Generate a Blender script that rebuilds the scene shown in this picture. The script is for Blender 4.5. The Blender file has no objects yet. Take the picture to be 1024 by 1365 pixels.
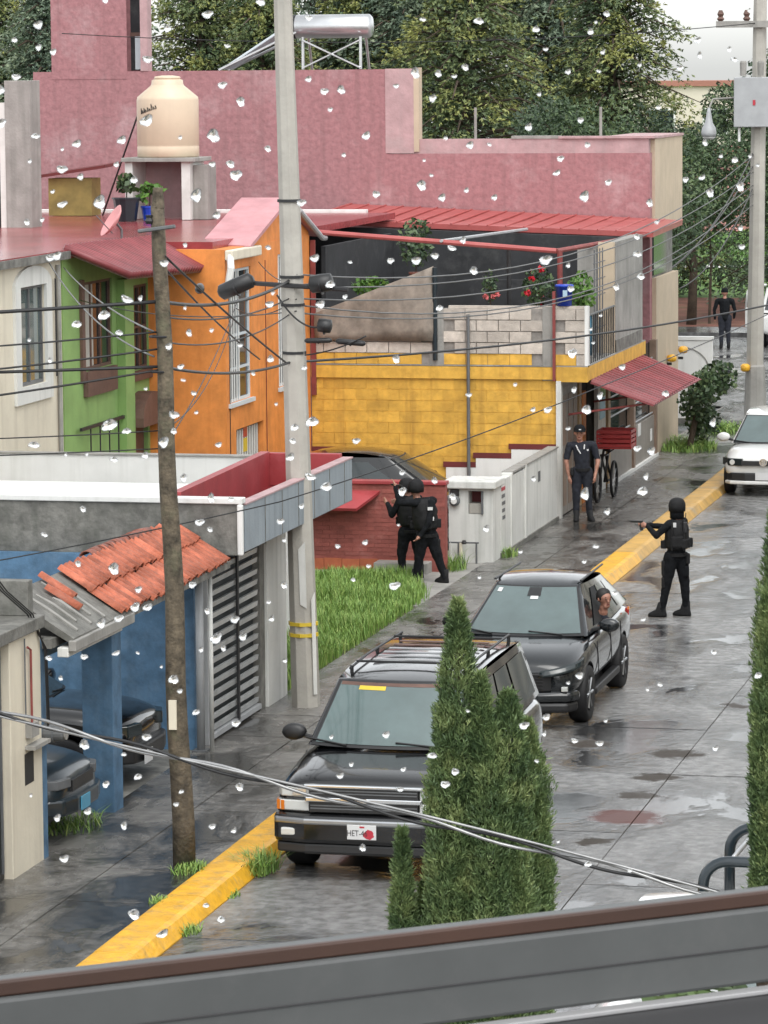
import bpy, bmesh, math, random
from mathutils import Vector, Matrix, noise

random.seed(7)
R = math.radians
SC = bpy.context.scene
COL = SC.collection

# ------------------------------------------------------------------ camera
PITCH, YAW, ROLL = R(6.690), R(12.932), 0.008
fw = Vector((-math.sin(YAW)*math.cos(PITCH), math.cos(YAW)*math.cos(PITCH), -math.sin(PITCH)))
rt = Vector((math.cos(YAW), math.sin(YAW), 0))
up = rt.cross(fw)
rt2 = rt*math.cos(ROLL) - up*math.sin(ROLL)
up2 = rt*math.sin(ROLL) + up*math.cos(ROLL)
cd = bpy.data.cameras.new('camera'); cam = bpy.data.objects.new('camera', cd); COL.objects.link(cam)
cd.sensor_fit = 'HORIZONTAL'; cd.sensor_width = 36; cd.lens = 5000/1024*36
cd.clip_start = .05; cd.clip_end = 3000
cam.matrix_world = Matrix(((rt2.x, up2.x, -fw.x, 0), (rt2.y, up2.y, -fw.y, 0), (rt2.z, up2.z, -fw.z, 8.1), (0, 0, 0, 1)))
cd.dof.use_dof = True; cd.dof.focus_distance = 48.0; cd.dof.aperture_fstop = 380.0
SC.camera = cam

# ------------------------------------------------------------------ sky, sun, exposure (overcast)
w = bpy.data.worlds.new('World'); SC.world = w; w.use_nodes = True
nt = w.node_tree; nt.nodes.clear()
sky = nt.nodes.new('ShaderNodeTexSky'); sky.sky_type = 'NISHITA'; sky.sun_disc = False
SUN_EL, SUN_AZ = R(58), R(150)
sky.sun_elevation = SUN_EL; sky.sun_rotation = SUN_AZ
sky.air_density = 1.0; sky.dust_density = 1.5; sky.ozone_density = 1.0
hs = nt.nodes.new('ShaderNodeHueSaturation'); hs.inputs['Saturation'].default_value = .12
bg = nt.nodes.new('ShaderNodeBackground'); bg.inputs['Strength'].default_value = .15
wo = nt.nodes.new('ShaderNodeOutputWorld')
nt.links.new(sky.outputs[0], hs.inputs['Color']); nt.links.new(hs.outputs[0], bg.inputs['Color']); nt.links.new(bg.outputs[0], wo.inputs['Surface'])
sl = bpy.data.lights.new('sun', 'SUN'); sl.energy = .55; sl.angle = R(40); sl.color = (1, .97, .93)
so = bpy.data.objects.new('sun', sl); COL.objects.link(so)
sd = Vector((math.sin(SUN_AZ)*math.cos(SUN_EL), math.cos(SUN_AZ)*math.cos(SUN_EL), math.sin(SUN_EL)))
so.rotation_euler = sd.to_track_quat('Z', 'Y').to_euler()
SC.view_settings.view_transform = 'Standard'; SC.view_settings.look = 'None'
SC.view_settings.gamma = 1; SC.view_settings.exposure = 1.32
SC.render.engine = 'CYCLES'
SC.cycles.max_bounces = 7; SC.cycles.transparent_max_bounces = 12; SC.cycles.transmission_bounces = 7
SC.cycles.diffuse_bounces = 3; SC.cycles.glossy_bounces = 4
SC.cycles.use_denoising = True
SC.cycles.caustics_reflective = False; SC.cycles.caustics_refractive = False

# ------------------------------------------------------------------ materials
MT = {}
def M(name, col, rough=.6, var=.12, scale=2.0, metal=0.0, bump=0.0, bscale=25.0, stain=None, stain_amt=.5, stain_scale=1.0,
      streak=None, streak_amt=.4, coat=0.0, rnd=0.0, spec=.5, trans=0.0):
    m = bpy.data.materials.new(name); m.use_nodes = True
    n = m.node_tree.nodes; l = m.node_tree.links
    b = n['Principled BSDF']
    b.inputs['Roughness'].default_value = rough; b.inputs['Metallic'].default_value = metal
    b.inputs['Coat Weight'].default_value = coat; b.inputs['Coat Roughness'].default_value = .06
    b.inputs['Specular IOR Level'].default_value = spec
    if trans: b.inputs['Transmission Weight'].default_value = trans
    geo = n.new('ShaderNodeNewGeometry')
    cur = None
    c4 = (col[0], col[1], col[2], 1)
    nz = n.new('ShaderNodeTexNoise'); nz.inputs['Scale'].default_value = scale; nz.inputs['Detail'].default_value = 6; nz.inputs['Roughness'].default_value = .62
    l.new(geo.outputs['Position'], nz.inputs['Vector'])
    rp = n.new('ShaderNodeMapRange'); rp.inputs['From Min'].default_value = .28; rp.inputs['From Max'].default_value = .72
    rp.inputs['To Min'].default_value = 1-var*1.6; rp.inputs['To Max'].default_value = 1+var*1.2
    l.new(nz.outputs['Fac'], rp.inputs['Value'])
    val = rp.outputs['Result']
    if rnd:
        oi = n.new('ShaderNodeObjectInfo')
        r2 = n.new('ShaderNodeMapRange'); r2.inputs['To Min'].default_value = 1-rnd; r2.inputs['To Max'].default_value = 1+rnd
        l.new(oi.outputs['Random'], r2.inputs['Value'])
        mu = n.new('ShaderNodeMath'); mu.operation = 'MULTIPLY'; l.new(val, mu.inputs[0]); l.new(r2.outputs['Result'], mu.inputs[1]); val = mu.outputs[0]
    mx = n.new('ShaderNodeVectorMath'); mx.operation = 'SCALE'; mx.inputs[0].default_value = col[:3]
    l.new(val, mx.inputs['Scale'])
    cur = mx.outputs[0]
    def mixin(cur, fac, c):
        k = n.new('ShaderNodeMix'); k.data_type = 'RGBA'
        l.new(fac, k.inputs['Factor']); l.new(cur, k.inputs['A']); k.inputs['B'].default_value = (c[0], c[1], c[2], 1)
        return k.outputs['Result']
    if stain:
        n2 = n.new('ShaderNodeTexNoise'); n2.inputs['Scale'].default_value = stain_scale; n2.inputs['Detail'].default_value = 8; n2.inputs['Roughness'].default_value = .7
        l.new(geo.outputs['Position'], n2.inputs['Vector'])
        r3 = n.new('ShaderNodeMapRange'); r3.inputs['From Min'].default_value = .52; r3.inputs['From Max'].default_value = .75; r3.inputs['To Max'].default_value = stain_amt
        l.new(n2.outputs['Fac'], r3.inputs['Value'])
        cur = mixin(cur, r3.outputs['Result'], stain)
    if streak:
        mp = n.new('ShaderNodeMapping'); mp.inputs['Scale'].default_value = (7.5, 7.5, .4)
        l.new(geo.outputs['Position'], mp.inputs['Vector'])
        n4 = n.new('ShaderNodeTexNoise'); n4.inputs['Scale'].default_value = 1.0; n4.inputs['Detail'].default_value = 5
        l.new(mp.outputs[0], n4.inputs['Vector'])
        r4 = n.new('ShaderNodeMapRange'); r4.inputs['From Min'].default_value = .5; r4.inputs['From Max'].default_value = .78; r4.inputs['To Max'].default_value = streak_amt
        l.new(n4.outputs['Fac'], r4.inputs['Value'])
        cur = mixin(cur, r4.outputs['Result'], streak)
    l.new(cur, b.inputs['Base Color'])
    if bump:
        nb = n.new('ShaderNodeTexNoise'); nb.inputs['Scale'].default_value = bscale; nb.inputs['Detail'].default_value = 4
        l.new(geo.outputs['Position'], nb.inputs['Vector'])
        bp = n.new('ShaderNodeBump'); bp.inputs['Strength'].default_value = bump; bp.inputs['Distance'].default_value = .03
        l.new(nb.outputs['Fac'], bp.inputs['Height']); l.new(bp.outputs[0], b.inputs['Normal'])
    MT[name] = m
    return m

def wet_ground(name, dark, light, pscale, rlo, rhi, bump, lo=.42, hi=.6, spots=()):
    """wet concrete / asphalt: puddled areas are smooth, drier areas rough and lighter"""
    m = bpy.data.materials.new(name); m.use_nodes = True
    n = m.node_tree.nodes; l = m.node_tree.links; b = n['Principled BSDF']
    geo = n.new('ShaderNodeNewGeometry')
    mp = n.new('ShaderNodeMapping'); mp.inputs['Scale'].default_value = (1.0, .55, 1.0)
    l.new(geo.outputs['Position'], mp.inputs['Vector'])
    a = n.new('ShaderNodeTexNoise'); a.inputs['Scale'].default_value = pscale; a.inputs['Detail'].default_value = 9; a.inputs['Roughness'].default_value = .6; a.inputs['Distortion'].default_value = .4
    l.new(mp.outputs[0], a.inputs['Vector'])
    wr = n.new('ShaderNodeMapRange'); wr.inputs['From Min'].default_value = lo; wr.inputs['From Max'].default_value = hi
    l.new(a.outputs['Fac'], wr.inputs['Value'])
    rr = n.new('ShaderNodeMapRange'); rr.inputs['To Min'].default_value = rlo; rr.inputs['To Max'].default_value = rhi
    l.new(wr.outputs['Result'], rr.inputs['Value']); l.new(rr.outputs['Result'], b.inputs['Roughness'])
    k = n.new('ShaderNodeMix'); k.data_type = 'RGBA'; k.inputs['A'].default_value = dark+(1,); k.inputs['B'].default_value = light+(1,)
    l.new(wr.outputs['Result'], k.inputs['Factor'])
    g = n.new('ShaderNodeTexNoise'); g.inputs['Scale'].default_value = 7; g.inputs['Detail'].default_value = 8
    l.new(geo.outputs['Position'], g.inputs['Vector'])
    gr = n.new('ShaderNodeMapRange'); gr.inputs['From Min'].default_value = .3; gr.inputs['From Max'].default_value = .7; gr.inputs['To Min'].default_value = .6; gr.inputs['To Max'].default_value = 1.35
    l.new(g.outputs['Fac'], gr.inputs['Value'])
    vm = n.new('ShaderNodeVectorMath'); vm.operation = 'SCALE'; l.new(k.outputs['Result'], vm.inputs[0]); l.new(gr.outputs['Result'], vm.inputs['Scale'])
    colo = vm.outputs[0]; spotv = None
    if spots:   # worn muddy places with ragged outlines
        dn = n.new('ShaderNodeTexNoise'); dn.inputs['Scale'].default_value = 3.2; dn.inputs['Detail'].default_value = 7; dn.inputs['Roughness'].default_value = .7; l.new(geo.outputs['Position'], dn.inputs['Vector'])
        ds = n.new('ShaderNodeVectorMath'); ds.operation = 'MULTIPLY_ADD'; l.new(dn.outputs['Color'], ds.inputs[0]); ds.inputs[1].default_value = (.75,.75,0); l.new(geo.outputs['Position'], ds.inputs[2])
        for (sx, sy, sr, sc) in spots:
            di = n.new('ShaderNodeVectorMath'); di.operation = 'DISTANCE'; l.new(ds.outputs[0], di.inputs[0]); di.inputs[1].default_value = (sx+.375, sy+.375, 0)
            mr = n.new('ShaderNodeMapRange'); mr.inputs['From Min'].default_value = sr*1.15; mr.inputs['From Max'].default_value = sr*.75; mr.inputs['To Max'].default_value = .92; l.new(di.outputs['Value'], mr.inputs['Value'])
            mxr = n.new('ShaderNodeMath'); mxr.operation = 'MAXIMUM'; l.new(mr.outputs['Result'], mxr.inputs[1]); mxr.inputs[0].default_value = 0
            if spotv: l.new(spotv, mxr.inputs[0])
            spotv = mxr.outputs[0]
            kk = n.new('ShaderNodeMix'); kk.data_type = 'RGBA'; l.new(mr.outputs['Result'], kk.inputs['Factor']); l.new(colo, kk.inputs['A']); kk.inputs['B'].default_value = sc+(1,); colo = kk.outputs['Result']
    l.new(colo, b.inputs['Base Color'])
    if spotv:
        ra = n.new('ShaderNodeMath'); ra.operation = 'MULTIPLY_ADD'; l.new(spotv, ra.inputs[0]); ra.inputs[1].default_value = .45; l.new(rr.outputs['Result'], ra.inputs[2]); l.new(ra.outputs[0], b.inputs['Roughness']); sp_ = n.new('ShaderNodeMath'); sp_.operation = 'MULTIPLY_ADD'; l.new(spotv, sp_.inputs[0]); sp_.inputs[1].default_value = -.75; sp_.inputs[2].default_value = .9; l.new(sp_.outputs[0], b.inputs['Specular IOR Level'])
    nb = n.new('ShaderNodeTexNoise'); nb.inputs['Scale'].default_value = 14; nb.inputs['Detail'].default_value = 10; nb.inputs['Roughness'].default_value = .75
    l.new(geo.outputs['Position'], nb.inputs['Vector'])
    mu = n.new('ShaderNodeMath'); mu.operation = 'MULTIPLY'; l.new(nb.outputs['Fac'], mu.inputs[0])
    w2 = n.new('ShaderNodeMapRange'); w2.inputs['To Min'].default_value = .09; w2.inputs['To Max'].default_value = 1
    l.new(wr.outputs['Result'], w2.inputs['Value']); l.new(w2.outputs['Result'], mu.inputs[1])
    bp = n.new('ShaderNodeBump'); bp.inputs['Strength'].default_value = bump; bp.inputs['Distance'].default_value = .02
    l.new(mu.outputs[0], bp.inputs['Height'])
    n6 = n.new('ShaderNodeTexNoise'); n6.inputs['Scale'].default_value = 3.6; n6.inputs['Detail'].default_value = 3; l.new(geo.outputs['Position'], n6.inputs['Vector'])
    b6 = n.new('ShaderNodeBump'); b6.inputs['Strength'].default_value = .55; b6.inputs['Distance'].default_value = .035; m6 = n.new('ShaderNodeMath'); m6.operation = 'MULTIPLY'; l.new(n6.outputs['Fac'], m6.inputs[0]); l.new(w2.outputs['Result'], m6.inputs[1]); l.new(m6.outputs[0], b6.inputs['Height']); l.new(bp.outputs[0], b6.inputs['Normal'])
    l.new(b6.outputs[0], b.inputs['Normal'])
    b.inputs['IOR'].default_value = 1.45; b.inputs['Specular IOR Level'].default_value = .9
    MT[name] = m; return m

def leafmat(name, c1, c2, c3, rough=.55):
    """leaf colour differs from leaf to leaf (a per-leaf attribute)"""
    m = bpy.data.materials.new(name); m.use_nodes = True
    n = m.node_tree.nodes; l = m.node_tree.links; b = n['Principled BSDF']
    at = n.new('ShaderNodeAttribute'); at.attribute_name = 'tint'
    cr = n.new('ShaderNodeValToRGB'); cr.color_ramp.elements[0].color = c1+(1,); cr.color_ramp.elements[1].color = c3+(1,)
    e = cr.color_ramp.elements.new(.5); e.color = c2+(1,)
    l.new(at.outputs['Fac'], cr.inputs['Fac']); l.new(cr.outputs[0], b.inputs['Base Color'])
    b.inputs['Roughness'].default_value = rough
    b.inputs['Subsurface Weight'].default_value = 0
    MT[name] = m; return m

# ------------------------------------------------------------------ geometry helpers
OFF = {}
def tag(o, label=None, cat=None, group=None, kind=None):
    if label: o['label'] = label
    if cat: o['category'] = cat
    if group: o['group'] = group
    if kind: o['kind'] = kind
    return o
def thing(name, label, cat, loc=(0, 0, 0), rz=0, group=None, local=False):
    """an Empty at the base of a thing; local: children are given in its own axes, else in world metres"""
    o = bpy.data.objects.new(name, None); COL.objects.link(o); o.empty_display_size = .2
    o.location = loc; o.rotation_euler = (0, 0, rz)
    OFF[o.name] = Vector((0, 0, 0)) if local else Vector(loc)
    return tag(o, label, cat, group)
def off(p): return OFF.get(p.name, Vector((0, 0, 0))) if p else Vector((0, 0, 0))
def link(name, me, parent=None, loc=None, rot=None, scale=None):
    o = bpy.data.objects.new(name, me); COL.objects.link(o)
    if parent:
        o.parent = parent; OFF[o.name] = off(parent)
        if loc is not None: o.location = Vector(loc) - off(parent)
    elif loc is not None: o.location = loc
    if rot is not None: o.rotation_euler = rot
    if scale is not None: o.scale = scale
    return o
class MB:
    def __init__(s): s.v = []; s.f = []; s.m = []; s.mi = 0; s.tint = []
    def add(s, vs, fs):
        b = len(s.v); s.v += [tuple(v) for v in vs]; s.f += [tuple(i+b for i in f) for f in fs]; s.m += [s.mi]*len(fs); return s
    def box(s, x0, x1, y0, y1, z0, z1):
        return s.add([(x0,y0,z0),(x1,y0,z0),(x1,y1,z0),(x0,y1,z0),(x0,y0,z1),(x1,y0,z1),(x1,y1,z1),(x0,y1,z1)],
                     [(0,3,2,1),(4,5,6,7),(0,1,5,4),(1,2,6,5),(2,3,7,6),(3,0,4,7)])
    def hexa(s, p): # 8 corners: bottom 4 ccw, top 4 ccw
        return s.add(p, [(0,3,2,1),(4,5,6,7),(0,1,5,4),(1,2,6,5),(2,3,7,6),(3,0,4,7)])
    def quad(s, a, b, c, d): return s.add([a,b,c,d], [(0,1,2,3)])
    def slab(s, quad, t, n=None):
        q = [Vector(p) for p in quad]; n = (q[1]-q[0]).cross(q[3]-q[0]).normalized() if n is None else Vector(n)
        return s.hexa([p - n*t for p in q] + q)
    def tube(s, pts, r, n=8, caps=True):
        pts = [Vector(p) for p in pts]; rr = r if isinstance(r, (list, tuple)) else [r]*len(pts)
        b = len(s.v); ref = None; vs = []
        for i, p in enumerate(pts):
            d = (pts[min(i+1, len(pts)-1)] - pts[max(i-1, 0)])
            if d.length < 1e-9: d = Vector((0,0,1))
            d.normalize()
            if ref is None:
                ref = Vector((0,0,1)) if abs(d.z) < .9 else Vector((1,0,0))
            a = (ref - d*ref.dot(d))
            if a.length < 1e-6: a = d.orthogonal()
            a.normalize(); c = d.cross(a); ref = a
            vs += [p + (a*math.cos(2*math.pi*k/n) + c*math.sin(2*math.pi*k/n))*rr[i] for k in range(n)]
        fs = []
        for i in range(len(pts)-1):
            for k in range(n):
                k2 = (k+1) % n; fs.append((i*n+k, i*n+k2, (i+1)*n+k2, (i+1)*n+k))
        if caps: fs.append(tuple(reversed(range(n)))); fs.append(tuple((len(pts)-1)*n+k for k in range(n)))
        return s.add(vs, fs)
    def lathe(s, prof, c=(0,0,0), n=20, axis='z'):
        vs = []
        for r, z in prof:
            for k in range(n):
                a = 2*math.pi*k/n; p = (r*math.cos(a), r*math.sin(a), z)
                if axis == 'x': p = (p[2], p[0], p[1])
                elif axis == 'y': p = (p[0], p[2], p[1])
                vs.append((p[0]+c[0], p[1]+c[1], p[2]+c[2]))
        fs = []
        for i in range(len(prof)-1):
            for k in range(n):
                k2 = (k+1) % n; fs.append((i*n+k, i*n+k2, (i+1)*n+k2, (i+1)*n+k))
        fs.append(tuple(reversed(range(n)))); fs.append(tuple((len(prof)-1)*n+k for k in range(n)))
        return s.add(vs, fs)
    def prism(s, poly, axis, a0, a1):
        """extrude a 2D polygon along an axis; x: poly=(y,z), y: poly=(x,z), z: poly=(x,y)"""
        def mk(p, a): return (a, p[0], p[1]) if axis == 'x' else ((p[0], a, p[1]) if axis == 'y' else (p[0], p[1], a))
        n = len(poly); vs = [mk(p, a0) for p in poly] + [mk(p, a1) for p in poly]
        fs = [tuple(reversed(range(n))), tuple(range(n, 2*n))] + [(i, (i+1) % n, n+(i+1) % n, n+i) for i in range(n)]
        return s.add(vs, fs)
    def build(s, name, mat, parent=None, smooth=False, bevel=0.0, subsurf=0, fix=True):
        o0 = off(parent)
        me = bpy.data.meshes.new(name); me.from_pydata([Vector(v)-o0 for v in s.v], [], s.f)
        mats = mat if isinstance(mat, (list, tuple)) else [mat]
        for k in mats: me.materials.append(MT[k] if isinstance(k, str) else k)
        if len(mats) > 1: me.polygons.foreach_set('material_index', s.m)
        if s.tint:
            at = me.attributes.new('tint', 'FLOAT', 'FACE'); at.data.foreach_set('value', s.tint)
        elif fix:
            bm = bmesh.new(); bm.from_mesh(me); bmesh.ops.recalc_face_normals(bm, faces=bm.faces); bm.to_mesh(me); bm.free()
        if smooth: me.polygons.foreach_set('use_smooth', [True]*len(me.polygons))
        me.update()
        o = link(name, me, parent)
        if bevel:
            b = o.modifiers.new('b', 'BEVEL'); b.width = bevel; b.segments = 2; b.limit_method = 'ANGLE'; b.angle_limit = R(40)
        if subsurf:
            d = o.modifiers.new('s', 'SUBSURF'); d.levels = subsurf; d.render_levels = subsurf
        return o
def box(name, mat, parent, x0, x1, y0, y1, z0, z1, bevel=0.0):
    return MB().box(x0, x1, y0, y1, z0, z1).build(name, mat, parent, bevel=bevel)
def mesh_of(mb, name, mats, smooth=False):
    """mesh data only, to be shared by alike pieces"""
    me = bpy.data.meshes.new(name); me.from_pydata(mb.v, [], mb.f)
    for k in (mats if isinstance(mats, (list, tuple)) else [mats]): me.materials.append(MT[k])
    if len(me.materials) > 1: me.polygons.foreach_set('material_index', mb.m)
    bm = bmesh.new(); bm.from_mesh(me); bmesh.ops.recalc_face_normals(bm, faces=bm.faces); bm.to_mesh(me); bm.free()
    if smooth: me.polygons.foreach_set('use_smooth', [True]*len(me.polygons))
    return me
def wall_rect(mb, axis, a, t, u0, u1, z0, z1, holes=()):
    """wall in plane axis=a (x or y), thickness t towards a-t, from u0..u1 and z0..z1 with rectangular openings (u0,u1,z0,z1)"""
    us = sorted({u0, u1, *[h[0] for h in holes], *[h[1] for h in holes]}); zs = sorted({z0, z1, *[h[2] for h in holes], *[h[3] for h in holes]})
    for i in range(len(us)-1):
        for j in range(len(zs)-1):
            cu, cz = (us[i]+us[i+1])/2, (zs[j]+zs[j+1])/2
            if any(h[0] < cu < h[1] and h[2] < cz < h[3] for h in holes): continue
            if axis == 'x': mb.box(a-t, a, us[i], us[i+1], zs[j], zs[j+1])
            else: mb.box(us[i], us[i+1], a, a+t, zs[j], zs[j+1])
    return mb
def weld(o):
    bm = bmesh.new(); bm.from_mesh(o.data); bmesh.ops.remove_doubles(bm, verts=bm.verts, dist=1e-4)
    seen = {}
    for f in bm.faces: seen.setdefault(tuple(sorted(v.index for v in f.verts)), []).append(f)
    dead = [f for fs in seen.values() if len(fs) > 1 for f in fs]
    if dead: bmesh.ops.delete(bm, geom=dead, context='FACES')
    bmesh.ops.recalc_face_normals(bm, faces=bm.faces)
    bm.to_mesh(o.data); bm.free(); return o
def bake(o):
    """replace an object's mesh by its evaluated one (modifiers applied)"""
    dg = bpy.context.evaluated_depsgraph_get(); dg.update()
    me = bpy.data.meshes.new_from_object(o.evaluated_get(dg)); o.modifiers.clear(); old = o.data; o.data = me; bpy.data.meshes.remove(old); return o
def catenary(a, b, sag, n=24):
    a, b = Vector(a), Vector(b)
    return [a.lerp(b, i/n) - Vector((0, 0, sag*4*(i/n)*(1-i/n))) for i in range(n+1)]

# plain colours
M('pink_plaster', (.34,.16,.17), .75, .15, 9, bump=.5, bscale=9, stain=(.50,.37,.375), stain_amt=.55, stain_scale=1.1, streak=(.24,.12,.125), streak_amt=.75)
M('pink_old', (.44,.29,.295), .8, .15, 3, bump=.2, stain=(.35,.3,.29), stain_amt=.6, streak=(.3,.25,.25))
M('beige_plaster', (.50,.41,.30), .8, .08, 1.5, bump=.1, stain=(.36,.3,.24), stain_amt=.4, streak=(.34,.29,.24), streak_amt=.3)
M('cream_paint', (.68,.62,.50), .7, .07, 1.2, bump=.08, stain=(.4,.34,.27), stain_amt=.35, streak=(.42,.37,.3), streak_amt=.45)
M('white_paint', (.72,.72,.70), .6, .05, 1.5, stain=(.5,.5,.47), stain_amt=.3, streak=(.42,.42,.38), streak_amt=.35)
M('white_wall', (.66,.66,.63), .65, .06, 1.6, bump=.1, stain=(.42,.42,.38), stain_amt=.4, stain_scale=2, streak=(.3,.31,.28), streak_amt=.55)
M('green_paint', (.23,.37,.12), .7, .10, 1.6, bump=.12, streak=(.14,.22,.07), streak_amt=.35)
M('orange_paint', (.70,.245,.055), .65, .16, 3.0, bump=.1, stain=(.5,.14,.02), stain_amt=.4, streak=(.46,.13,.02), streak_amt=.4)
M('yellow_paint', (.66,.38,.06), .7, .16, 4.5, bump=.25, bscale=14, rnd=.10, stain=(.44,.22,.03), stain_amt=.4, stain_scale=1.6, streak=(.33,.17,.03), streak_amt=.6)
M('blue_paint', (.085,.175,.285), .65, .25, 4.5, bump=.15, stain=(.17,.26,.36), stain_amt=.6, stain_scale=2.4, streak=(.05,.10,.16), streak_amt=.5)
M('red_paint', (.33,.045,.05), .45, .14, 1.4, bump=.08, stain=(.5,.17,.18), stain_amt=.4, streak=(.2,.03,.035), streak_amt=.3)
M('red_floor', (.26,.045,.05), .2, .25, 1.2, bump=.06, stain=(.48,.2,.2), stain_amt=.5, stain_scale=.7)
M('maroon', (.13,.02,.02), .6, .15, 2)
M('brickred', (.30,.085,.07), .75, .16, 3, bump=.3, bscale=8, stain=(.4,.2,.18), stain_amt=.5, stain_scale=2.2, streak=(.18,.05,.04))
M('brickblock', (.30,.085,.07), .75, .16, 5, bump=.3, bscale=18, rnd=.16, stain=(.42,.22,.2), stain_amt=.4, stain_scale=3)
M('orange_tile', (.46,.13,.06), .5, .15, 4, rnd=.1)
M('clay_tile', (.46,.13,.07), .6, .25, 9, bump=.3, bscale=40, rnd=.28, stain=(.22,.10,.07), stain_amt=.75, stain_scale=5)
M('clay_dark', (.22,.075,.05), .6, .2, 6, rnd=.2)
M('awning_red', (.215,.045,.05), .45, .15, 5, rnd=.2, stain=(.32,.11,.11), stain_amt=.35, streak=(.18,.04,.045))
M('roof_red', (.38,.085,.08), .4, .12, 2, stain=(.55,.2,.18), stain_amt=.45, stain_scale=1.2)
M('concrete', (.30,.29,.27), .75, .16, 2, bump=.2, bscale=20, stain=(.17,.165,.15), stain_amt=.6, stain_scale=1.3, streak=(.15,.15,.135), streak_amt=.55)
M('concrete_dark', (.17,.165,.15), .7, .35, 4.5, bump=.45, bscale=12, stain=(.07,.072,.058), stain_amt=.85, stain_scale=1.8, streak=(.09,.095,.08), streak_amt=.5)
M('concrete_blue', (.27,.31,.34), .65, .1, 2, bump=.12, stain=(.18,.2,.22), stain_amt=.5, streak=(.15,.17,.19), streak_amt=.6)
M('pole_concrete', (.40,.38,.34), .7, .08, 3, bump=.15, stain=(.27,.26,.23), stain_amt=.45, stain_scale=2.2, streak=(.27,.26,.23), streak_amt=.4)
M('block_raw', (.52,.465,.41), .85, .13, 8, bump=.35, bscale=45, rnd=.17, stain=(.3,.27,.24), stain_amt=.5, stain_scale=3)
M('mortar', (.26,.24,.22), .9, .2, 6, bump=.2)
M('pole_wood', (.11,.088,.06), .85, .5, 9, bump=.5, bscale=30, stain=(.07,.085,.045), stain_amt=.7, stain_scale=3, streak=(.05,.04,.03), streak_amt=.7)
M('kerb_yellow', (.80,.42,.03), .42, .16, 5, bump=.35, bscale=16, stain=(.30,.22,.12), stain_amt=.9, stain_scale=4.5, streak=(.5,.29,.06), streak_amt=.5)
M('kerb_worn', (.55,.33,.09), .5, .2, 3, bump=.15, stain=(.28,.26,.22), stain_amt=.95, stain_scale=1.6)
M('iron_dark', (.02,.02,.022), .5, .2, 5)
M('iron_grey', (.12,.125,.13), .5, .15, 5)
M('slat_grey', (.44,.45,.45), .4, .12, 3, rnd=.12, stain=(.16,.17,.17), stain_amt=.6, stain_scale=2)
M('gate_back', (.035,.04,.042), .6, .2, 2)
M('steel_grey', (.36,.37,.38), .4, .08, 3)
M('galv', (.55,.56,.57), .3, .08, 3, metal=.8)
M('rust_red', (.22,.045,.04), .6, .2, 4)
M('brown_wood', (.12,.065,.05), .6, .2, 5)
M('brown_metal', (.22,.15,.11), .5, .15, 5)
M('tan_metal', (.42,.29,.16), .55, .12, 4)
M('door_grey', (.24,.215,.19), .5, .1, 3, streak=(.14,.13,.11))
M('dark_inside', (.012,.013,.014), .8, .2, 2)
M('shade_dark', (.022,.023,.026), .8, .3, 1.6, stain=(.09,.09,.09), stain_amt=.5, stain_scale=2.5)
M('tarp_brown', (.25,.21,.175), .7, .25, 5, stain=(.13,.11,.09), stain_amt=.6, stain_scale=2, bump=.1, bscale=6)
M('glass_side', (.05,.068,.072), .07, .12, 2, spec=.75, coat=.5)
M('roof_pink', (.50,.235,.25), .5, .12, 2.5, stain=(.6,.36,.36), stain_amt=.4)
M('glass_dark', (.018,.026,.028), .07, .1, 2, spec=.7)
M('glass_teal', (.08,.118,.116), .08, .16, 1.6, spec=.8, coat=1.0)
M('cloth_curtain', (.45,.43,.38), .8, .1, 4)
M('frame_white', (.74,.74,.72), .4, .04, 3)
M('frame_bluewhite', (.55,.62,.66), .4, .05, 3)
M('tank_cream', (.60,.49,.36), .45, .06, 1.2, streak=(.45,.37,.28), streak_amt=.3)
M('dish_pink', (.66,.30,.30), .5, .08, 2)
M('olive_paint', (.26,.20,.06), .7, .2, 3)
M('plastic_blue', (.01,.05,.42), .35, .05, 3)
M('plastic_red', (.42,.03,.03), .4, .1, 4)
M('flower_red', (.5,.015,.03), .5, .2, 9)
M('flower_pink', (.6,.15,.15), .5, .2, 9)
M('rubber', (.012,.012,.013), .65, .2, 5)
M('chrome', (.62,.63,.64), .12, .04, 3, metal=1)
M('alloy', (.35,.36,.37), .3, .06, 3, metal=.9)
M('light_clear', (.55,.56,.54), .12, .05, 5, coat=1)
M('light_amber', (.7,.2,.02), .2, .05, 5, coat=1)
M('light_red', (.45,.02,.015), .2, .05, 5, coat=1)
M('black_plastic', (.018,.018,.019), .45, .15, 5)
M('car_black', (.004,.0042,.005), .16, .05, 2, coat=.8, spec=.3)
M('car_graphite', (.011,.0135,.0155), .18, .05, 2, coat=.8, spec=.3)
M('car_white', (.70,.70,.68), .25, .03, 2, coat=1)
M('car_teal', (.014,.023,.030), .28, .08, 2, coat=.4, spec=.4)
M('car_olive', (.05,.055,.04), .2, .08, 2, coat=1)
M('plate_white', (.62,.62,.62), .4, .03, 4)
M('plate_blue', (.08,.30,.45), .4, .05, 4)
M('plate_red', (.45,.03,.05), .4, .1, 9)
M('ink', (.02,.02,.022), .5, .05, 4)
M('sticker_yellow', (.62,.45,.04), .5, .05, 4)
M('sticker_blue', (.35,.5,.6), .5, .05, 4)
M('skin', (.34,.165,.115), .55, .08, 9)
M('navy_cloth', (.012,.014,.022), .9, .25, 12, bump=.15, bscale=60)
M('black_cloth', (.009,.010,.012), .95, .3, 12, bump=.3, bscale=60, spec=.2)
M('grey_cloth', (.12,.13,.15), .8, .2, 12)
M('black_gear', (.011,.011,.012), .75, .25, 12, bump=.3, bscale=50, spec=.3)
M('patch_white', (.6,.6,.6), .7, .1, 9)
M('hair', (.012,.01,.009), .6, .2, 20)
M('gun_metal', (.012,.013,.013), .35, .1, 9)
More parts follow.
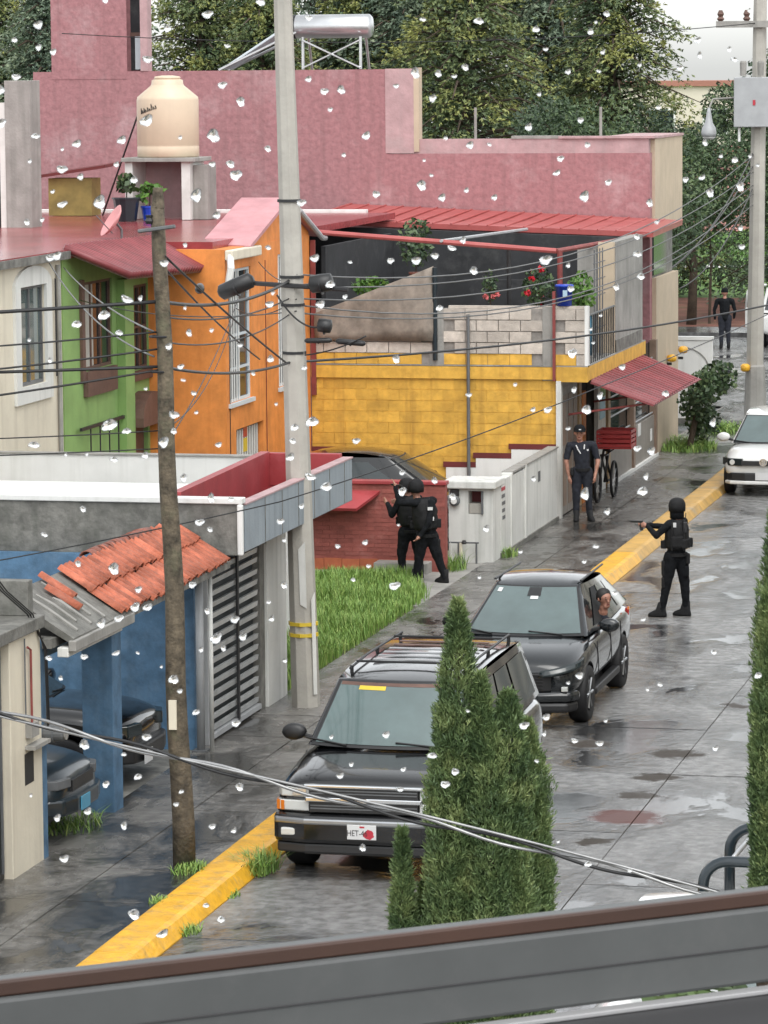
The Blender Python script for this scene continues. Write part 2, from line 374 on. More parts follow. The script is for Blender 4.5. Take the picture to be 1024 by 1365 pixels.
M('cable', (.012,.012,.013), .5, .1, 3)
M('cable_grey', (.10,.10,.10), .5, .1, 3)
M('cable_wet', (.30,.30,.30), .22, .2, 9, metal=.6)
M('soil', (.10,.075,.055), .9, .3, 3, bump=.4)
M('redsoil', (.20,.085,.06), .85, .3, 1.2, bump=.4, stain=(.1,.11,.04), stain_amt=.7)
M('lawn', (.11,.21,.045), .9, .3, 1.5, bump=.6, bscale=14, stain=(.14,.2,.06), stain_amt=.6, stain_scale=.4)
M('far_plaster', (.66,.60,.50), .8, .06, .3)
M('far_white', (.75,.74,.71), .8, .05, .3)
M('far_brick', (.36,.16,.12), .8, .1, .4)
M('mud', (.075,.055,.045), .30, .35, 5, bump=.3)
M('mud_red', (.15,.060,.050), .28, .3, 5, bump=.3)
M('bark', (.07,.05,.035), .9, .3, 6, bump=.5)
M('sill_grey', (.072,.076,.075), .5, .18, 9, stain=(.10,.10,.098), stain_amt=.5, stain_scale=30)  # dark base puts the shade of the missing room into the frame
M('sill_dark', (.035,.035,.036), .5, .08, 6)
M('gasket_brown', (.045,.020,.012), .5, .2, 10)
M('sill_lit_edge', (.30,.30,.30), .35, .05, 6)
RS, BS = (.115,.045,.037), (.055,.045,.036)
wet_ground('wet_road', (.045,.045,.046), (.215,.213,.210), .75, .03, .26, .9, .425, .555, [(-6.46,39.85,.42,RS),(-6.55,41.1,.26,BS),(-6.5,42.2,.28,BS),(-6.5,43.7,.34,BS),(-6.6,38.5,.2,BS),(-7.1,36.9,.4,BS),(-6.2,47.2,.22,BS),(-7.6,44.2,.3,BS),(-6.0,50.6,.25,BS)])
wet_ground('wet_walk', (.042,.040,.037), (.165,.157,.146), 1.1, .05, .30, .9, .42, .57)
wet_ground('wet_far', (.05,.05,.05), (.14,.14,.14), .3, .06, .4, .4)
leafmat('leaf_cypress', (.048,.088,.034), (.125,.185,.068), (.27,.32,.125))
leafmat('leaf_conifer', (.042,.076,.036), (.115,.155,.060), (.30,.31,.09))
leafmat('leaf_blue', (.052,.086,.062), (.13,.18,.12), (.24,.28,.17))
leafmat('leaf_dark', (.022,.044,.02), (.05,.088,.036), (.11,.155,.06))
leafmat('leaf_bright', (.045,.11,.018), (.085,.19,.030), (.15,.26,.05))
leafmat('grass_blade', (.08,.17,.03), (.18,.31,.06), (.34,.42,.12))
# ================================================================== ground, road, pavements
def sheet(name, mat, x0, x1, y0, y1, z, kind='structure'):
    o = MB().quad((x0,y0,z),(x1,y0,z),(x1,y1,z),(x0,y1,z)).build(name, mat); return tag(o, kind=kind)
sheet('ground', 'wet_far', -600, 600, -200, 700, -.05)
road = sheet('road', 'mortar', -9.66, -3.0, 0, 90, -.02)
rs = random.Random(3)
y = 24.0
while y < 90:
    ln = rs.choice((2.6, 3.0, 3.4))
    for x0, x1 in ((-9.655, -6.36), (-6.345, -3.0)):
        h = [rs.uniform(-.004, .004) for _ in range(4)]
        MB().hexa([(x0,y,-.12),(x1,y,-.12),(x1,y+ln-.014,-.12),(x0,y+ln-.014,-.12),(x0,y,h[0]),(x1,y,h[1]),(x1,y+ln-.014,h[2]),(x0,y+ln-.014,h[3])]).build('road_slab', 'wet_road', road)
    y += ln
sheet('cross_street', 'wet_road', -70, 40, 90, 113.5, -.004)
def blob(cx, cy, rx, ry, n=40, seed=0):
    q = random.Random(seed); ph = [q.uniform(0, 6.28) for _ in range(4)]
    return [(cx+math.cos(a)*rx*(1+.12*math.sin(3*a+ph[0])+.09*math.sin(6*a+ph[1])), cy+math.sin(a)*ry*(1+.12*math.sin(2*a+ph[2])+.10*math.sin(8*a+ph[3]))) for a in [2*math.pi*i/n for i in range(n)]]
# pavement on the building side
walk = sheet('pavement', 'mortar', -12.1, -10.1, 20, 89, .085)
y = 22.0; k = 0
while y < 88.5:
    ln = 1.52
    for x0, x1 in ((-12.0, -11.07), (-11.055, -10.13)):
        h = [.13+rs.uniform(-.004, .004) for _ in range(4)]
        MB().hexa([(x0,y,.02),(x1,y,.02),(x1,y+ln-.012,.02),(x0,y+ln-.012,.02),(x0,y,h[0]),(x1,y,h[1]),(x1,y+ln-.012,h[2]),(x0,y+ln-.012,h[3])]).build('paving_slab', 'wet_walk', walk)
    y += ln
# yellow kerb, one stone after another
kb = tag(MB().box(-10.05, -9.72, 20, 89, -.1, .02).build('kerb', 'mortar'), kind='structure')
prof = [(-10.12,-.1),(-10.12,.142),(-10.08,.15),(-9.80,.15),(-9.74,.135),(-9.655,.012),(-9.655,-.1)]
y = 20.0
while y < 88.5:
    ln = 2.42; wob = rs.uniform(-.008, .008)
    pf = [(a+wob, b+rs.uniform(-.003,.003)) for a, b in prof]
    m = 'kerb_yellow' if y < 60 else ('kerb_worn' if y < 75 else 'concrete')
    MB().prism(pf, 'y', y, y+ln-.012).build('kerbstone', m, kb)
    y += ln
# the far side of the road
tag(MB().box(-3.0, -2.84, 0, 90, -.1, .13).build('kerb_across_road', 'concrete'), kind='structure')
tag(MB().box(-2.84, -1.4, 0, 90, -.1, .12).build('pavement_across_road', 'wet_walk'), kind='structure')
# forecourts behind the building line
tag(MB().box(-24, -12.0, 30, 46.4, -.1, .125).build('forecourt_floor', 'concrete_dark'), kind='structure')
tag(MB().box(-24, -12.0, 57.4, 77, -.1, .118).build('driveway', 'concrete'), kind='structure')
tag(MB().box(-24, -12.0, 46.4, 57.4, -.1, .10).build('lot_soil', 'soil'), kind='structure')
path = tag(MB().hexa([(-12.15,54.5,.05),(-12.0,54.5,.05),(-12.0,58.2,.05),(-13.1,58.2,.05),(-12.12,54.5,.128),(-12.0,54.5,.128),(-12.0,58.2,.128),(-13.1,58.2,.128)]).build('path', 'concrete'), kind='structure')
# park beyond the cross street
sheet('park_lawn', 'lawn', -80, 40, 116, 330, .13)
tag(MB().box(-80, 40, 113.5, 116, -.1, .14).build('park_pavement', 'wet_far'), kind='structure')
sheet('bare_soil', 'redsoil', -30, -14.9, 116.1, 131, .137)
sheet('park_path', 'far_white', -60, 10, 151, 153, .137)

# ------------------------------------------------------------------ grass
def blades(name, n, area, hmin, hmax, wid, seed, z0, mat='grass_blade', parent=None, lean=.35):
    q = random.Random(seed); mb = MB()
    for _ in range(n):
        x, y = area(q); h = q.uniform(hmin, hmax)*(.7+.6*noise.noise(Vector((x*.9, y*.9, seed)))+.3); a = q.uniform(0, 6.283); l = q.uniform(.05, lean)*h*1.6; wd = wid*q.uniform(.6, 1.3)
        dx, dy = math.cos(a), math.sin(a); px, py = -dy*wd, dx*wd
        b = len(mb.v)
        mb.v += [(x-px, y-py, z0), (x+px, y+py, z0), (x+px*.7+dx*l*.35, y+py*.7+dy*l*.35, z0+h*.62), (x-px*.7+dx*l*.35, y-py*.7+dy*l*.35, z0+h*.62), (x+dx*l, y+dy*l, z0+h*.95)]
        mb.f += [(b, b+1, b+2, b+3), (b+3, b+2, b+4)]; mb.m += [0, 0]
        t = min(1, max(0, q.gauss(.5, .25))); mb.tint += [t, t]
    return mb.build(name, mat, parent)
def lot(q):
    while True:
        x, y = q.uniform(-15.2, -12.0), q.uniform(46.6, 57.6)
        edge = -12.08 - max(0, (y-55.2))*.28
        if x < edge + q.uniform(-.15, .12): return x, y
g = blades('grass', 70000, lot, .10, .27, .007, 1, .1)
tag(g, 'tall wet green grass filling the vacant lot beside the grey parapet house', 'grass', kind='stuff')
def tuft(label, cx, cy, z, r, n, h, seed, wid=.008):
    def ar(q):
        a, d = q.uniform(0, 6.283), r*1.35*q.random()**.8; return cx+d*math.cos(a), cy+1.8*d*math.sin(a)
    o = blades('weed_tuft', n, ar, h*.25, h*.8, wid*.85, seed, z, lean=1.1)
    return tag(o, label, 'weeds', 'weeds along the kerb')
tuft('weed tuft at the foot of the wooden pole', -10.25, 35.75, .13, .13, 260, .14, 21)
tuft('weeds on the kerb beside the front tyre of the black SUV', -9.68, 36.3, .02, .15, 420, .26, 22)
tuft('small weed in the gutter low on the near yellow kerb', -9.66, 33.6, .0, .09, 160, .12, 23)
tuft('low weed further up the gutter of the near kerb', -9.68, 35.2, .0, .07, 120, .09, 24)
tuft('weeds on the pavement edge of the yellow kerb near the wooden pole', -10.15, 34.3, .12, .07, 110, .08, 25)
tuft('grass strip at the wall past the red awning', -11.4, 78.6, .13, .45, 900, .3, 26, .014)
tuft('grass tuft in front of the far white wall', -11.2, 82.5, .13, .35, 600, .28, 27, .014)
tuft('weed growing beside the white pillar with the meters', -12.35, 58.7, .12, .16, 260, .45, 28)
tuft('weeds at the bottom of the white boundary wall', -11.78, 60.4, .13, .12, 160, .22, 29)
tuft('weeds inside the blue garage by the small car', -12.1, 37.6, .12, .25, 300, .2, 30)
# ================================================================== house at the very left: cream pillar, dark door, flat slab
A = thing('cream_gatehouse', 'cream entrance pillar with grey concrete slab roof and dark metal door beside the blue house', 'house', (-12.4, 34, .13))
MB().box(-12.02, -11.85, 34.97, 35.95, .10, 2.52).build('pillar', 'cream_paint', A, bevel=.01)
box('pillar_return', 'cream_paint', A, -15.5, -12.02, 35.84, 35.95, .10, 2.52)
box('roof_slab', 'concrete_dark', A, -15.5, -11.80, 28, 35.97, 2.53, 2.66, .01)
box('parapet', 'concrete_dark', A, -15.5, -11.92, 35.80, 35.96, 2.661, 3.02, .01)
d = box('door', 'iron_dark', A, -11.99, -11.94, 33.6, 34.95, .14, 2.5)
for i in range(9): box('door_bar', 'iron_grey', d, -11.937, -11.915, 33.66+i*.15, 33.69+i*.15, .2, 2.45)
box('niche', 'iron_dark', A, -11.853, -11.846, 35.38, 35.66, 1.00, 1.32)
box('conduit_box', 'concrete', A, -11.849, -11.78, 35.42, 35.66, 1.48, 1.62)
MB().tube([(-11.82,35.55,1.6),(-11.82,35.55,2.36),(-11.82,35.45,2.40)], .013, 8).build('conduit', 'rust_red', A)
MB().tube([(-11.82,35.36,1.7),(-11.82,35.36,2.5)], .009, 6).build('conduit', 'iron_grey', A)
box('ledge', 'concrete', A, -11.849, -11.74, 35.40, 35.9, 1.36, 1.40)
mast = thing('service_mast', 'thin dark iron service mast with wires standing on the left slab roof', 'mast', (-12.35, 34.2, 2.66))
MB().tube([(-12.35,34.2,2.66),(-12.36,34.2,4.05)], .03, 8).build('pipe', 'iron_grey', mast)
MB().tube([(-12.36,34.2,4.05),(-12.36,34.14,4.13),(-12.35,34.05,4.10)], .04, 8).build('weather_head', 'iron_dark', mast)
for i, dx in enumerate((0, .03, .06)):
    MB().tube([(-12.33,34.1,4.08),(-12.2+dx,34.6,3.6),(-12.0+dx,35.2,3.0),(-11.9+dx,35.7,2.7),(-11.80,36.0-dx,2.3),(-11.79,36.02-dx,1.5)], .008, 5).build('service_wire', 'cable', mast)
mt = thing('electric_meter', 'round grey electricity meter sticking out from the blue edge of the garage', 'meter', (-11.8, 36.05, 1.43))
MB().lathe([(.10,0),(.105,.03),(.105,.10),(.085,.11),(.085,.19),(.07,.215)], (-11.85,36.05,1.43), 18, 'x').build('housing', 'iron_grey', mt, smooth=False)
MB().lathe([(.07,0),(.07,.012)], (-11.63,36.05,1.43), 18, 'x').build('dial', 'concrete', mt)

# ================================================================== blue house with carport and clay-tiled canopy
B = thing('blue_house', 'blue painted house front with open carport under a clay tile canopy', 'house', (-13, 39, .12))
box('side_edge', 'blue_paint', B, -12.3, -11.852, 35.955, 36.10, .1, 2.40)
bw = box('back_wall', 'blue_paint', B, -20, -12.02, 42.25, 42.36, .1, 2.45)
box('inner_wall', 'blue_paint', B, -18.1, -18.0, 36.1, 42.25, .1, 2.45)
box('column', 'blue_paint', B, -12.20, -11.853, 38.42, 38.76, .1, 2.30, .008)
box('ceiling_beam', 'blue_paint', B, -12.20, -12.0, 36.1, 42.24, 2.12, 2.30)
sl2 = MB(); sl2.hexa([(-12.5,36.0,2.30),(-11.75,36.0,2.30),(-11.75,42.24,2.30),(-12.5,42.24,2.30),(-12.5,36.0,2.40),(-11.75,36.0,2.40),(-11.75,42.24,2.40),(-12.5,42.24,2.40)])
sl2.build('carport_slab', 'concrete_dark', B)
# sloping bed under the tiles, ridge along the street
rx, rz, ex, ez = -12.26, 2.86, -11.56, 2.42
MB().hexa([(rx,36.15,rz-.14),(ex,36.15,ez-.10),(ex,42.24,ez-.10),(rx,42.24,rz-.14),(rx,36.15,rz-.03),(ex,36.15,ez-.03),(ex,42.24,ez-.03),(rx,42.24,rz-.03)]).build('roof_bed', 'concrete_dark', B)
MB().box(-11.60,-11.52,36.1,38.2,2.26,2.372).build('eave_moulding', 'concrete', B, bevel=.01)
MB().box(-11.72,-11.60,36.1,38.0,2.20,2.30).build('eave_moulding', 'white_wall', B, bevel=.01)
MB().box(-12.5,-12.34,36.1,42.2,2.405,2.72).build('roof_upstand', 'concrete_dark', B)
def barrel(r0, r1, ln, n=8):
    mb = MB(); vs = []
    for j in (0, 1):
        r = (r0, r1)[j]
        for rr in (r, r-.014):
            for i in range(n+1):
                a = math.pi*i/n; vs.append((math.cos(a)*rr, j*ln, math.sin(a)*rr*.8))
    fs = []
    for i in range(n):
        fs += [(i, i+1, 2*(n+1)+i+1, 2*(n+1)+i), (n+1+i+1, n+1+i, 3*(n+1)+i, 3*(n+1)+i+1), (i+1, i, n+1+i, n+1+i+1), (2*(n+1)+i, 2*(n+1)+i+1, 3*(n+1)+i+1, 3*(n+1)+i)]
    return mb.add(vs, fs)
tl = mesh_of(barrel(.074, .062, .43), 'roof_tile', 'clay_tile', True)
tld = mesh_of(barrel(.085, .075, .30), 'ridge_tile', 'clay_dark', True)
slope = math.atan2(rz-ez, rx-ex)
q = random.Random(5)
dirv = Vector((rx-ex, 0, rz-ez)).normalized()
rotm = Matrix(((0, dirv.x, -dirv.z), (1, 0, 0), (0, dirv.z, dirv.x))) # x->Y, y->up-slope
nrm = Vector((1,0,0)).cross(Vector((0,1,0)))
up_s = dirv; ax_x = Vector((0, -1, 0)); ax_z = Vector((-dirv.z, 0, dirv.x)); ax_z = ax_z if ax_z.z > 0 else -ax_z
ax_x = up_s.cross(ax_z)
RM = Matrix((ax_x, up_s, ax_z)).transposed().to_euler()
yy = 36.95
while yy < 42.2:
    for r in (0, 1):
        if yy < 37.75 and not (r == 1 and 37.2 < yy < 37.35): continue
        if 39.1 < yy < 40.0 and r == 0 and q.random() < .35: pass
        p = Vector((ex, yy, ez)) + up_s*(r*.40 - (.03 if r == 0 else 0) + q.uniform(-.02, .02)) + ax_z*(.0 + r*.012)
        o = link('roof_tile', tl, B, p, RM); o.rotation_euler.rotate_axis('Z', q.uniform(-.04, .04)); o.scale = (1, q.uniform(.95, 1.06), 1)
    yy += .155
for i in range(9):
    link('ridge_tile', tld, B, (rx-.02, 38.9+i*.245+q.uniform(-.02,.02), rz+.0), (0, q.uniform(-.15,.15), q.uniform(-.12,.12)))
for i in range(5): MB().tube([Vector((ex,36.45+i*.24,ez))+up_s*(.05+.1*(i%2))-ax_z*.02, Vector((ex,36.47+i*.24,ez))+up_s*.45-ax_z*.02, Vector((ex,36.44+i*.24,ez))+up_s*(.78-.12*(i%3))-ax_z*.02], [.02,.03,.015], 6).build('mortar_ridge', 'concrete', B)
o = link('roof_tile', tl, B, Vector((ex,37.05,ez))+up_s*.25+ax_z*.01, RM); o.rotation_euler.rotate_axis('Z', .12)

# ================================================================== grey parapet house with slatted gate
C = thing('grey_parapet_house', 'flat-roofed house with grey overhanging parapet, red roof terrace and slatted garage gate', 'house', (-13, 44, .12))
box('side_wall', 'concrete_dark', C, -22, -11.47, 42.37, 42.50, 2.452, 3.06)
box('side_wall', 'white_wall', C, -22, -12.02, 42.37, 42.50, .1, 2.448)
box('coping', 'white_paint', C, -22, -11.44, 42.34, 42.53, 3.061, 3.13, .01)
MB().box(-11.50,-11.43,42.33,42.40,2.45,3.06).build('drain_pipe', 'white_paint', C, bevel=.02)
pp = MB()
box('parapet', 'concrete_blue', C, -11.57, -11.45, 42.54, 48.0, 2.47, 3.03, .01)
for i in range(6): box('parapet_joint', 'concrete_dark', C, -11.449, -11.445, 43.45+i*.82, 43.47+i*.82, 2.48, 3.02)
box('parapet_top', 'pink_old', C, -11.58, -11.44, 42.54, 48.02, 3.031, 3.05)
box('terrace_slab', 'red_floor', C, -12.7, -11.58, 42.5, 48.0, 2.48, 2.66); box('roof_slab', 'white_paint', C, -22, -12.701, 42.5, 48.0, 2.48, 2.655)
box('terrace_back_wall', 'red_paint', C, -12.62, -11.58, 47.86, 47.98, 2.661, 3.10, .01)
MB().hexa([(-12.36,42.55,2.661),(-12.24,42.55,2.661),(-12.54,47.86,2.661),(-12.66,47.86,2.661),(-12.36,42.55,3.17),(-12.24,42.55,3.17),(-12.54,47.86,3.12),(-12.66,47.86,3.12)]).build('terrace_side_wall', 'red_paint', C)
box('end_wall', 'white_wall', C, -13.5, -11.95, 46.25, 46.38, .1, 2.47)
box('gate_post', 'white_wall', C, -12.25, -11.93, 45.35, 46.24, .1, 2.47, .01)
box('gate_post_back', 'concrete_dark', C, -12.15, -11.97, 45.12, 45.345, .1, 2.47)
G = box('gate', 'gate_back', C, -12.10, -12.06, 42.62, 45.10, .16, 2.47)
sm = mesh_of(MB().prism([(-.03,-.036),(.02,-.028),(.03,.036),(-.02,.028)], 'y', 0, 2.42), 'gate_slat', 'slat_grey')
for i in range(16): link('gate_slat', sm, G, (-12.01, 42.65, .27+i*.136), (q.uniform(-.004,.004), 0, 0))
MB().box(-11.965,-11.94,43.95,44.02,.2,2.45).build('gate_stile', 'iron_dark', G)
MB().box(-12.06,-11.94,42.56,42.64,.13,2.46).build('gate_stile', 'steel_grey', G)
MB().box(-12.05,-11.95,42.66,45.08,.16,.22).build('gate_rail', 'steel_grey', G)
gp = thing('gate_pole', 'slim grey steel gate pole at the corner of the clay tile canopy', 'pole', (-11.9, 42.2, .13))
MB().tube([(-11.93,42.18,.13),(-11.93,42.18,2.36)], .05, 10).build('shaft', 'steel_grey', gp, True)
MB().tube([(-11.80,42.20,.13),(-11.80,42.20,2.33)], .028, 8).build('downpipe', 'white_wall', gp, True)
box('base_plate', 'iron_grey', gp, -12.02, -11.84, 42.09, 42.27, .126, .15)

W2 = thing('white_back_wall', 'long plain white wall behind the grey coping, below the cream and green houses', 'wall', (-17, 50.6, .1))
box('panel', 'white_paint', W2, -24, -13.0, 50.5, 50.65, .1, 2.76)
box('coping', 'concrete', W2, -24, -12.98, 50.48, 50.67, 2.761, 2.78)

# ================================================================== row houses: cream, green, orange
X1 = -17.8
def window(parent, plane, a, u0, u1, z0, z1, frame='frame_white', bars=0, mull=1, glass='glass_dark', surround=None, sill=True, rows=0, barmat='iron_dark', curtain=False):
    """window in a wall plane (x or y): frame, pane(s), bars as parts of the house"""
    wf = MB(); fwd = .05
    def bx(mb, ua, ub, za, zb, d0, d1):
        if plane == 'x': mb.box(a+d0, a+d1, ua, ub, za, zb)
        else: mb.box(ua, ub, a-d1, a-d0, za, zb)
    bx(wf, u0, u0+fwd, z0, z1, -.08, -.03); bx(wf, u1-fwd, u1, z0, z1, -.08, -.03)
    bx(wf, u0+fwd, u1-fwd, z0, z0+fwd, -.08, -.03); bx(wf, u0+fwd, u1-fwd, z1-fwd, z1, -.08, -.03)
    o = wf.build('window', frame, parent)
    for i in range(mull+1):
        ua = u0+fwd+(u1-u0-2*fwd)*i/(mull+1); ub = u0+fwd+(u1-u0-2*fwd)*(i+1)/(mull+1)
        g = MB(); bx(g, ua+.012, ub-.012, z0+fwd, z1-fwd, -.07, -.06); g.build('pane', glass, o)
        if i: m = MB(); bx(m, ua-.025, ua+.025, z0+fwd, z1-fwd, -.078, -.032); m.build('mullion', frame, o)
    if curtain:
        m = MB(); bx(m, u0+fwd*2, u0+(u1-u0)*.45, z0+fwd, z1-fwd, -.058, -.052); m.build('curtain', 'cloth_curtain', o)
    for i in range(rows):
        zc = z0+(z1-z0)*(i+1)/(rows+1); m = MB(); bx(m, u0+fwd, u1-fwd, zc-.02, zc+.02, -.077, -.033); m.build('transom', frame, o)
    for i in range(bars):
        uc = u0+(u1-u0)*(i+.5)/bars; m = MB(); bx(m, uc-.009, uc+.009, z0, z1, -.02, .0); m.build('bar', barmat, o)
    if sill: m = MB(); bx(m, u0-.06, u1+.06, z0-.07, z0-.002, -.1, .05); m.build('sill', surround or frame, o)
    return o

H1 = thing('cream_house', 'cream house front with one tall arched-frame window and a red roof', 'house', (-19, 53, .1))
wall_rect(MB(), 'x', X1, .25, 48, 55.35, .1, 5.30, [(53.25,54.5,3.45,4.95)]).build('wall', 'cream_paint', H1); weld(H1.children[0])
wn = window(H1, 'x', X1, 53.25, 54.5, 3.45, 4.95, 'iron_grey', mull=1, glass='glass_teal', sill=False)
sr = MB(); sr.box(X1, X1+.05, 53.0, 53.25, 3.2, 5.0).box(X1, X1+.05, 54.5, 54.75, 3.2, 5.0).box(X1, X1+.05, 53.25, 54.5, 3.2, 3.45)
pa = [(53.0,5.0),(54.75,5.0)] + [(53.875+.875*math.cos(t), 5.0+.28*math.sin(t)) for t in [math.pi*i/8 for i in range(1,8)]]
sr.prism([(53.0,4.95),(54.75,4.95)]+[(53.875+.875*math.cos(math.pi*i/10), 4.95+.3*math.sin(math.pi*i/10)) for i in range(0,11)][1:-1], 'x', X1, X1+.048)
sr.build('window_surround', 'white_wall', H1)
box('roof', 'red_floor', H1, -30, X1+.12, 44, 55.38, 5.302, 5.42)
box('roof_edge', 'concrete_dark', H1, X1+.121, X1+.16, 44, 55.38, 5.28, 5.40)
MB().tube([(X1+.04,55.1,5.2),(X1+.04,55.1,2.2)], .035, 8).build('downpipe', 'concrete', H1)
MB().tube([(X1+.04,54.95,5.0),(X1+.04,54.95,3.5)], .015, 6).build('conduit', 'iron_dark', H1)

H2 = thing('green_house', 'bright green house front under a red tiled window canopy', 'house', (-19, 57.6, .1))
wall_rect(MB(), 'x', X1+.02, .25, 55.36, 60.0, .1, 5.28, [(56.35,57.95,3.45,4.85),(58.75,59.98,3.25,4.65),(58.9,59.9,.1,2.75)]).build('wall', 'green_paint', H2); weld(H2.children[0])
window(H2, 'x', X1+.02, 56.35, 57.95, 3.45, 4.85, 'brown_wood', mull=2, rows=0, curtain=True, sill=False)
box('window_shutter', 'brown_wood', H2, X1+.021, X1+.07, 56.2, 56.35, 3.3, 4.9)
box('window_apron', 'brown_wood', H2, X1+.021, X1+.10, 56.35, 57.95, 3.05, 3.44)
window(H2, 'x', X1+.02, 58.75, 59.98, 3.25, 4.65, 'brown_wood', mull=2, rows=1, sill=False)
box('window_apron', 'brown_wood', H2, X1+.021, X1+.09, 58.75, 59.98, 3.08, 3.24)
bay = box('bay_post', 'green_paint', H2, X1+.021, X1+.16, 58.2, 58.7, .1, 4.80)
MB().prism([(58.9,.1),(59.9,.1),(59.9,2.4)]+[(59.4+.5*math.cos(math.pi*i/8),2.4+.35*math.sin(math.pi*i/8)) for i in range(1,8)]+[(58.9,2.4)], 'x', X1-.12, X1-.06).build('door', 'brown_wood', H2)
MB().prism([(58.7,2.35),(60.0,2.35),(60.0,2.5)]+[(59.35+.65*math.cos(math.pi*i/8),2.5+.4*math.sin(math.pi*i/8)) for i in range(1,8)]+[(58.7,2.5)], 'x', X1+.021, X1+.30).build('door_hood', 'brown_wood', H2)
box('roof', 'red_floor', H2, -30, X1+.12, 55.39, 60.0, 5.282, 5.40)
for i in range(4): MB().box(X1+.1,X1+.12,56.4+i*.5,56.42+i*.5,1.9,2.55).build('railing_bar', 'iron_dark', H2)
MB().box(X1+.09,X1+.13,55.9,58.2,2.55,2.6).build('railing', 'iron_dark', H2)
cn = MB(); cq = [(X1+.03,55.45,5.42),(X1+.95,55.9,4.98),(X1+.95,60.3,4.86),(X1+.03,60.3,5.36)]
cn.slab(cq, .05).build('canopy', 'brown_wood', H2)
rib = mesh_of(MB().tube([(0,0,0),(1.02,0,0)], .06, 8), 'canopy_tile', 'awning_red', True)
for i in range(30):
    t = i/29; a = Vector(cq[0]).lerp(Vector(cq[3]), t); b = Vector(cq[1]).lerp(Vector(cq[2]), t); dd = b-a
    link('canopy_tile', rib, H2, a+Vector((0,0,.03)), dd.to_track_quat('X','Z').to_euler(), (dd.length, 1.05, 1.0))

XO = -16.45
H3 = thing('orange_house', 'orange house with two tall barred windows and a gabled pink roof edge', 'house', (-18, 63, .1))
wall_rect(MB(), 'x', XO, .25, 60.0, 65.78, .1, 5.20, [(60.2,61.65,2.62,4.85),(63.5,64.9,2.62,4.95),(60.6,62.4,.1,2.15),(63.9,65.1,.9,2.1)]).build('wall', 'orange_paint', H3); weld(H3.children[0])
box('side_wall', 'orange_paint', H3, X1-.2, XO-.251, 60.0, 60.2, .1, 5.20)
MB().prism([(61.9,5.2),(65.78,5.2),(65.78,5.25),(63.9,5.86)], 'x', XO-.2, XO-.01).build('gable', 'orange_paint', H3)
for u0, u1, zt in ((60.2,61.65,4.85),(63.5,64.9,4.95)):
    wo = window(H3, 'x', XO, u0, u1, 2.62, zt, 'frame_bluewhite', mull=1, rows=3, surround='frame_bluewhite')
    for i in range(5): MB().box(XO-.02, XO, u0+.06+i*.15, u0+.075+i*.15, 2.64, zt-.02).build('bar', 'frame_white', wo)
window(H3, 'x', XO, 63.9, 65.1, .9, 2.1, 'frame_white', mull=1, bars=6, barmat='frame_white')
gd = box('garage_door', 'door_grey', H3, XO-.15, XO-.1, 60.6, 62.4, .1, 2.14)
for i in range(11): MB().box(XO-.099, XO-.085, 60.66+i*.16, 60.72+i*.16, .15, 2.1).build('door_rib', 'white_wall', gd)
box('notice', 'plastic_red', gd, XO-.084, XO-.078, 61.35, 61.6, 1.95, 2.12); box('notice', 'sticker_yellow', gd, XO-.084, XO-.078, 61.35, 61.6, 1.7, 1.93)
box('hatch', 'dark_inside', gd, XO-.084, XO-.078, 60.62, 60.85, 1.6, 1.95)
box('roof', 'red_floor', H3, -30, XO-.26, 60.2, 66.5, 5.202, 5.32)
MB().slab([(XO-.75,61.2,5.25),(XO+.12,61.2,5.21),(XO+.12,63.9,5.93),(XO-.75,63.9,5.93)], .07).build('gable_roof', 'roof_pink', H3)
MB().slab([(XO-.75,63.9,5.93),(XO+.12,63.9,5.93),(XO+.12,66.2,5.21),(XO-.75,66.2,5.25)], .07).build('gable_roof', 'roof_pink', H3)
MB().box(XO+.0,XO+.14,60.0,61.9,5.02,5.19).build('gutter', 'cream_paint', H3, bevel=.02)
MB().tube([(XO+.08,60.05,5.1),(XO+.12,59.95,4.9),(XO+.06,59.97,4.6)], .06, 8).build('downpipe', 'white_paint', H3)
MB().tube([(XO+.12,64.6,5.68),(XO+.14,66.2,5.12),(XO+.1,66.6,5.10)], .05, 8).build('gutter', 'steel_grey', H3)
MB().box(XO+.001,XO+.012,60.2,60.215,.1,5.0).build('cable_run', 'iron_dark', H3)
MB().box(XO+.001,XO+.012,62.6,62.615,.3,4.9).build('cable_run', 'maroon', H3)
# roof clutter behind the row houses
RB = thing('roof_parapet', 'low white-edged parapet along the back of the red roofs', 'parapet', (-22, 69, 5.3))
box('wall', 'red_floor', RB, -30, -16.6, 66.51, 73.5, 5.18, 5.30)
box('edge', 'white_paint', RB, -26, -17.2, 73.5, 73.7, 5.14, 5.36, .01)
CW = thing('concrete_wall', 'bare grey concrete wall standing on the roof at the far left', 'wall', (-22, 66, 5.3))
box('panel', 'concrete', CW, -22.15, -21.66, 65.7, 66.3, 5.31, 8.0, .01); box('edge', 'white_wall', CW, -22.26, -22.151, 65.72, 66.2, 5.31, 7.6)
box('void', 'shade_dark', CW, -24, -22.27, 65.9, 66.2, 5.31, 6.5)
OS = thing('olive_shed', 'small olive roof hut with a red lean-to lid', 'shed', (-23.0, 72, 5.3))
box('body', 'olive_paint', OS, -23.25, -22.35, 71.6, 72.2, 5.31, 6.05); MB().slab([(-23.4,71.4,6.12),(-22.0,71.4,6.32),(-22.0,72.4,6.36),(-23.4,72.4,6.16)], .06).build('lid', 'maroon', OS)
TS = thing('tank_stand', 'white concrete stand with dark opening carrying the cream water tank', 'stand', (-20.2, 70, 5.3))
box('leg', 'white_wall', TS, -21.05, -20.90, 69.6, 70.6, 5.31, 6.42); box('leg', 'white_wall', TS, -19.92, -19.75, 69.6, 70.6, 5.31, 6.42)
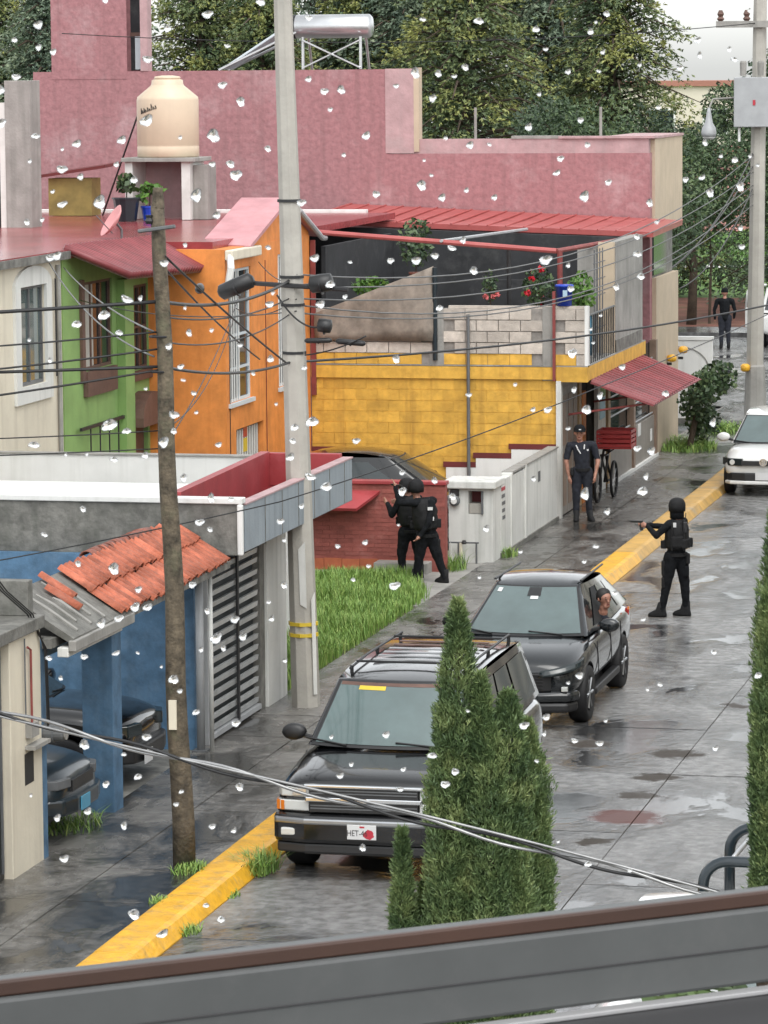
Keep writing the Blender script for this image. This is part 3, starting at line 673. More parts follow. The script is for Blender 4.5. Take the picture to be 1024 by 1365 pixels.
box('slab', 'concrete', TS, -21.1, -19.62, 69.5, 70.7, 6.42, 6.50, .01); box('back', 'pink_old', TS, -20.9, -19.92, 70.5, 70.6, 5.31, 6.42)
box('buttress', 'concrete', TS, -19.745, -19.45, 69.8, 70.4, 5.31, 6.35)
TK = thing('water_tank', 'cream plastic rooftop water tank with a stepped lid', 'water tank', (-20.32, 70.1, 6.5))
MB().lathe([(.575,0),(.6,.03),(.6,.2),(.59,.22),(.6,.24),(.6,1.10),(.585,1.16),(.33,1.37),(.31,1.40),(.30,1.48),(.24,1.50)], (-20.32,70.1,6.50), 28).build('body', 'tank_cream', TK, True)
MB().lathe([(.25,0),(.26,.02),(.24,.05),(.1,.07)], (-20.32,70.1,8.0), 20).build('lid', 'tank_cream', TK, True)
# faint dark lettering strokes on the tank shell
for i, (a, h, z) in enumerate([(-2.30+.075*k, (.12,.07,.10,.06,.09,.06,.13,.07,.08)[k], 7.33+.012*k) for k in range(9)]):
    c = (-20.32+.603*math.cos(a), 70.1+.603*math.sin(a)); c2 = (-20.32+.603*math.cos(a+.035), 70.1+.603*math.sin(a+.035))
    MB().tube([(c[0],c[1],z),(c[0],c[1],z+h),(c2[0],c2[1],z+h*.55),(c2[0],c2[1],z+.01)], .006, 4).build('lettering', 'ink', TK)
MB().tube([(-20.9,70.0,7.3),(-22.1,71.5,5.32)], .018, 6).build('pipe', 'iron_dark', TK)

DS = thing('satellite_dish', 'tilted pink satellite dish on the red roof', 'dish', (-18.12, 59.5, 5.40))
rf = mesh_of(MB().lathe([(.02,0),(.14,.012),(.26,.05),(.34,.10),(.35,.10),(.27,.035),(.15,-.005),(.02,-.012)], (0,0,0), 22), 'reflector', 'dish_pink', True)
link('reflector', rf, DS, (-18.18,59.5,5.66), Vector((-.72,-.42,.54)).to_track_quat('Z','Y').to_euler(), (.86,.86,.86))
MB().tube([(-18.10,59.6,5.39),(-18.10,59.6,5.55),(-18.16,59.53,5.65)], .022, 8).build('mount', 'iron_grey', DS)
MB().tube([(-18.21,59.45,5.49),(-18.44,59.3,5.79)], .010, 6).build('feed_arm', 'iron_grey', DS)
# ================================================================== brick-red garden wall with its red lean-to
RW = thing('red_garden_wall', 'brick-red garden wall with orange tiled foot at the back of the grass lot', 'wall', (-13.6, 58.4, .1))
box('core', 'brickred', RW, -15.6, -12.40, 58.405, 58.56, .1, 1.52)
bk = mesh_of(MB().box(0,.240,-.009,.02,0,.063), 'brick', 'brickblock')
qq = random.Random(9)
for r in range(17):
    x = -15.05 - (.12 if r % 2 else 0)
    while x < -12.44:
        z = .36+r*.068
        if z < 1.45:
            o = link('brick', bk, RW, (x, 58.408+qq.uniform(-.004,.004), z)); o.scale = (min(1, (-12.41-x)/.240), 1, 1)
        x += .247
box('coping', 'red_paint', RW, -15.6, -12.38, 58.36, 58.60, 1.521, 1.58, .01)
ot = mesh_of(MB().box(0,.29,-.012,.012,0,.19), 'foot_tile', 'orange_tile')
for i in range(8): link('foot_tile', ot, RW, (-15.0+i*.297, 58.40, .12), (0,0,0), (1,1,.95 if i % 2 else 1))
box('step', 'concrete', RW, -13.5, -12.62, 58.0, 58.38, .1, .30, .01)
MB().slab([(-15.2,57.9,1.18),(-13.75,57.9,1.18),(-13.3,58.7,1.56),(-15.2,58.7,1.56)], .05).build('lean_to', 'red_paint', RW)
# ================================================================== white pillar and boundary wall
PE = thing('white_meter_pillar', 'white gate pillar with slab cap, round meter and a broken niche', 'pillar', (-12.2, 59.7, .12))
wall_rect(MB(), 'y', 59.6, .6, -12.60, -11.86, .1, 1.34, [(-12.27,-12.02,.92,1.30)]).build('body', 'white_wall', PE); weld(PE.children[0])
box('niche_back', 'maroon', PE, -12.28, -12.01, 59.9, 59.95, .9, 1.31)
box('niche_box', 'pole_concrete', PE, -12.26, -12.06, 59.62, 59.88, .93, 1.09)
box('niche_door', 'iron_grey', PE, -12.05, -12.02, 59.56, 59.59, .92, 1.30)
MB().box(-12.68,-11.80,59.5,60.3,1.341,1.47).build('cap', 'white_wall', PE, bevel=.02)
MB().lathe([(.085,0),(.09,-.03),(.09,-.07),(.06,-.09)], (-12.49,59.6,1.14), 16, 'y').build('meter', 'iron_grey', PE)
MB().lathe([(.05,0),(.05,-.01)], (-12.49,59.50,1.14), 14, 'y').build('meter_dial', 'frame_white', PE)
box('meter_top', 'iron_dark', PE, -12.56, -12.42, 59.53, 59.597, 1.22, 1.32)
MB().tube([(-12.6,59.5,.46),(-12.08,59.5,.46)], .014, 6).build('pipe_rail', 'iron_grey', PE)
for x in (-12.55,-12.42,-12.12): MB().tube([(x,59.5,.11),(x,59.5,.46)], .016, 6).build('pipe', 'iron_grey' if x > -12.5 else 'white_wall', PE)
MB().tube([(-12.38,59.5,.46),(-12.38,59.5,.2)], .03, 8).build('pipe', 'cream_paint', PE)
MB().lathe([(.03,0),(.045,.02),(.03,.06)], (-12.32,59.48,.44), 10).build('valve', 'iron_dark', PE)
BW = thing('white_boundary_wall', 'stained white panel wall along the pavement, running from the meter pillar to the yellow house', 'wall', (-11.9, 63, .12))
ys = [60.25, 61.15, 62.4, 65.5]; tops = [1.40, 1.36, 1.38]
for i in range(3):
    a, b = ys[i]+.01, ys[i+1]-.01
    box('panel', 'white_wall', BW, -12.0, -11.86, a, b, .1, tops[i]+i*.02, .008)
for i in range(1, 3): box('panel_post', 'white_wall', BW, -12.02, -11.835, ys[i]-.06, ys[i]+.06, .1, 1.43+i*.01, .01)
MB().box(-12.03,-11.83,60.25,65.5,.1,.2).build('plinth', 'concrete_dark', BW)
box('coping', 'concrete', BW, -12.03, -11.84, 61.2, 65.5, 1.425, 1.455)
# faded sprayed marks on the first panel
for k in range(5): box('sprayed_mark', 'plate_red' if k == 0 else 'iron_grey', BW, -11.858, -11.855, 60.3+.02*k, 60.62-.03*(k % 2), 1.22-.12*k, 1.28-.12*k)
box('wall_hole', 'iron_grey', BW, -11.857, -11.853, 63.6, 63.8, 1.02, 1.2)

# ================================================================== yellow house with block parapet and roofed terrace
F_ = thing('yellow_house', 'yellow painted block house with raw block parapet, roofed terrace and red street awning', 'house', (-14, 70, .12))
YW = 65.8
fw1 = box('side_wall', 'yellow_paint', F_, -16.44, -11.93, YW+.02, YW+.2, .1, 2.60)
yb = mesh_of(MB().box(0,.395,-.014,.02,0,.193), 'block', 'yellow_paint')
q = random.Random(12)
for r in range(8):
    z = 1.02+r*.20; x = -16.42-(.2 if r % 2 else 0)
    while x < -12.0:
        a = max(x, -16.42); b = min(x+.395, -11.945)
        o = link('block', yb, fw1, (a, YW+.0265+q.uniform(-.004,.004), z)); o.scale = ((b-a)/.395, 1, 1); x += .403
box('tie_beam', 'yellow_paint', fw1, -16.44, -11.92, YW-.03, YW+.21, 2.62, 2.84)
box('corner_post', 'white_wall', F_, -11.93, -11.84, YW-.05, YW+.1, .1, 2.6)
# stepped white dado with maroon border
for x0, x1, zt in ((-13.95,-13.4,1.02),(-13.4,-12.75,1.19),(-12.75,-11.94,1.36)):
    box('dado', 'white_paint', F_, x0, x1, YW-.026, YW-.008, .1, zt)
    box('dado_border', 'maroon', F_, x0-.05, x1+.0, YW-.03, YW-.0075, zt+.002, zt+.10)
box('dado_border', 'maroon', F_, -16.44, -15.4, YW-.03, YW-.008, 1.24, 1.36)
# floor slab and overhang
box('floor_slab', 'concrete', F_, -16.44, -11.36, YW-.03, 72.4, 2.85, 2.87)
box('slab_edge', 'yellow_paint', F_, -11.92, -11.36, YW-.04, YW+.1, 2.58, 2.849)
box('slab_edge', 'yellow_paint', F_, -11.48, -11.355, YW+.1, 72.4, 2.60, 2.849)
box('slab_soffit', 'white_wall', F_, -11.92, -11.481, YW+.101, 72.4, 2.60, 2.65)
# block parapet
pw = box('parapet', 'mortar', F_, -16.42, -11.40, YW+.02, YW+.16, 2.871, 3.88)
rb = mesh_of(MB().box(0,.388,-.03,.03,0,.188), 'block', 'block_raw')
yb2 = yb
for r in range(5):
    z = 2.875+r*.203; x = -16.40-(.2 if r % 2 else 0)
    while x < -11.45:
        a = max(x, -16.40); b = min(x+.388, -11.415)
        skip = (-14.22 < (a+b)/2 < -13.98) or (-12.18 < (a+b)/2 < -11.92)
        if b-a > .06 and not skip:
            o = link('block', yb if (r == 0 and x < -11.9) else rb, pw, (a, YW+.012+q.uniform(-.008,.008), z)); o.scale = ((b-a)/.388, 1, 1)
        x += .403
box('parapet_post', 'concrete', F_, -14.24, -13.98, YW-.005, YW+.17, 2.7, 3.88)
box('parapet_post', 'concrete', F_, -12.18, -11.95, YW-.005, YW+.17, 2.6, 3.92)
box('corner_trim', 'white_paint', F_, -11.42, -11.36, YW-.01, YW+.18, 2.85, 3.93)
box('parapet_cap', 'block_raw', F_, -13.9, -11.43, YW+.03, YW+.15, 3.881, 3.93)
# roof of the terrace
MB().slab([(-18.4,73.0,5.20),(-11.30,73.0,4.94),(-11.30,76.95,5.02),(-18.4,76.95,5.36)], .10).build('terrace_roof', 'roof_red', F_)
for i in range(20):
    t = i/19; x = -18.3+7.0*t; z0 = 5.205-.26*t; z1 = 5.365-.34*t
    MB().tube([(x,72.99,z0),(x,76.9,z1)], .018, 6).build('roof_rib', 'roof_red', F_)
MB().tube([(-16.6,66.5,5.22),(-12.05,66.5,4.88)], .05, 8).build('roof_beam', 'roof_red', F_)
MB().tube([(-12.05,66.5,4.88),(-11.45,72.9,4.88)], .045, 8).build('roof_beam', 'rust_red', F_)
MB().tube([(-11.97,66.4,2.5),(-11.97,66.4,4.9)], .05, 8).build('roof_post', 'rust_red', F_)
MB().box(-11.985,-11.935,YW-.08,YW-.035,2.6,4.2).build('front_post', 'rust_red', F_)
MB().tube([(-14.15,66.4,5.06),(-13.8,72.9,5.0)], .03, 6).build('roof_brace', 'steel_grey', F_)
MB().box(-16.43,-16.34,YW-.04,YW+.0,2.3,5.1).build('downpipe', 'rust_red', F_)
MB().tube([(-13.52,YW-.08,.1),(-13.52,YW-.08,3.78)], .032, 8).build('vent_pipe', 'iron_grey', F_)
MB().tube([(-14.13,YW-.06,2.95),(-14.13,YW-.06,4.62)], .045, 8).build('support_post', 'car_teal', F_)
box('back_wall', 'shade_dark', F_, -18.4, -11.7, 72.2, 72.35, 2.871, 4.86); MB().hexa([(-18.4,72.2,4.861),(-11.7,72.2,4.861),(-11.7,72.35,4.861),(-18.4,72.35,4.861),(-18.4,72.2,5.10),(-11.7,72.2,4.87),(-11.7,72.35,4.87),(-18.4,72.35,5.10)]).build('back_wall_top', 'shade_dark', F_); box('side_screen', 'shade_dark', F_, -16.43, -16.35, 66.6, 72.2, 2.871, 4.95)  # near-black walls: the terrace's shade is put into their colour
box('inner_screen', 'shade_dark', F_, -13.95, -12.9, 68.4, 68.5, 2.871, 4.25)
MB().tube([(-13.0,66.9,2.87),(-13.0,66.9,4.95)], .04, 8).build('support_post', 'iron_dark', F_)
mb = MB(); rows = []
for j in range(7):
    for i in range(13):
        u, v = i/12, j/6; zt = 3.78+.86*u; z = 3.30+(zt-3.30)*v
        mb.v.append((-16.35+2.2*u, YW-.085-.02*math.sin(u*9+v*3)-.014*math.sin(u*23-v*7)-.02*v-.02*math.sin(v*5)*u, z))
for j in range(6):
    for i in range(12): mb.f.append((j*13+i, j*13+i+1, (j+1)*13+i+1, (j+1)*13+i)); mb.m.append(0)
o = mb.build('tarpaulin', 'tarp_brown', F_, True, fix=False); sd_ = o.modifiers.new('t', 'SOLIDIFY'); sd_.thickness = .01
# street side of the terrace: railing, blockwork return, concrete end pier
box('pier', 'concrete', F_, -11.62, -11.385, 69.0, 72.2, 2.871, 4.93)
box('pier_strip', 'beige_plaster', F_, -11.70, -11.40, 68.90, 69.0, 2.871, 4.93)
box('return_wall', 'concrete', F_, -12.1, -11.701, 68.96, 69.1, 2.871, 4.85)
box('pier_base', 'concrete_dark', F_, -11.50, -11.37, 69.0, 72.0, 2.871, 3.1)
rl = MB().tube([(-11.40,YW+.2,3.75),(-11.40,68.9,3.75)], .02, 6).build('railing', 'iron_grey', F_)
for i in range(16): MB().tube([(-11.40,YW+.25+i*.2,2.87),(-11.40,YW+.25+i*.2,3.75)], .011, 5).build('baluster', 'iron_dark', rl)
for i in range(4): MB().tube([(-11.55,67.6+i*.3,2.87),(-11.55,67.6+i*.3,4.85)], .012, 5).build('lattice_bar', 'iron_grey', F_)
for i in range(5): MB().tube([(-11.55,67.5,3.4+i*.3),(-11.55,68.8,3.4+i*.3)], .01, 5).build('lattice_bar', 'iron_grey', F_)
# ground floor to the street
XS = -11.85
box('shop_wall', 'concrete_dark', F_, -12.3, -12.2, YW+.2, 77, .1, 2.6)
for i, y in enumerate((66.05, 66.6, 67.15)): 
    dp = box('door_leaf', 'door_grey', F_, -11.95, -11.88, y, y+.53, .14, 2.45, .01)
    MB().box(-11.879,-11.872,y+.1,y+.43,1.4,2.3).build('door_panel', 'brown_metal', dp); MB().box(-11.879,-11.872,y+.1,y+.43,.3,1.25).build('door_panel', 'brown_metal', dp)
box('door_head', 'door_grey', F_, -11.96, -11.87, 66.05, 67.7, 2.452, 2.6)
box('shop_post', 'tan_metal', F_, -11.97, -11.85, 67.72, 67.95, .1, 2.6); box('shop_post', 'orange_paint', F_, -11.97, -11.86, 68.1, 68.5, .1, 2.2)
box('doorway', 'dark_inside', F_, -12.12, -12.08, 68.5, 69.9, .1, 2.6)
box('shop_panel', 'white_wall', F_, -11.96, -11.88, 69.95, 70.8, .1, 2.5); box('shop_panel_sign', 'plate_blue', F_, -11.879, -11.874, 70.1, 70.7, 1.5, 1.9)
box('shop_panel_sign', 'leaf_sign' if 'leaf_sign' in MT else 'green_paint', F_, -11.879, -11.874, 70.2, 70.75, 1.92, 2.3)
box('shop_post', 'tan_metal', F_, -11.95, -11.85, 70.95, 71.2, .1, 2.55)
box('low_wall', 'door_grey', F_, -11.95, -11.86, 71.21, 77.0, .1, 1.0)
box('plinth', 'white_paint', F_, -11.859, -11.80, 70.9, 77.0, .125, .19)
for y in (73.85, 76.75): box('shop_post', 'brown_metal', F_, -11.96, -11.82, y, y+.22, .1, 2.55)
box('shop_window', 'glass_dark', F_, -12.0, -11.97, 71.21, 77.0, 1.0, 2.5)
for a, b in ((71.25,73.83),(74.1,76.73)):
    for k in range(4): MB().tube([(-11.90,a,1.05+k*.38),(-11.90,b,1.05+k*.38)], .018, 6).build('window_bar', 'steel_grey', F_)
box('paper_notice', 'white_paint', F_, -11.859, -11.853, 74.6, 74.95, .75, 1.0); box('paper_notice', 'white_paint', F_, -11.859, -11.853, 76.2, 76.45, .5, .75)
# awning of ribbed red sheets
aw = [Vector((-11.36,66.1,2.56)), Vector((-10.22,66.1,2.16)), Vector((-10.22,71.7,2.16)), Vector((-11.36,72.2,2.56))]
an = MB().slab(aw, .03).build('awning', 'awning_red', F_)
strip = mesh_of(MB().prism([(-.14,0),(-.12,.05),(-.06,.055),(-.035,.012),(.13,.008),(.14,.0)], 'x', 0, 1), 'awning_sheet', 'awning_red')
for i in range(19):
    t = (i+.5)/19; a = aw[0].lerp(aw[3], t); b = aw[1].lerp(aw[2], t); dd = b-a
    link('awning_sheet', strip, an, a+Vector((-.0,0,.004)), dd.to_track_quat('X','Z').to_euler(), (dd.length+.02, 1, 1))
for y in (66.3, 69, 71.5): MB().tube([(-11.8,y,1.95),(-10.4,y,2.16)], .02, 6).build('awning_arm', 'rust_red', F_)
# terrace plants and bucket
def leafball(mb, c, r, n, size, q, flat=1.0):
    for _ in range(n):
        v = Vector((q.gauss(0,1), q.gauss(0,1), q.gauss(0,1))).normalized(); p = Vector(c) + Vector((v.x*r[0], v.y*r[1], v.z*r[2]))*(q.random()**.4)
        a = Vector((q.gauss(0,1), q.gauss(0,1), q.gauss(0,1)*flat)).normalized(); b = a.orthogonal().normalized(); b.rotate(Matrix.Rotation(q.uniform(0,6.28), 3, a))
        s = size*q.uniform(.6, 1.4); bb = len(mb.v)
        mb.v += [p-b*s*.35, p+a*s*.5, p+b*s*.35, p-a*s*.5]; mb.f.append((bb, bb+1, bb+2, bb+3)); mb.m.append(0); mb.tint.append(min(1, max(0, q.gauss(.45, .28))))
def potted(name, label, c, r, n, size, mat='leaf_bright', pot='clay_dark', potr=.13, flowers=None, seed=1, stem=True, poth=.25):
    q = random.Random(seed); z0 = c[2]
    P = thing(name, label, 'plant', (c[0], c[1], z0))
    MB().lathe([(potr*.75,0),(potr,poth),(potr*1.08,poth),(potr*1.08,poth+.03)], (c[0],c[1],z0), 14).build('pot', pot, P)
    mb = MB(); top = z0+poth+.1+r[2]; leafball(mb, (c[0],c[1],top), r, n, size, q); mb.build('foliage', mat, P)
    if stem: MB().tube([(c[0],c[1],z0+poth*.8),(c[0]+.02,c[1],top)], .014, 6).build('stem', 'bark', P)
    if flowers:
        for i in range(flowers[1]):
            v = Vector((q.gauss(0,1), q.gauss(0,1)-.8, q.gauss(0,1))).normalized(); p = (c[0]+v.x*r[0]*1.0, c[1]+v.y*r[1]*1.05, top+v.z*r[2]*1.0)
            fb = MB(); leafball(fb, p, (.05,.05,.05), 14, .08, q); fb.tint = []; fb.build('flower', flowers[0], P)
    return P
potted('flowering_plant', 'potted plant with red flowers on the terrace next to the red post', (-12.35,66.35,3.5), (.3,.25,.38), 340, .09, 'leaf_dark', flowers=('flower_red', 6), seed=2)
potted('flowering_plant', 'potted plant with one pale pink bloom on the terrace wall', (-13.25,66.4,3.6), (.16,.14,.3), 200, .07, 'leaf_dark', flowers=('flower_pink', 3), seed=3)
potted('terrace_shrub', 'yellow-green shrub in a pot by the terrace railing', (-11.6,66.5,3.35), (.26,.28,.42), 420, .09, 'leaf_bright', seed=4)
potted('terrace_shrub', 'bright green leafy plant behind the brown tarpaulin', (-15.4,66.3,3.75), (.42,.2,.18), 420, .09, 'leaf_bright', seed=5, poth=.2)
potted('terrace_shrub', 'dark leafy plant in the shade under the terrace roof', (-15.3,69.5,4.05), (.35,.3,.5), 420, .1, 'leaf_dark', seed=6)
potted('roof_plant', 'broad-leaved green plant in front of the tank stand', (-20.45,69.2,5.31), (.26,.15,.20), 70, .17, 'leaf_bright', 'plastic_blue', .16, seed=7)
potted('roof_plant', 'green plant in a dark tub at the corner of the tank stand', (-20.85,69.0,5.31), (.2,.2,.2), 120, .12, 'leaf_dark', 'car_teal', .26, seed=8, poth=.42)
BK = thing('blue_bucket', 'bright blue plastic bucket on top of the block parapet', 'bucket', (-11.85, 66.1, 3.93))
MB().lathe([(.13,0),(.15,.34),(.17,.34),(.17,.37),(.15,.38)], (-11.80,YW+.1,3.935), 16).build('shell', 'plastic_blue', BK, True)
MB().box(-11.80,-11.72,YW-.06,YW-.052,4.1,4.22).build('sticker', 'sticker_blue', BK)
CL = thing('blue_cloth', 'blue cloth hanging on the inside of the terrace railing', 'cloth', (-11.45, 66.3, 2.9))
mb = MB()
for j in range(2):
    for i in range(9): mb.v.append((-11.43+.02*math.sin(i*1.7), YW+.24+i*.07, 3.0+j*.72))
for i in range(8): mb.f.append((i, i+1, 10+i, 9+i)); mb.m.append(0)
o = mb.build('fabric', 'plate_blue', CL, True, fix=False); o.modifiers.new('t', 'SOLIDIFY').thickness = .008

# ================================================================== pink building behind
P_ = thing('pink_building', 'tall windowless pink plastered building with stepped roofline and beige street side', 'building', (-18, 77, 0))
box('wall', 'pink_plaster', P_, -25.3, -17.55, 77.0, 77.3, .1, 8.16)
box('wall', 'pink_plaster', P_, -17.55, -11.99, 77.002, 77.3, .1, 6.40)
box('wall_corner', 'pink_old', P_, -17.58, -16.97, 76.985, 77.28, 6.41, 8.17); box('corner_pipe', 'beige_plaster', P_, -16.97, -16.86, 76.98, 77.3, 6.44, 8.19)
box('parapet', 'pink_old', P_, -16.97, -12.02, 77.02, 77.35, 6.401, 6.70); box('parapet_cap', 'concrete', P_, -14.9, -13.9, 77.0, 77.37, 6.701, 6.76)
box('parapet_cap', 'pink_old', P_, -13.9, -11.9, 76.97, 77.4, 6.702, 6.75)
box('stair_tower', 'pink_plaster', P_, -24.9, -22.9, 77.31, 77.75, .1, 11.5); box('stair_tower_front', 'pink_plaster', P_, -24.88, -23.2, 76.99, 77.0, 8.0, 11.5)
box('tower_return', 'pink_old', P_, -22.9, -22.74, 76.98, 77.3, 8.165, 11.5)
tw = box('tower_window', 'shade_dark', P_, -23.2, -22.9, 77.29, 77.305, 8.18, 11.5)
for z in (8.9, 10.1): box('window_rail', 'brown_wood', tw, -23.2, -22.9, 77.26, 77.29, z, z+.08)
box('window_curtain', 'frame_bluewhite', tw, -23.1, -22.97, 77.27, 77.288, 8.2, 8.9)
box('left_wing', 'pink_plaster', P_, -27, -25.3, 77.05, 77.4, .1, 6.65)
box('side', 'beige_plaster', P_, -13, -11.93, 77.3, 81.2, 4.75, 6.69)
box('side_cap', 'pink_old', P_, -13, -11.9, 77.401, 81.22, 6.691, 6.74)
box('side_lower', 'concrete_dark', P_, -13, -12.0, 77.3, 80.2, 3.8, 4.749); box('side_window', 'glass_dark', P_, -12.001, -11.97, 77.4, 79.2, 3.85, 4.7)
box('side_base', 'beige_plaster', P_, -13, -11.9, 77.3, 80.4, .1, 3.80)
box('roof_slab', 'concrete_dark', P_, -27, -13, 77.4, 84, 6.1, 6.3)
for i, x in enumerate((-15.7,-13.05)): MB().tube([(x,77.2,6.7),(x,77.2,7.35)], .03, 6).build('vent_pipe', 'concrete', P_)
SH = thing('solar_water_heater', 'solar water heater with silver tank on a steel frame on the pink roof', 'water heater', (-19, 78, 8.16))
MB().lathe([(.02,-.86),(.2,-.84),(.25,-.80),(.25,.78),(.2,.83),(.02,.85)], (-18.85,77.7,9.07), 24, 'x').build('tank', 'galv', SH, True)
MB().lathe([(.255,0),(.255,.05)], (-19.72,77.7,9.07), 20, 'x').build('end_cap', 'iron_dark', SH)
for x in (-19.45,-18.2):
    MB().tube([(x,77.4,8.17),(x,77.4,8.85)], .03, 6).build('leg', 'galv', SH); MB().tube([(x,78.2,8.17),(x,77.9,8.85)], .03, 6).build('leg', 'galv', SH)
MB().tube([(-19.45,77.38,8.2),(-18.2,77.38,8.78)], .02, 6).build('brace', 'galv', SH); MB().tube([(-19.45,77.36,8.78),(-18.2,77.36,8.2)], .02, 6).build('brace', 'galv', SH)
for i in range(8): MB().tube([(-20.0+.0*i,77.45+i*.1,8.95),(-21.2,77.45+i*.1,8.2)], .03, 6).build('collector_tube', 'frame_bluewhite', SH)
MB().tube([(-19.6,77.42,8.95),(-21.3,77.42,8.17)], .03, 6).build('collector_frame', 'galv', SH); MB().tube([(-19.6,78.2,8.95),(-21.3,78.2,8.17)], .03, 6).build('collector_frame', 'galv', SH)
# pale wall closing the yard past the awning
FW = thing('pale_yard_wall', 'pale panel wall with an arched motif standing beyond the red awning', 'wall', (-13, 84.5, .1))
box('panel', 'white_paint', FW, -14.6, -11.72, 84.45, 84.6, .1, 2.0, .01)
box('top_rail', 'frame_white', FW, -14.6, -11.70, 84.43, 84.62, 2.001, 2.08)
MB().tube([(-13.1,84.44,1.35)]+[(-12.45-.65*math.cos(math.pi*i/12), 84.44, 1.35+.5*math.sin(math.pi*i/12)) for i in range(13)]+[(-11.8,84.44,1.35)], .012, 5).build('arch_moulding', 'concrete', FW)
box('plinth', 'concrete_dark', FW, -14.6, -11.71, 84.40, 84.62, .1, .22)
for i, dy in enumerate((0, .55)):
    LB = thing('round_lamp', ('yellow ball lamp on the yard wall beside the awning', 'second yellow ball lamp, further along the beige wall')[i], 'lamp', (-11.75, 79.6+dy*3, 2.2), group='yellow lamps past the awning')
    MB().lathe([(.03,-.08),(.09,-.06),(.11,0),(.09,.06),(.03,.08)], (-11.80,78.8+dy*3,2.02+.06*i), 14).build('globe', 'kerb_yellow', LB, True)
    MB().tube([(-11.93,78.8+dy*3,1.9),(-11.80,78.8+dy*3,1.9)], .03, 6).build('bracket', 'iron_dark', LB)
# ================================================================== poles and wires
WP = thing('wooden_pole', 'leaning weathered wooden utility pole on the pavement in front of the blue house', 'utility pole', (-10.35, 35.9, .13))
pts = [Vector((-10.35,35.9,.1)).lerp(Vector((-10.52,35.9,6.80)), t/14) + Vector((.012*math.sin(t*1.3),.01*math.cos(t),0)) for t in range(15)]
MB().tube(pts, [.118-.0035*i for i in range(15)], 14).build('shaft', 'pole_wood', WP, True)
MB().tube([(-10.52,35.9,6.78),(-10.52,35.9,6.98)], [.07,.05], 8).build('top', 'pole_wood', WP)
box('tag', 'cream_paint', WP, -10.45, -10.37, 35.765, 35.785, 1.55, 1.85)
MB().lathe([(.03,0),(.045,.03),(.03,.06),(.04,.09)], (-10.60,35.85,6.62), 10).build('insulator', 'iron_dark', WP)
MB().tube([(-10.7,35.8,6.55),(-10.32,35.8,6.6)], .02, 6).build('bracket', 'iron_grey', WP)
for z in (5.5,5.15): MB().tube([(-10.52+.1*math.cos(a),35.9+.1*math.sin(a),z) for a in [i*.7 for i in range(10)]], .012, 5).build('strap', 'iron_dark', WP)
CP = thing('concrete_pole', 'tall eight-sided concrete utility pole with yellow bands behind the slatted gate', 'utility pole', (-11.48, 45.5, .13))
def octpole(parent, b, t, r0, r1, mat):
    mb = MB(); b, t = Vector(b), Vector(t); n = 8
    for p, r in ((b, r0), (t, r1)):
        for k in range(n):
            a = 2*math.pi*(k+.5)/n; mb.v.append((p.x+r*math.cos(a), p.y+r*math.sin(a), p.z))
    for k in range(n): mb.f.append((k, (k+1) % n, n+(k+1) % n, n+k)); mb.m.append(0)
    mb.f.append(tuple(range(n, 2*n))); mb.m.append(0)
    return mb.build('shaft', mat, parent, bevel=.008)
octpole(CP, (-11.48,45.5,.1), (-11.72,45.5,10.6), .185, .105, 'pole_concrete')
for z in (1.03,1.17): 
    x = -11.48-.24*z/10.5; MB().lathe([(.193,0),(.193,.045)], (x,45.5,z), 8).build('band', 'sticker_yellow', CP)
def ring(cx, cy, r, z, h, mat, name, parent): MB().lathe([(r,0),(r,h)], (cx,cy,z), 10).build(name, mat, parent)
for z in (6.5,5.55,5.2,4.6): ring(-11.48-.24*z/10.5, 45.5, .157, z, .035, 'iron_dark', 'strap', CP)
MB().tube([(-11.60-.6,45.35,5.5),(-11.60+.75,45.35,5.42)], .03, 6).build('bracket', 'iron_dark', CP)
MB().hexa([(-11.50,45.326,1.45),(-11.415,45.326,1.40),(-11.415,45.329,1.40),(-11.50,45.329,1.45),(-11.52,45.326,2.15),(-11.43,45.326,2.25),(-11.43,45.329,2.25),(-11.52,45.329,2.15)]).build('torn_poster', 'white_wall', CP); MB().hexa([(-11.35,45.37,.3),(-11.315,45.41,.3),(-11.31,45.41,.3),(-11.345,45.365,.3),(-11.37,45.37,1.5),(-11.335,45.41,1.6),(-11.33,45.41,1.6),(-11.365,45.365,1.5)]).build('torn_poster', 'white_wall', CP)
# junction boxes and splice closures strapped to the lines at the pole
def closure(label, a, b, r):
    t = thing('splice_closure', label, 'cable box', a, group='cable boxes on the lines')
    a, b = Vector(a), Vector(b); d = (b-a)
    MB().tube([a, a+d*.08, a+d*.5, a+d*.92, b], [r*.45, r, r*1.05, r, r*.45], 12).build('body', 'black_plastic', t, True)
    MB().tube([a+d*.48-Vector((0,0,r*.2)), a+d*.52-Vector((0,0,r*.2))], r*1.15, 12).build('clamp', 'iron_dark', t)
closure('long black splice closure on the cable left of the concrete pole', (-12.5,45.3,5.36), (-12.05,45.3,5.55), .10)
closure('stubby black splice closure right of the concrete pole', (-11.33,45.3,5.48), (-11.03,45.3,5.52), .11)
closure('small black box hanging under the cables right of the concrete pole', (-11.23,45.3,4.98), (-11.05,45.3,4.96), .085)
closure('thin black splice tube low right of the concrete pole', (-11.4,45.3,4.78), (-11.05,45.3,4.79), .032)
closure('thin black splice tube further out on the low cable', (-11.0,45.3,4.78), (-10.62,45.3,4.75), .035)
closure('dark splice hanging on the cable between the two poles', (-11.9,42.3,5.62), (-11.6,41.2,5.66), .05)
RP = thing('distant_pole', 'concrete utility pole with grey cabinet and yellow-marked foot beyond the white car', 'utility pole', (-11.02, 86.5, .1))
octpole(RP, (-11.02,86.5,.1), (-10.9,86.5,11), .21, .15, 'pole_concrete')
box('cabinet', 'steel_grey', RP, -11.46, -10.55, 86.05, 86.32, 6.78, 7.92, .02)
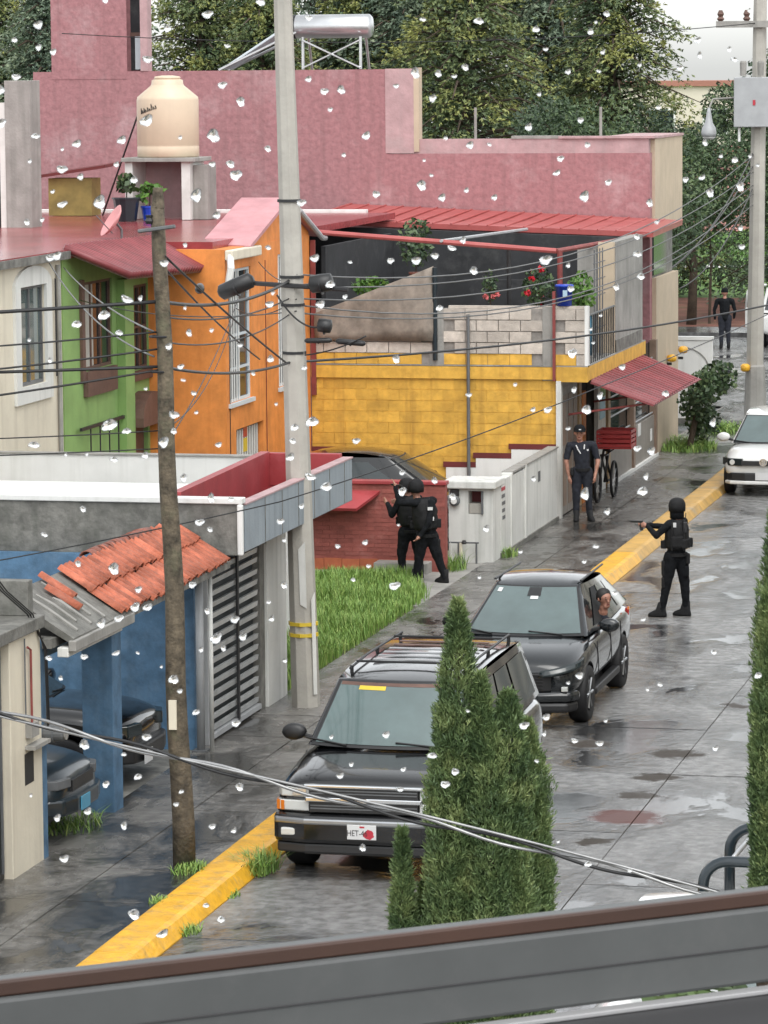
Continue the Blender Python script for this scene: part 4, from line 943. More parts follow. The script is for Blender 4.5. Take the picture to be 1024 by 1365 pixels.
MB().box(-11.02,-10.96,86.035,86.048,7.28,7.40).build('cabinet_mark', 'plate_red', RP)
box('crossarm', 'concrete', RP, -11.9, -10.1, 86.25, 86.36, 9.05, 9.2)
for x in (-11.8,-11.2): MB().lathe([(.05,0),(.09,.05),(.05,.1),(.08,.16),(.04,.25)], (x,86.3,9.2), 10).build('insulator', 'brown_wood', RP)
for x in (-11.25,-10.85): MB().lathe([(.07,0),(.08,.3),(.06,.34)], (x,86.1,7.95), 10).build('bushing', 'concrete', RP)
MB().tube([(-11.35,86.2,6.77),(-11.35,86.2,6.45)], .03, 6).build('conduit', 'frame_white', RP)
MB().lathe([(.26,0),(.23,1.15),(.2,1.2)], (-11.0,86.5,.1), 10).build('foot_collar', 'concrete', RP)
MB().lathe([(.06,0),(.11,.04),(.11,.14),(.06,.18)], (-11.2,86.25,1.15), 10).build('foot_mark', 'kerb_yellow', RP, True)
SL = thing('street_lamp', 'grey bell-shaped street lamp hung beside the cabinet of the distant pole', 'street lamp', (-12.08, 86.4, 6.4))
MB().tube([(-11.05,86.6,7.2),(-11.5,86.6,7.45),(-12.0,86.5,7.42),(-12.08,86.4,7.2)], .025, 8).build('bracket', 'concrete', SL); MB().lathe([(.16,0),(.18,.08),(.16,.2),(.09,.32),(.05,.56),(.03,.66)], (-12.08,86.4,6.56), 16).build('lantern', 'steel_grey', SL, True)
MB().lathe([(.1,0),(.15,.04),(.15,.06)], (-12.08,86.4,6.5), 14).build('lens', 'light_clear', SL)
def wire(label, pts, r=.012, mat='cable', sags=None, group='overhead wires', n=18):
    full = []
    for i in range(len(pts)-1):
        seg = catenary(pts[i], pts[i+1], (sags[i] if sags else .1), n); full += seg if not full else seg[1:]
    o = MB().tube(full, r, 5).build('overhead_wire', mat, None, True)
    return tag(o, label, 'wire', group)
wp = lambda z, dx=0: (-10.50+dx, 35.88, z)
cp = lambda z, dx=0: (-11.62+dx, 45.4, z)
rp = lambda z: (-11.05, 86.4, z)
wire('thick black cable crossing above the green house to the concrete pole', [(-18,33.5,5.62),wp(5.85),cp(5.52)], .02, sags=[.06,.14])
wire('black cable running level past both poles and off to the street end', [(-18,33.5,5.20),wp(5.20),cp(4.50),(-6,78,4.2)], .017, sags=[.05,.10,.35])
wire('thin rising cable over the cream house to the wooden pole', [(-17,33.8,4.55),wp(5.18,.05)], .012, sags=[.12])
wire('cable just below the thick one, left of the wooden pole', [(-17,33.6,5.35),wp(5.55)], .010, sags=[.1])
wire('pair strand sagging across the cream window', [(-17,33.7,5.05),wp(5.38)], .011, sags=[.14])
wire('pale drop wire slanting down from the cream house eave', [(X1+.1,54.5,5.25),(-10.58,35.88,5.30)], .010, 'cable_grey', sags=[.2])
wire('pale drop wire slanting across the green house windows', [(X1+.1,55.2,5.15),(-10.58,35.88,5.55)], .010, 'cable_grey', sags=[.1])
wire('thin wire low over the white house, meeting the orange wall', [(-17,34.0,4.62),wp(4.56),(-16.4,60.3,4.0)], .007, sags=[.1,.3])
wire('thinner wire just under it, reaching the orange gutter', [(-17,34.1,4.32),wp(4.38),(-16.4,61,4.6)], .007, sags=[.05,.2])
wire('long thin wire rising from the left edge to the far right', [(-15.5,35.0,2.72),(-9.75,37.6,3.66),(-7.6,45,4.28),(-6.6,62,4.6)], .007, sags=[.08,.05,.05])
wire('dark guy wire slanting down over the orange wall', [wp(6.3,.05),(-11.6,45.2,4.5)], .013, sags=[.03])
wire('second guy wire slanting down over the orange wall', [wp(6.2,.03),(-12.3,46.5,4.45)], .011, sags=[.05])
zz = [(5.60,6.15,.9),(5.45,5.75,.75),(5.30,5.45,.8),(5.22,5.25,1.0),(5.12,5.0,.9)]
names = ['topmost','second','third','fourth','lowest']
for (a, b, s), nm in zip(zz, names): wire(f'grey wire, {nm} of the five sweeping from the concrete pole to the distant pole', [cp(a,.1),rp(b)], .011, 'cable_grey', sags=[s])
for i, (a, b) in enumerate([((-11.3,45.3,5.50),(-16.4,62,4.9)),((-11.5,45.3,5.3),(-16.4,60.5,4.2)),((-11.5,45.3,5.15),(-17.7,56,4.6))]):
    wire(('service wire from the pole to the orange gable','service wire from the pole to the orange side wall','service wire from the pole to the green canopy')[i], [a,b], .008, sags=[.15])
wire('thin wire strung between the poles below the thick cable', [wp(5.7),cp(5.3)], .010, sags=[.12])
wire('thin wire strung between the poles above the level cable', [wp(5.45),cp(5.1)], .009, sags=[.16])
wire('short slack wire hanging beside the concrete pole', [(-11.75,45.3,5.35),(-11.2,45.3,4.95)], .012, sags=[.12])
wire('coiled wire end low on the concrete pole', [(-11.4,45.3,4.6),(-10.6,45.25,4.85)], .01, sags=[.04])
wire('high wire passing in front of the conifers', [(-24,75,8.95),(-10.95,86.3,9.15)], .010, sags=[.3])
for i, (b, z) in enumerate([((-12.6,83,3.6),6.2),((-12.9,82,3.4),5.9),((-12.4,84,3.2),5.4)]):
    wire(('dangling wire bundle near the distant pole, outer strand','dangling wire bundle near the distant pole, middle strand','dangling wire bundle near the distant pole, inner strand')[i], [rp(z),b], .014, 'cable_grey', sags=[.4])
# twisted service cable close to the window
TC = thing('twisted_service_cable', 'wet twisted pair of service cables crossing low in front of the cypress', 'cable', (-3.9, 11.5, 6.0))
core = catenary((-7.0,11.5,6.72), (1.6,11.5,4.87), .03, 160)
for k in range(2):
    MB().tube([p + Vector((0, math.cos(i*.55+k*math.pi)*.006, math.sin(i*.55+k*math.pi)*.012)) for i, p in enumerate(core)], .0058, 6).build('strand', ('cable_wet','cable')[k], TC, True)
MB().tube([p + Vector((0, -.006, .004+.016*math.sin(i*.09))) for i, p in enumerate(core)], .0045, 6).build('strand', 'cable_wet', TC, True)
# ================================================================== vehicles (own axes: +y is the front, x across, z up)
def loft_body(secs, crease=None):
    """secs: (y, [(halfwidth,z) from bottom centre outwards and up to the top centre])"""
    mb = MB(); n = len(secs[0][1])
    for y, pr in secs:
        for w_, z in pr: mb.v.append((w_, y, z))
        for w_, z in pr[-2:0:-1]: mb.v.append((-w_, y, z))
    m = 2*n-2
    for i in range(len(secs)-1):
        for k in range(m):
            k2 = (k+1) % m; mb.f.append((i*m+k, i*m+k2, (i+1)*m+k2, (i+1)*m+k)); mb.m.append(0)
    mb.f.append(tuple(range(m-1, -1, -1))); mb.m.append(0); b = (len(secs)-1)*m; mb.f.append(tuple(b+k for k in range(m))); mb.m.append(0)
    return mb
def lerp3(a, b, t): return (a[0]+(b[0]-a[0])*t, a[1]+(b[1]-a[1])*t, a[2]+(b[2]-a[2])*t)
class Patch:
    """four-cornered curved panel: bottom-left, bottom-right, top-right, top-left; bulge pushes it along a direction"""
    def __init__(s, bl, br, tr, tl, bulge=(0,0,0), bulge2=None): s.c = (bl, br, tr, tl); s.b0 = Vector(bulge); s.b1 = Vector(bulge2 if bulge2 is not None else bulge)
    def at(s, u, v):
        a = Vector(lerp3(s.c[0], s.c[1], u)); b = Vector(lerp3(s.c[3], s.c[2], u))
        return a.lerp(b, v) + s.b0.lerp(s.b1, v)*(4*u*(1-u))
    def mesh(s, mb, u0=0, u1=1, v0=0, v1=1, nu=8, nv=4, d=0.0, skew=0):
        b = len(mb.v); n = -((s.at(.6,.5)-s.at(.4,.5)).cross(s.at(.5,.6)-s.at(.5,.4))).normalized()
        for j in range(nv+1):
            for i in range(nu+1):
                v = v0+(v1-v0)*j/nv; uu0 = u0 + skew*v if skew > 0 else u0; uu1 = u1 + skew*v if skew < 0 else u1
                mb.v.append(tuple(s.at(uu0+(uu1-uu0)*i/nu, v)+n*d))
        for j in range(nv):
            for i in range(nu): mb.f.append((b+j*(nu+1)+i, b+j*(nu+1)+i+1, b+(j+1)*(nu+1)+i+1, b+(j+1)*(nu+1)+i)); mb.m.append(mb.mi)
def cut_arches(o, axles, r, wmax):
    cs = []
    for ya, za in axles:
        for sx in (-1, 1):
            me = mesh_of(MB().lathe([(r, sx*(wmax-.30)), (r, sx*(wmax+.25))], (0,0,0), 28, 'x'), 'cutter', 'rubber')
            c = link('cutter', me); c.parent = o.parent; c.location = (0, ya, za); cs.append(c)
            md = o.modifiers.new('cut', 'BOOLEAN'); md.operation = 'DIFFERENCE'; md.object = c; md.solver = 'EXACT'
    bpy.context.view_layer.update(); bake(o)
    for c in cs:
        me = c.data; bpy.data.objects.remove(c); bpy.data.meshes.remove(me)
def wheel(parent, x, y, r, wd, sx, rim='alloy', spokes=6):
    tb = MB().lathe([(r*.62,-wd/2*.9),(r*.93,-wd/2),(r,-wd/2*.7),(r,wd/2*.7),(r*.93,wd/2),(r*.62,wd/2*.9)], (0,0,0), 28, 'x')
    W = link('wheel', mesh_of(tb, 'wheel', 'rubber', True), parent, (x, y, r))
    rm = MB(); s = sx*wd/2
    rm.lathe([(r*.64, s*.55), (r*.64, s*.9), (r*.58, s*.9), (r*.56, s*.6), (r*.05, s*.55)], (0,0,0), 24, 'x')
    for k in range(spokes):
        a = 2*math.pi*k/spokes; ca, sa = math.cos(a), math.sin(a)
        rm.tube([(s*.75, ca*r*.1, sa*r*.1), (s*.85, ca*r*.58, sa*r*.58)], r*.07, 5)
    rm.lathe([(r*.16, s*.6), (r*.14, s*.92), (r*.03, s*.95)], (0,0,0), 12, 'x')
    link('rim', mesh_of(rm, 'rim', rim, False), W)
    return W
def car(name, label, loc, rz, L, Wd, prof, gh, axles, rw, paint, tyre=.23, arch=1.13, glass='glass_teal', rim='alloy', cat='car', side_open=None, wagon=False):
    """prof: list of (y, zbottom, zmid, zshoulder, ztop, fb, fm, fs, ft) fractions of half width; gh: greenhouse dict"""
    T = thing(name, label, cat, loc, rz, local=True); h = Wd/2
    secs = [(y, [(0,zb),(h*fb,zb),(h*fm,zm),(h*fs,zs),(h*ft,zt),(0,zt+.012)]) for y, zb, zm, zs, zt, fb, fm, fs, ft in prof]
    o = loft_body(secs).build('body', paint, T, True)
    sd_ = o.modifiers.new('s', 'SUBSURF'); sd_.levels = 2; sd_.render_levels = 2
    cut_arches(o, [(a, rw) for a in axles], rw*arch, h)
    o.data.polygons.foreach_set('use_smooth', [True]*len(o.data.polygons))
    wn_ = o.modifiers.new('e', 'EDGE_SPLIT'); wn_.split_angle = R(38)
    for a in axles:
        for sx in (-1, 1): wheel(T, sx*(h-tyre/2-.015), a, rw, tyre, sx, rim)
    box('underbody', 'black_plastic', T, -h*.72, h*.72, axles[1]-.5, axles[0]+.5, .2, .55)
    # greenhouse
    g = gh; wb, wr, zb, zr = g['wb'], g['wr'], g['zb'], g['zr']; yf, yrf, yrr, yr = g['yf'], g['yrf'], g['yrr'], g['yr']; zrr = g.get('zrr', zr); zbr = g.get('zbr', zb)
    bf, br = g.get('bf', .12), g.get('br', .07)
    WS = Patch((-wb,yf,zb),(wb,yf,zb),(wr,yrf,zr),(-wr,yrf,zr),(0,bf,0),(0,br,0))
    RWp = Patch((wb,yr,zbr),(-wb,yr,zbr),(-wr,yrr,zrr),(wr,yrr,zrr),(0,-.05,0),(0,-.05,0))
    RT = Patch((wb,yf,zb),(wb,yr,zbr),(wr,yrr,zrr),(wr,yrf,zr),(.05,0,0),(.02,0,0))
    LT = Patch((-wb,yr,zbr),(-wb,yf,zb),(-wr,yrf,zr),(-wr,yrr,zrr),(-.05,0,0),(-.02,0,0))
    cb = MB()
    for P in (WS, RWp, RT, LT): P.mesh(cb)
    b = len(cb.v); nu, nv = 8, 8   # roof
    for j in range(nv+1):
        for i in range(nu+1):
            u, v = i/nu, j/nv; y = yrf+(yrr-yrf)*v; xx = -wr+2*wr*u
            fy = (1-v)*br*4*u*(1-u) - v*.05*4*u*(1-u); sx_ = .02*4*v*(1-v)*(2*u-1)
            cb.v.append((xx+sx_, y+fy, zr+(zrr-zr)*v + .035*(4*u*(1-u))*(.25+.75*min(1, 4*v*(1-v)*1.6)) + g.get('arc',.03)*4*v*(1-v)))
    for j in range(nv):
        for i in range(nu): cb.f.append((b+j*(nu+1)+i, b+(j+1)*(nu+1)+i, b+(j+1)*(nu+1)+i+1, b+j*(nu+1)+i+1)); cb.m.append(0)
    co = cb.build('cabin', paint, T, True)
    bm = bmesh.new(); bm.from_mesh(co.data); bmesh.ops.remove_doubles(bm, verts=bm.verts, dist=.012); bmesh.ops.recalc_face_normals(bm, faces=bm.faces); bm.to_mesh(co.data); bm.free()
    bv = co.modifiers.new('b', 'BEVEL'); bv.width = .035; bv.segments = 3; bv.limit_method = 'ANGLE'; bv.angle_limit = R(28)
    def glassp(nm, P, u0, u1, v0, v1, mat=glass, skew=0, d=.012):
        mb = MB(); P.mesh(mb, u0, u1, v0, v1, 10, 6, d, skew); return mb.build(nm, mat, T, True, fix=False)
    ws = glassp('windscreen', WS, .045, .955, .05, .94)
    tr = MB(); WS.mesh(tr, .02, .98, .005, .975, 10, 6, .006); tr.build('windscreen_seal', 'black_plastic', T, True, fix=False)
    glassp('rear_window', RWp, .07, .93, .12, .92)
    for P, fl, sgn in ((RT, False, 1), (LT, True, -1)):
        n = 3 if wagon else 2
        cuts = g.get('cuts', [.10, .46, .50, .80])
        for k in range(0, len(cuts), 2):
            u0, u1 = cuts[k], cuts[k+1]
            if fl: u0, u1 = 1-cuts[k+1], 1-cuts[k]
            op = side_open is not None and side_open == (sgn, k//2)
            sk = (.17 if not fl else -.17) if k == 0 else 0
            glassp('side_window', P, u0, u1, .10, .86, 'dark_inside' if op else ('glass_dark' if glass == 'glass_dark' else 'glass_side'), sk, .010)
    # mirrors
    for sx in (-1, 1):
        m = MB(); my = g.get('my', yf-.28); m.lathe([(.02,-.10),(.085,-.08),(.105,-.02),(.10,.05),(.06,.08)], (0,0,0), 14, 'y')
        mo = m.build('mirror', paint if g.get('mpaint', True) else 'black_plastic', T, True)
        mo.location = (sx*(h+.10), my, zb+.09); mo.scale = (1.25, .8, .85)
        MB().tube([(sx*(wb-.02),my,zb+.02),(sx*(h+.02),my,zb+.06)], .025, 6).build('mirror_arm', 'black_plastic', T)
    for sx in (-.35, .28): MB().tube([WS.at(.5+sx*.9,.03)+Vector((0,.02,.01)), WS.at(.5+sx*.9+.27,.09)+Vector((0,.016,.014))], .011, 5).build('wiper', 'black_plastic', T)
    # door seams and handles on both sides
    for sx in (-1, 1):
        for yy in g.get('seams', []):
            zlo, zhi = .42, zb-.03
            MB().tube([(sx*h*.975,yy,.5),(sx*h*.982,yy,.62),(sx*h*.962,yy,zb-.10)], .007, 5).build('door_seam', 'black_plastic', T)
    T['zb'] = zb
    return T, dict(WS=WS, RT=RT, LT=LT, RW=RWp)
def plate(T, x, y, z, mat, text=None, sgn=1, wd=.30, ht=.15, red=False):
    p = MB().box(x-wd/2, x+wd/2, y, y+.012*sgn if sgn > 0 else y, z-ht/2, z+ht/2) if sgn > 0 else MB().box(x-wd/2, x+wd/2, y-.012, y, z-ht/2, z+ht/2)
    po = p.build('number_plate', mat, T, bevel=.004)
    if red:
        bl = blob(0, 0, .055, .045, 14, 5)
        MB().add([(x-.075+a*-1, y+.0135, z-.02+b_) for a, b_ in bl], [tuple(range(14))]).build('plate_emblem', 'plate_red', po)
        MB().box(x-.03, x+.02, y+.012, y+.0135, z+.045, z+.062).build('plate_line', 'plate_red', po)
    if text:
        c = bpy.data.curves.new('plate_text', 'FONT'); c.body = text; c.size = .085; c.align_x = 'CENTER'; c.align_y = 'CENTER'; c.extrude = .0006
        t = bpy.data.objects.new('plate_text', c); COL.objects.link(t); t.parent = po; t.location = (x+(.045 if red else 0), y+.0136, z-.012); t.rotation_euler = (R(90), 0, R(180)); t.scale = (.8, 1, 1)
        c.materials.append(MT['ink']); bpy.context.view_layer.update(); me_ = bpy.data.meshes.new_from_object(t.evaluated_get(bpy.context.evaluated_depsgraph_get())); t2 = bpy.data.objects.new('plate_text', me_); COL.objects.link(t2); t2.parent = po; t2.location = t.location; t2.rotation_euler = t.rotation_euler; t2.scale = t.scale; bpy.data.objects.remove(t); t2.name = 'plate_text'
    return po

# ---- black full-size SUV at the kerb
bl_prof = [(-2.50,.42,.70,1.05,1.14,.80,.90,.92,.80),(-2.44,.36,.66,1.05,1.20,.92,.98,.97,.86),(-1.4,.34,.62,1.04,1.20,.94,.99,.98,.88),(.2,.34,.62,1.04,1.19,.94,.99,.98,.88),(1.15,.34,.62,1.05,1.17,.94,.99,.98,.88),
           (1.45,.34,.62,1.03,1.14,.94,.99,.97,.86),(2.0,.36,.62,.98,1.09,.94,.985,.955,.80),(2.24,.38,.62,.93,1.04,.92,.965,.93,.76),(2.325,.40,.62,.88,.97,.90,.945,.90,.74)]
S, pt = car('black_suv', 'black full-size SUV with roof rack parked on the near yellow kerb', (-8.5, 38.42, 0), math.pi, 5.0, 1.98, bl_prof,
            dict(wb=.885, wr=.70, zb=1.17, zr=1.78, yf=1.18, yrf=.56, yrr=-2.30, yr=-2.46, bf=.16, br=.10, arc=.05, cuts=[.09,.36,.385,.60,.63,.93], seams=[.95,-.1,-1.1], my=.92, mpaint=False), [1.52,-1.42], .385, 'car_black', .27, cat='car', wagon=True)
# front: bumper, grille, lamps
MB().prism([(-.97,2.20),(-.93,2.42),(-.6,2.50),(.6,2.50),(.93,2.42),(.97,2.20),(.80,2.1),(-.80,2.1)], 'z', .40, .70).build('bumper', 'car_black', S, bevel=.05)
MB().prism([(-.965,2.25),(-.92,2.435),(-.6,2.512),(.6,2.512),(.92,2.435),(.965,2.25),(.80,2.1),(-.80,2.1)], 'z', .60, .665).build('bumper_strip', 'alloy', S, bevel=.02)
MB().prism([(-.95,2.2),(-.90,2.40),(-.6,2.46),(.6,2.46),(.90,2.40),(.95,2.2)], 'z', .30, .40).build('bumper_valance', 'black_plastic', S, bevel=.02)
box('grille', 'black_plastic', S, -.56, .56, 2.36, 2.425, .72, .98)
box('grille_bar', 'chrome', S, -.60, .60, 2.40, 2.455, .825, .875, .012)
MB().box(-.62,.62,2.38,2.44,.965,1.0).build('grille_top', 'chrome', S, bevel=.012)
for z in (.75,.78,.905,.935): box('grille_slat', 'iron_grey', S, -.55, .55, 2.40, 2.43, z, z+.012)
MB().prism([(-.085,.85),(-.03,.872),(.03,.872),(.085,.85),(.03,.828),(-.03,.828)], 'y', 2.455, 2.462).build('badge', 'chrome', S)
for sx in (-1, 1):
    hl = MB().prism([(sx*.57,2.40),(sx*.86,2.36),(sx*.90,2.30),(sx*.90,2.2),(sx*.57,2.2)], 'z', .86, .965).build('headlight', 'light_clear', S, bevel=.012)
    MB().box(sx*.60 if sx > 0 else sx*.74, sx*.74 if sx > 0 else sx*.60, 2.392, 2.402, .88, .945).build('headlight_lens', 'chrome', hl)
    MB().prism([(sx*.57,2.41),(sx*.88,2.37),(sx*.92,2.28),(sx*.92,2.2),(sx*.57,2.2)], 'z', .72, .825).build('lower_lamp', 'light_clear', S, bevel=.01)
    MB().prism([(sx*.83,2.388),(sx*.915,2.352),(sx*.935,2.2),(sx*.9,2.2)], 'z', .725, .82).build('turn_signal', 'light_amber', S)
    MB().box(min(sx*.62,sx*.85), max(sx*.62,sx*.85), 2.44, 2.475, .48, .56).build('fog_lamp', 'light_clear', S, bevel=.015)
    MB().tube([(sx*.62,.35,1.85),(sx*.615,-.4,1.885),(sx*.61,-2.1,1.875)], .015, 6).build('roof_rail', 'black_plastic', S)
    for yy in (.3,-.9,-2.05): MB().tube([(sx*.615,yy,1.80),(sx*.615,yy,1.875)], .02, 6).build('rail_foot', 'black_plastic', S)
for i in range(7): box('roof_slat', 'brown_wood' if i > 3 else 'alloy', S, -.50, .50, -.25-i*.26, -.17-i*.26, 1.862, 1.872)
for yy in (.1,-1.7): MB().tube([(-.61,yy,1.89),(.61,yy,1.89)], .013, 6).build('roof_crossbar', 'black_plastic', S)
plate(S, 0, 2.512, .545, 'plate_white', 'HET-46', red=True)
P = pt['WS']; mb = MB(); P.mesh(mb, .60, .80, .84, .90, 4, 1, .015); mb.build('windscreen_sticker', 'sticker_yellow', S, fix=False)
mb = MB(); P.mesh(mb, .05, .95, .90, .95, 6, 1, .0145); mb.build('shade_band', 'brown_wood', S, fix=False)

# ---- dark compact SUV, driver leaning out
cp_prof = [(-2.22,.45,.70,.92,1.00,.75,.88,.88,.72),(-2.14,.36,.66,.94,1.06,.88,.96,.95,.80),(-1.2,.32,.62,.95,1.07,.90,.99,.97,.82),(.1,.32,.60,.94,1.05,.90,.985,.965,.82),(.85,.32,.60,.93,1.03,.90,.985,.965,.82),
           (1.25,.32,.60,.92,1.02,.90,.99,.97,.80),(1.80,.34,.58,.86,.965,.88,.975,.945,.72),(2.08,.36,.56,.77,.88,.80,.91,.86,.62),(2.20,.40,.55,.68,.77,.64,.80,.74,.50)]
K, pt2 = car('grey_suv', 'dark graphite compact SUV with its driver at the open side window, behind the black SUV', (-8.78, 47.15, 0), math.pi, 4.45, 1.84, cp_prof,
             dict(wb=.80, wr=.555, zb=1.02, zr=1.55, yf=1.02, yrf=.10, yrr=-1.50, yr=-2.10, zrr=1.48, zbr=1.06, bf=.18, br=.11, arc=.075, cuts=[.12,.42,.45,.70,.73,.88], seams=[.75,-.25,-1.05], my=.62), [1.37,-1.28], .355, 'car_graphite', .24, side_open=(-1, 0))
for sx in (-1, 1):
    c4 = [(.40,2.265,.675),(.905,1.93,.785),(.915,1.80,.885),(.42,2.235,.755)]
    c4 = [(sx*a, b_, c_) for a, b_, c_ in c4]; P4 = Patch(*(c4 if sx < 0 else [c4[1], c4[0], c4[3], c4[2]]), (sx*.07,.10,0)); 
    mb = MB(); P4.mesh(mb, 0, 1, 0, 1, 10, 3, 0); hl = mb.build('headlight', 'glass_dark', K, True, fix=False); hl.modifiers.new('t', 'SOLIDIFY').thickness = .03
    mb = MB(); P4.mesh(mb, .02, .98, .04, .30, 10, 1, .004); mb.build('daylight_strip', 'light_clear', hl, True, fix=False)
    mb = MB(); P4.mesh(mb, *((.62,.97) if sx < 0 else (.03,.38)), .42, .85, 4, 1, .004); mb.build('headlight_lens', 'light_clear', hl, True, fix=False)
    MB().box(min(sx*.68,sx*.76), max(sx*.68,sx*.76), 2.14, 2.215, .50, .56).build('fog_lamp', 'light_clear', K, bevel=.01)
    MB().box(min(sx*.80,sx*.915), max(sx*.80,sx*.915), -.86, .95, .27, .36).build('sill_cladding', 'black_plastic', K, bevel=.02)
    MB().tube([(sx*.56,.1,1.60),(sx*.55,-1.6,1.59)], .015, 5).build('roof_rail', 'black_plastic', K)
MB().prism([(-.46,2.25),(.46,2.25),(.56,2.2),(.40,2.0),(-.40,2.0),(-.56,2.2)], 'z', .50, .72).build('grille', 'black_plastic', K, bevel=.015)
for z in (.54,.58,.62,.66,.70): box('grille_slat', 'iron_dark', K, -.46, .46, 2.245, 2.262, z, z+.012)
MB().prism([(-.86,1.95),(-.76,2.18),(-.4,2.26),(.4,2.26),(.76,2.18),(.86,1.95)], 'z', .23, .36).build('bumper_lower', 'black_plastic', K, bevel=.04)
MB().prism([(-.89,1.95),(-.80,2.17),(-.4,2.275),(.4,2.275),(.80,2.17),(.89,1.95)], 'z', .36, .50).build('bumper', 'car_graphite', K, bevel=.05)
plate(K, 0, 2.285, .47, 'plate_white')
P = pt2['WS']
mb = MB(); P.mesh(mb, .42, .56, .76, .93, 4, 2, .016); mb.build('mirror_mount', 'black_plastic', K, fix=False)
mb = MB(); P.mesh(mb, .44, .52, .70, .76, 2, 1, .017); mb.build('windscreen_sticker', 'plate_white', K, fix=False)
mb = MB(); P.mesh(mb, .86, .91, .82, .9, 2, 1, .017); mb.build('windscreen_sticker', 'plate_white', K, fix=False)
box('side_lamp', 'light_amber', K, -.90, -.875, -1.75, -1.68, .98, 1.02)
for sx in (-1,1): MB().prism([(sx*.64,-2.17),(sx*.80,-2.09),(sx*.865,-1.88),(sx*.80,-1.84),(sx*.62,-2.1)], 'z', .88, .97).build('tail_light', 'light_red', K)

# ---- white hatchback
wh_prof = [(-1.98,.42,.66,.86,.94,.75,.90,.88,.72),(-1.9,.32,.62,.88,1.0,.88,.97,.95,.80),(-1.0,.28,.58,.88,.98,.90,.985,.965,.82),(.3,.28,.56,.87,.96,.90,.985,.965,.82),(.95,.28,.56,.85,.94,.90,.985,.965,.80),
           (1.5,.30,.54,.80,.90,.88,.97,.94,.74),(1.82,.32,.52,.72,.82,.82,.92,.88,.66),(1.95,.36,.50,.64,.72,.70,.84,.80,.55)]
V, pt3 = car('white_hatchback', 'white hatchback parked at the end of the worn yellow kerb', (-8.84, 72.75, 0), math.pi, 3.95, 1.68, wh_prof,
             dict(wb=.745, wr=.56, zb=.93, zr=1.43, yf=.98, yrf=.25, yrr=-1.55, yr=-1.88, bf=.12, br=.08, arc=.04, cuts=[.10,.46,.49,.85], seams=[.8,-.35], my=.66), [1.18,-1.28], .30, 'car_white', .19)
for sx in (-1, 1):
    hl = MB().prism([(sx*.40,1.985),(sx*.68,1.90),(sx*.82,1.66),(sx*.74,1.58),(sx*.38,1.8)], 'z', .59, .73).build('headlight', 'glass_dark', V, bevel=.012)
    MB().lathe([(.055,0),(.05,.03)], (sx*.60,1.915,.66), 12, 'y').build('headlight_lens', 'light_clear', hl)
MB().prism([(-.42,1.985),(.42,1.985),(.42,1.85),(-.42,1.85)], 'z', .60, .69).build('grille', 'black_plastic', V)
MB().prism([(-.72,1.82),(-.6,1.94),(-.35,1.995),(.35,1.995),(.6,1.94),(.72,1.82)], 'z', .31, .46).build('air_intake', 'black_plastic', V, bevel=.02)
MB().prism([(-.76,1.80),(-.64,1.95),(-.35,2.01),(.35,2.01),(.64,1.95),(.76,1.80)], 'z', .24, .31).build('bumper_lip', 'car_white', V, bevel=.02)
plate(V, 0, 1.998, .40, 'plate_white')
bd = MB().lathe([(.075,0),(.075,.012),(.062,.012),(.062,.004)], (0,1.987,.665), 24, 'y').build('badge', 'chrome', V)
MB().tube([(-.052,2.002,.70),(-.028,2.002,.625),(0,2.002,.675),(.028,2.002,.625),(.052,2.002,.70)], .007, 5).build('badge_letters', 'chrome', bd)
MB().tube([(-.026,2.002,.722),(0,2.002,.685),(.026,2.002,.722)], .007, 5).build('badge_letters', 'chrome', bd)

# ---- two cars in the blue carport, noses to the street
sm_prof = wh_prof
Q, _ = car('small_dark_car', 'small dark teal car with light blue plate half hidden behind the cream pillar', (-13.75, 37.1, .125), -math.pi/2, 3.95, 1.62, sm_prof,
           dict(wb=.72, wr=.54, zb=.93, zr=1.42, yf=.78, yrf=.15, yrr=-1.55, yr=-1.88, cuts=[.10,.46,.49,.85], my=.5), [1.18,-1.28], .29, 'car_teal', .18, glass='glass_dark')
for sx in (-1, 1): MB().prism([(sx*.42,1.97),(sx*.66,1.905),(sx*.79,1.68),(sx*.72,1.58),(sx*.38,1.8)], 'z', .62, .72).build('headlight', 'iron_grey', Q, bevel=.012)
MB().prism([(-.74,1.80),(-.62,1.96),(-.35,2.02),(.35,2.02),(.62,1.96),(.74,1.80)], 'z', .34, .52).build('bumper', 'car_teal', Q, bevel=.03)
box('grille', 'black_plastic', Q, -.36, .36, 1.93, 1.965, .56, .68); plate(Q, .12, 2.022, .42, 'plate_blue')
Q2, _ = car('black_sedan', 'black car with crooked white plate behind the blue carport column', (-13.95, 40.3, .125), -math.pi/2, 4.1, 1.70, sm_prof,
            dict(wb=.75, wr=.56, zb=.93, zr=1.40, yf=.72, yrf=.05, yrr=-1.45, yr=-1.85, cuts=[.10,.46,.49,.85], my=.45), [1.18,-1.28], .30, 'car_black', .19, glass='glass_dark')
for sx in (-1, 1): MB().prism([(sx*.40,1.985),(sx*.68,1.90),(sx*.80,1.66),(sx*.72,1.58),(sx*.38,1.8)], 'z', .60, .74).build('headlight', 'glass_dark', Q2, bevel=.012)
MB().prism([(-.74,1.80),(-.62,1.96),(-.35,2.02),(.35,2.02),(.62,1.96),(.74,1.80)], 'z', .30, .50).build('bumper', 'black_plastic', Q2, bevel=.03)
pl = plate(Q2, .35, 2.03, .36, 'plate_white'); pl.rotation_euler = (0, 0, 0)
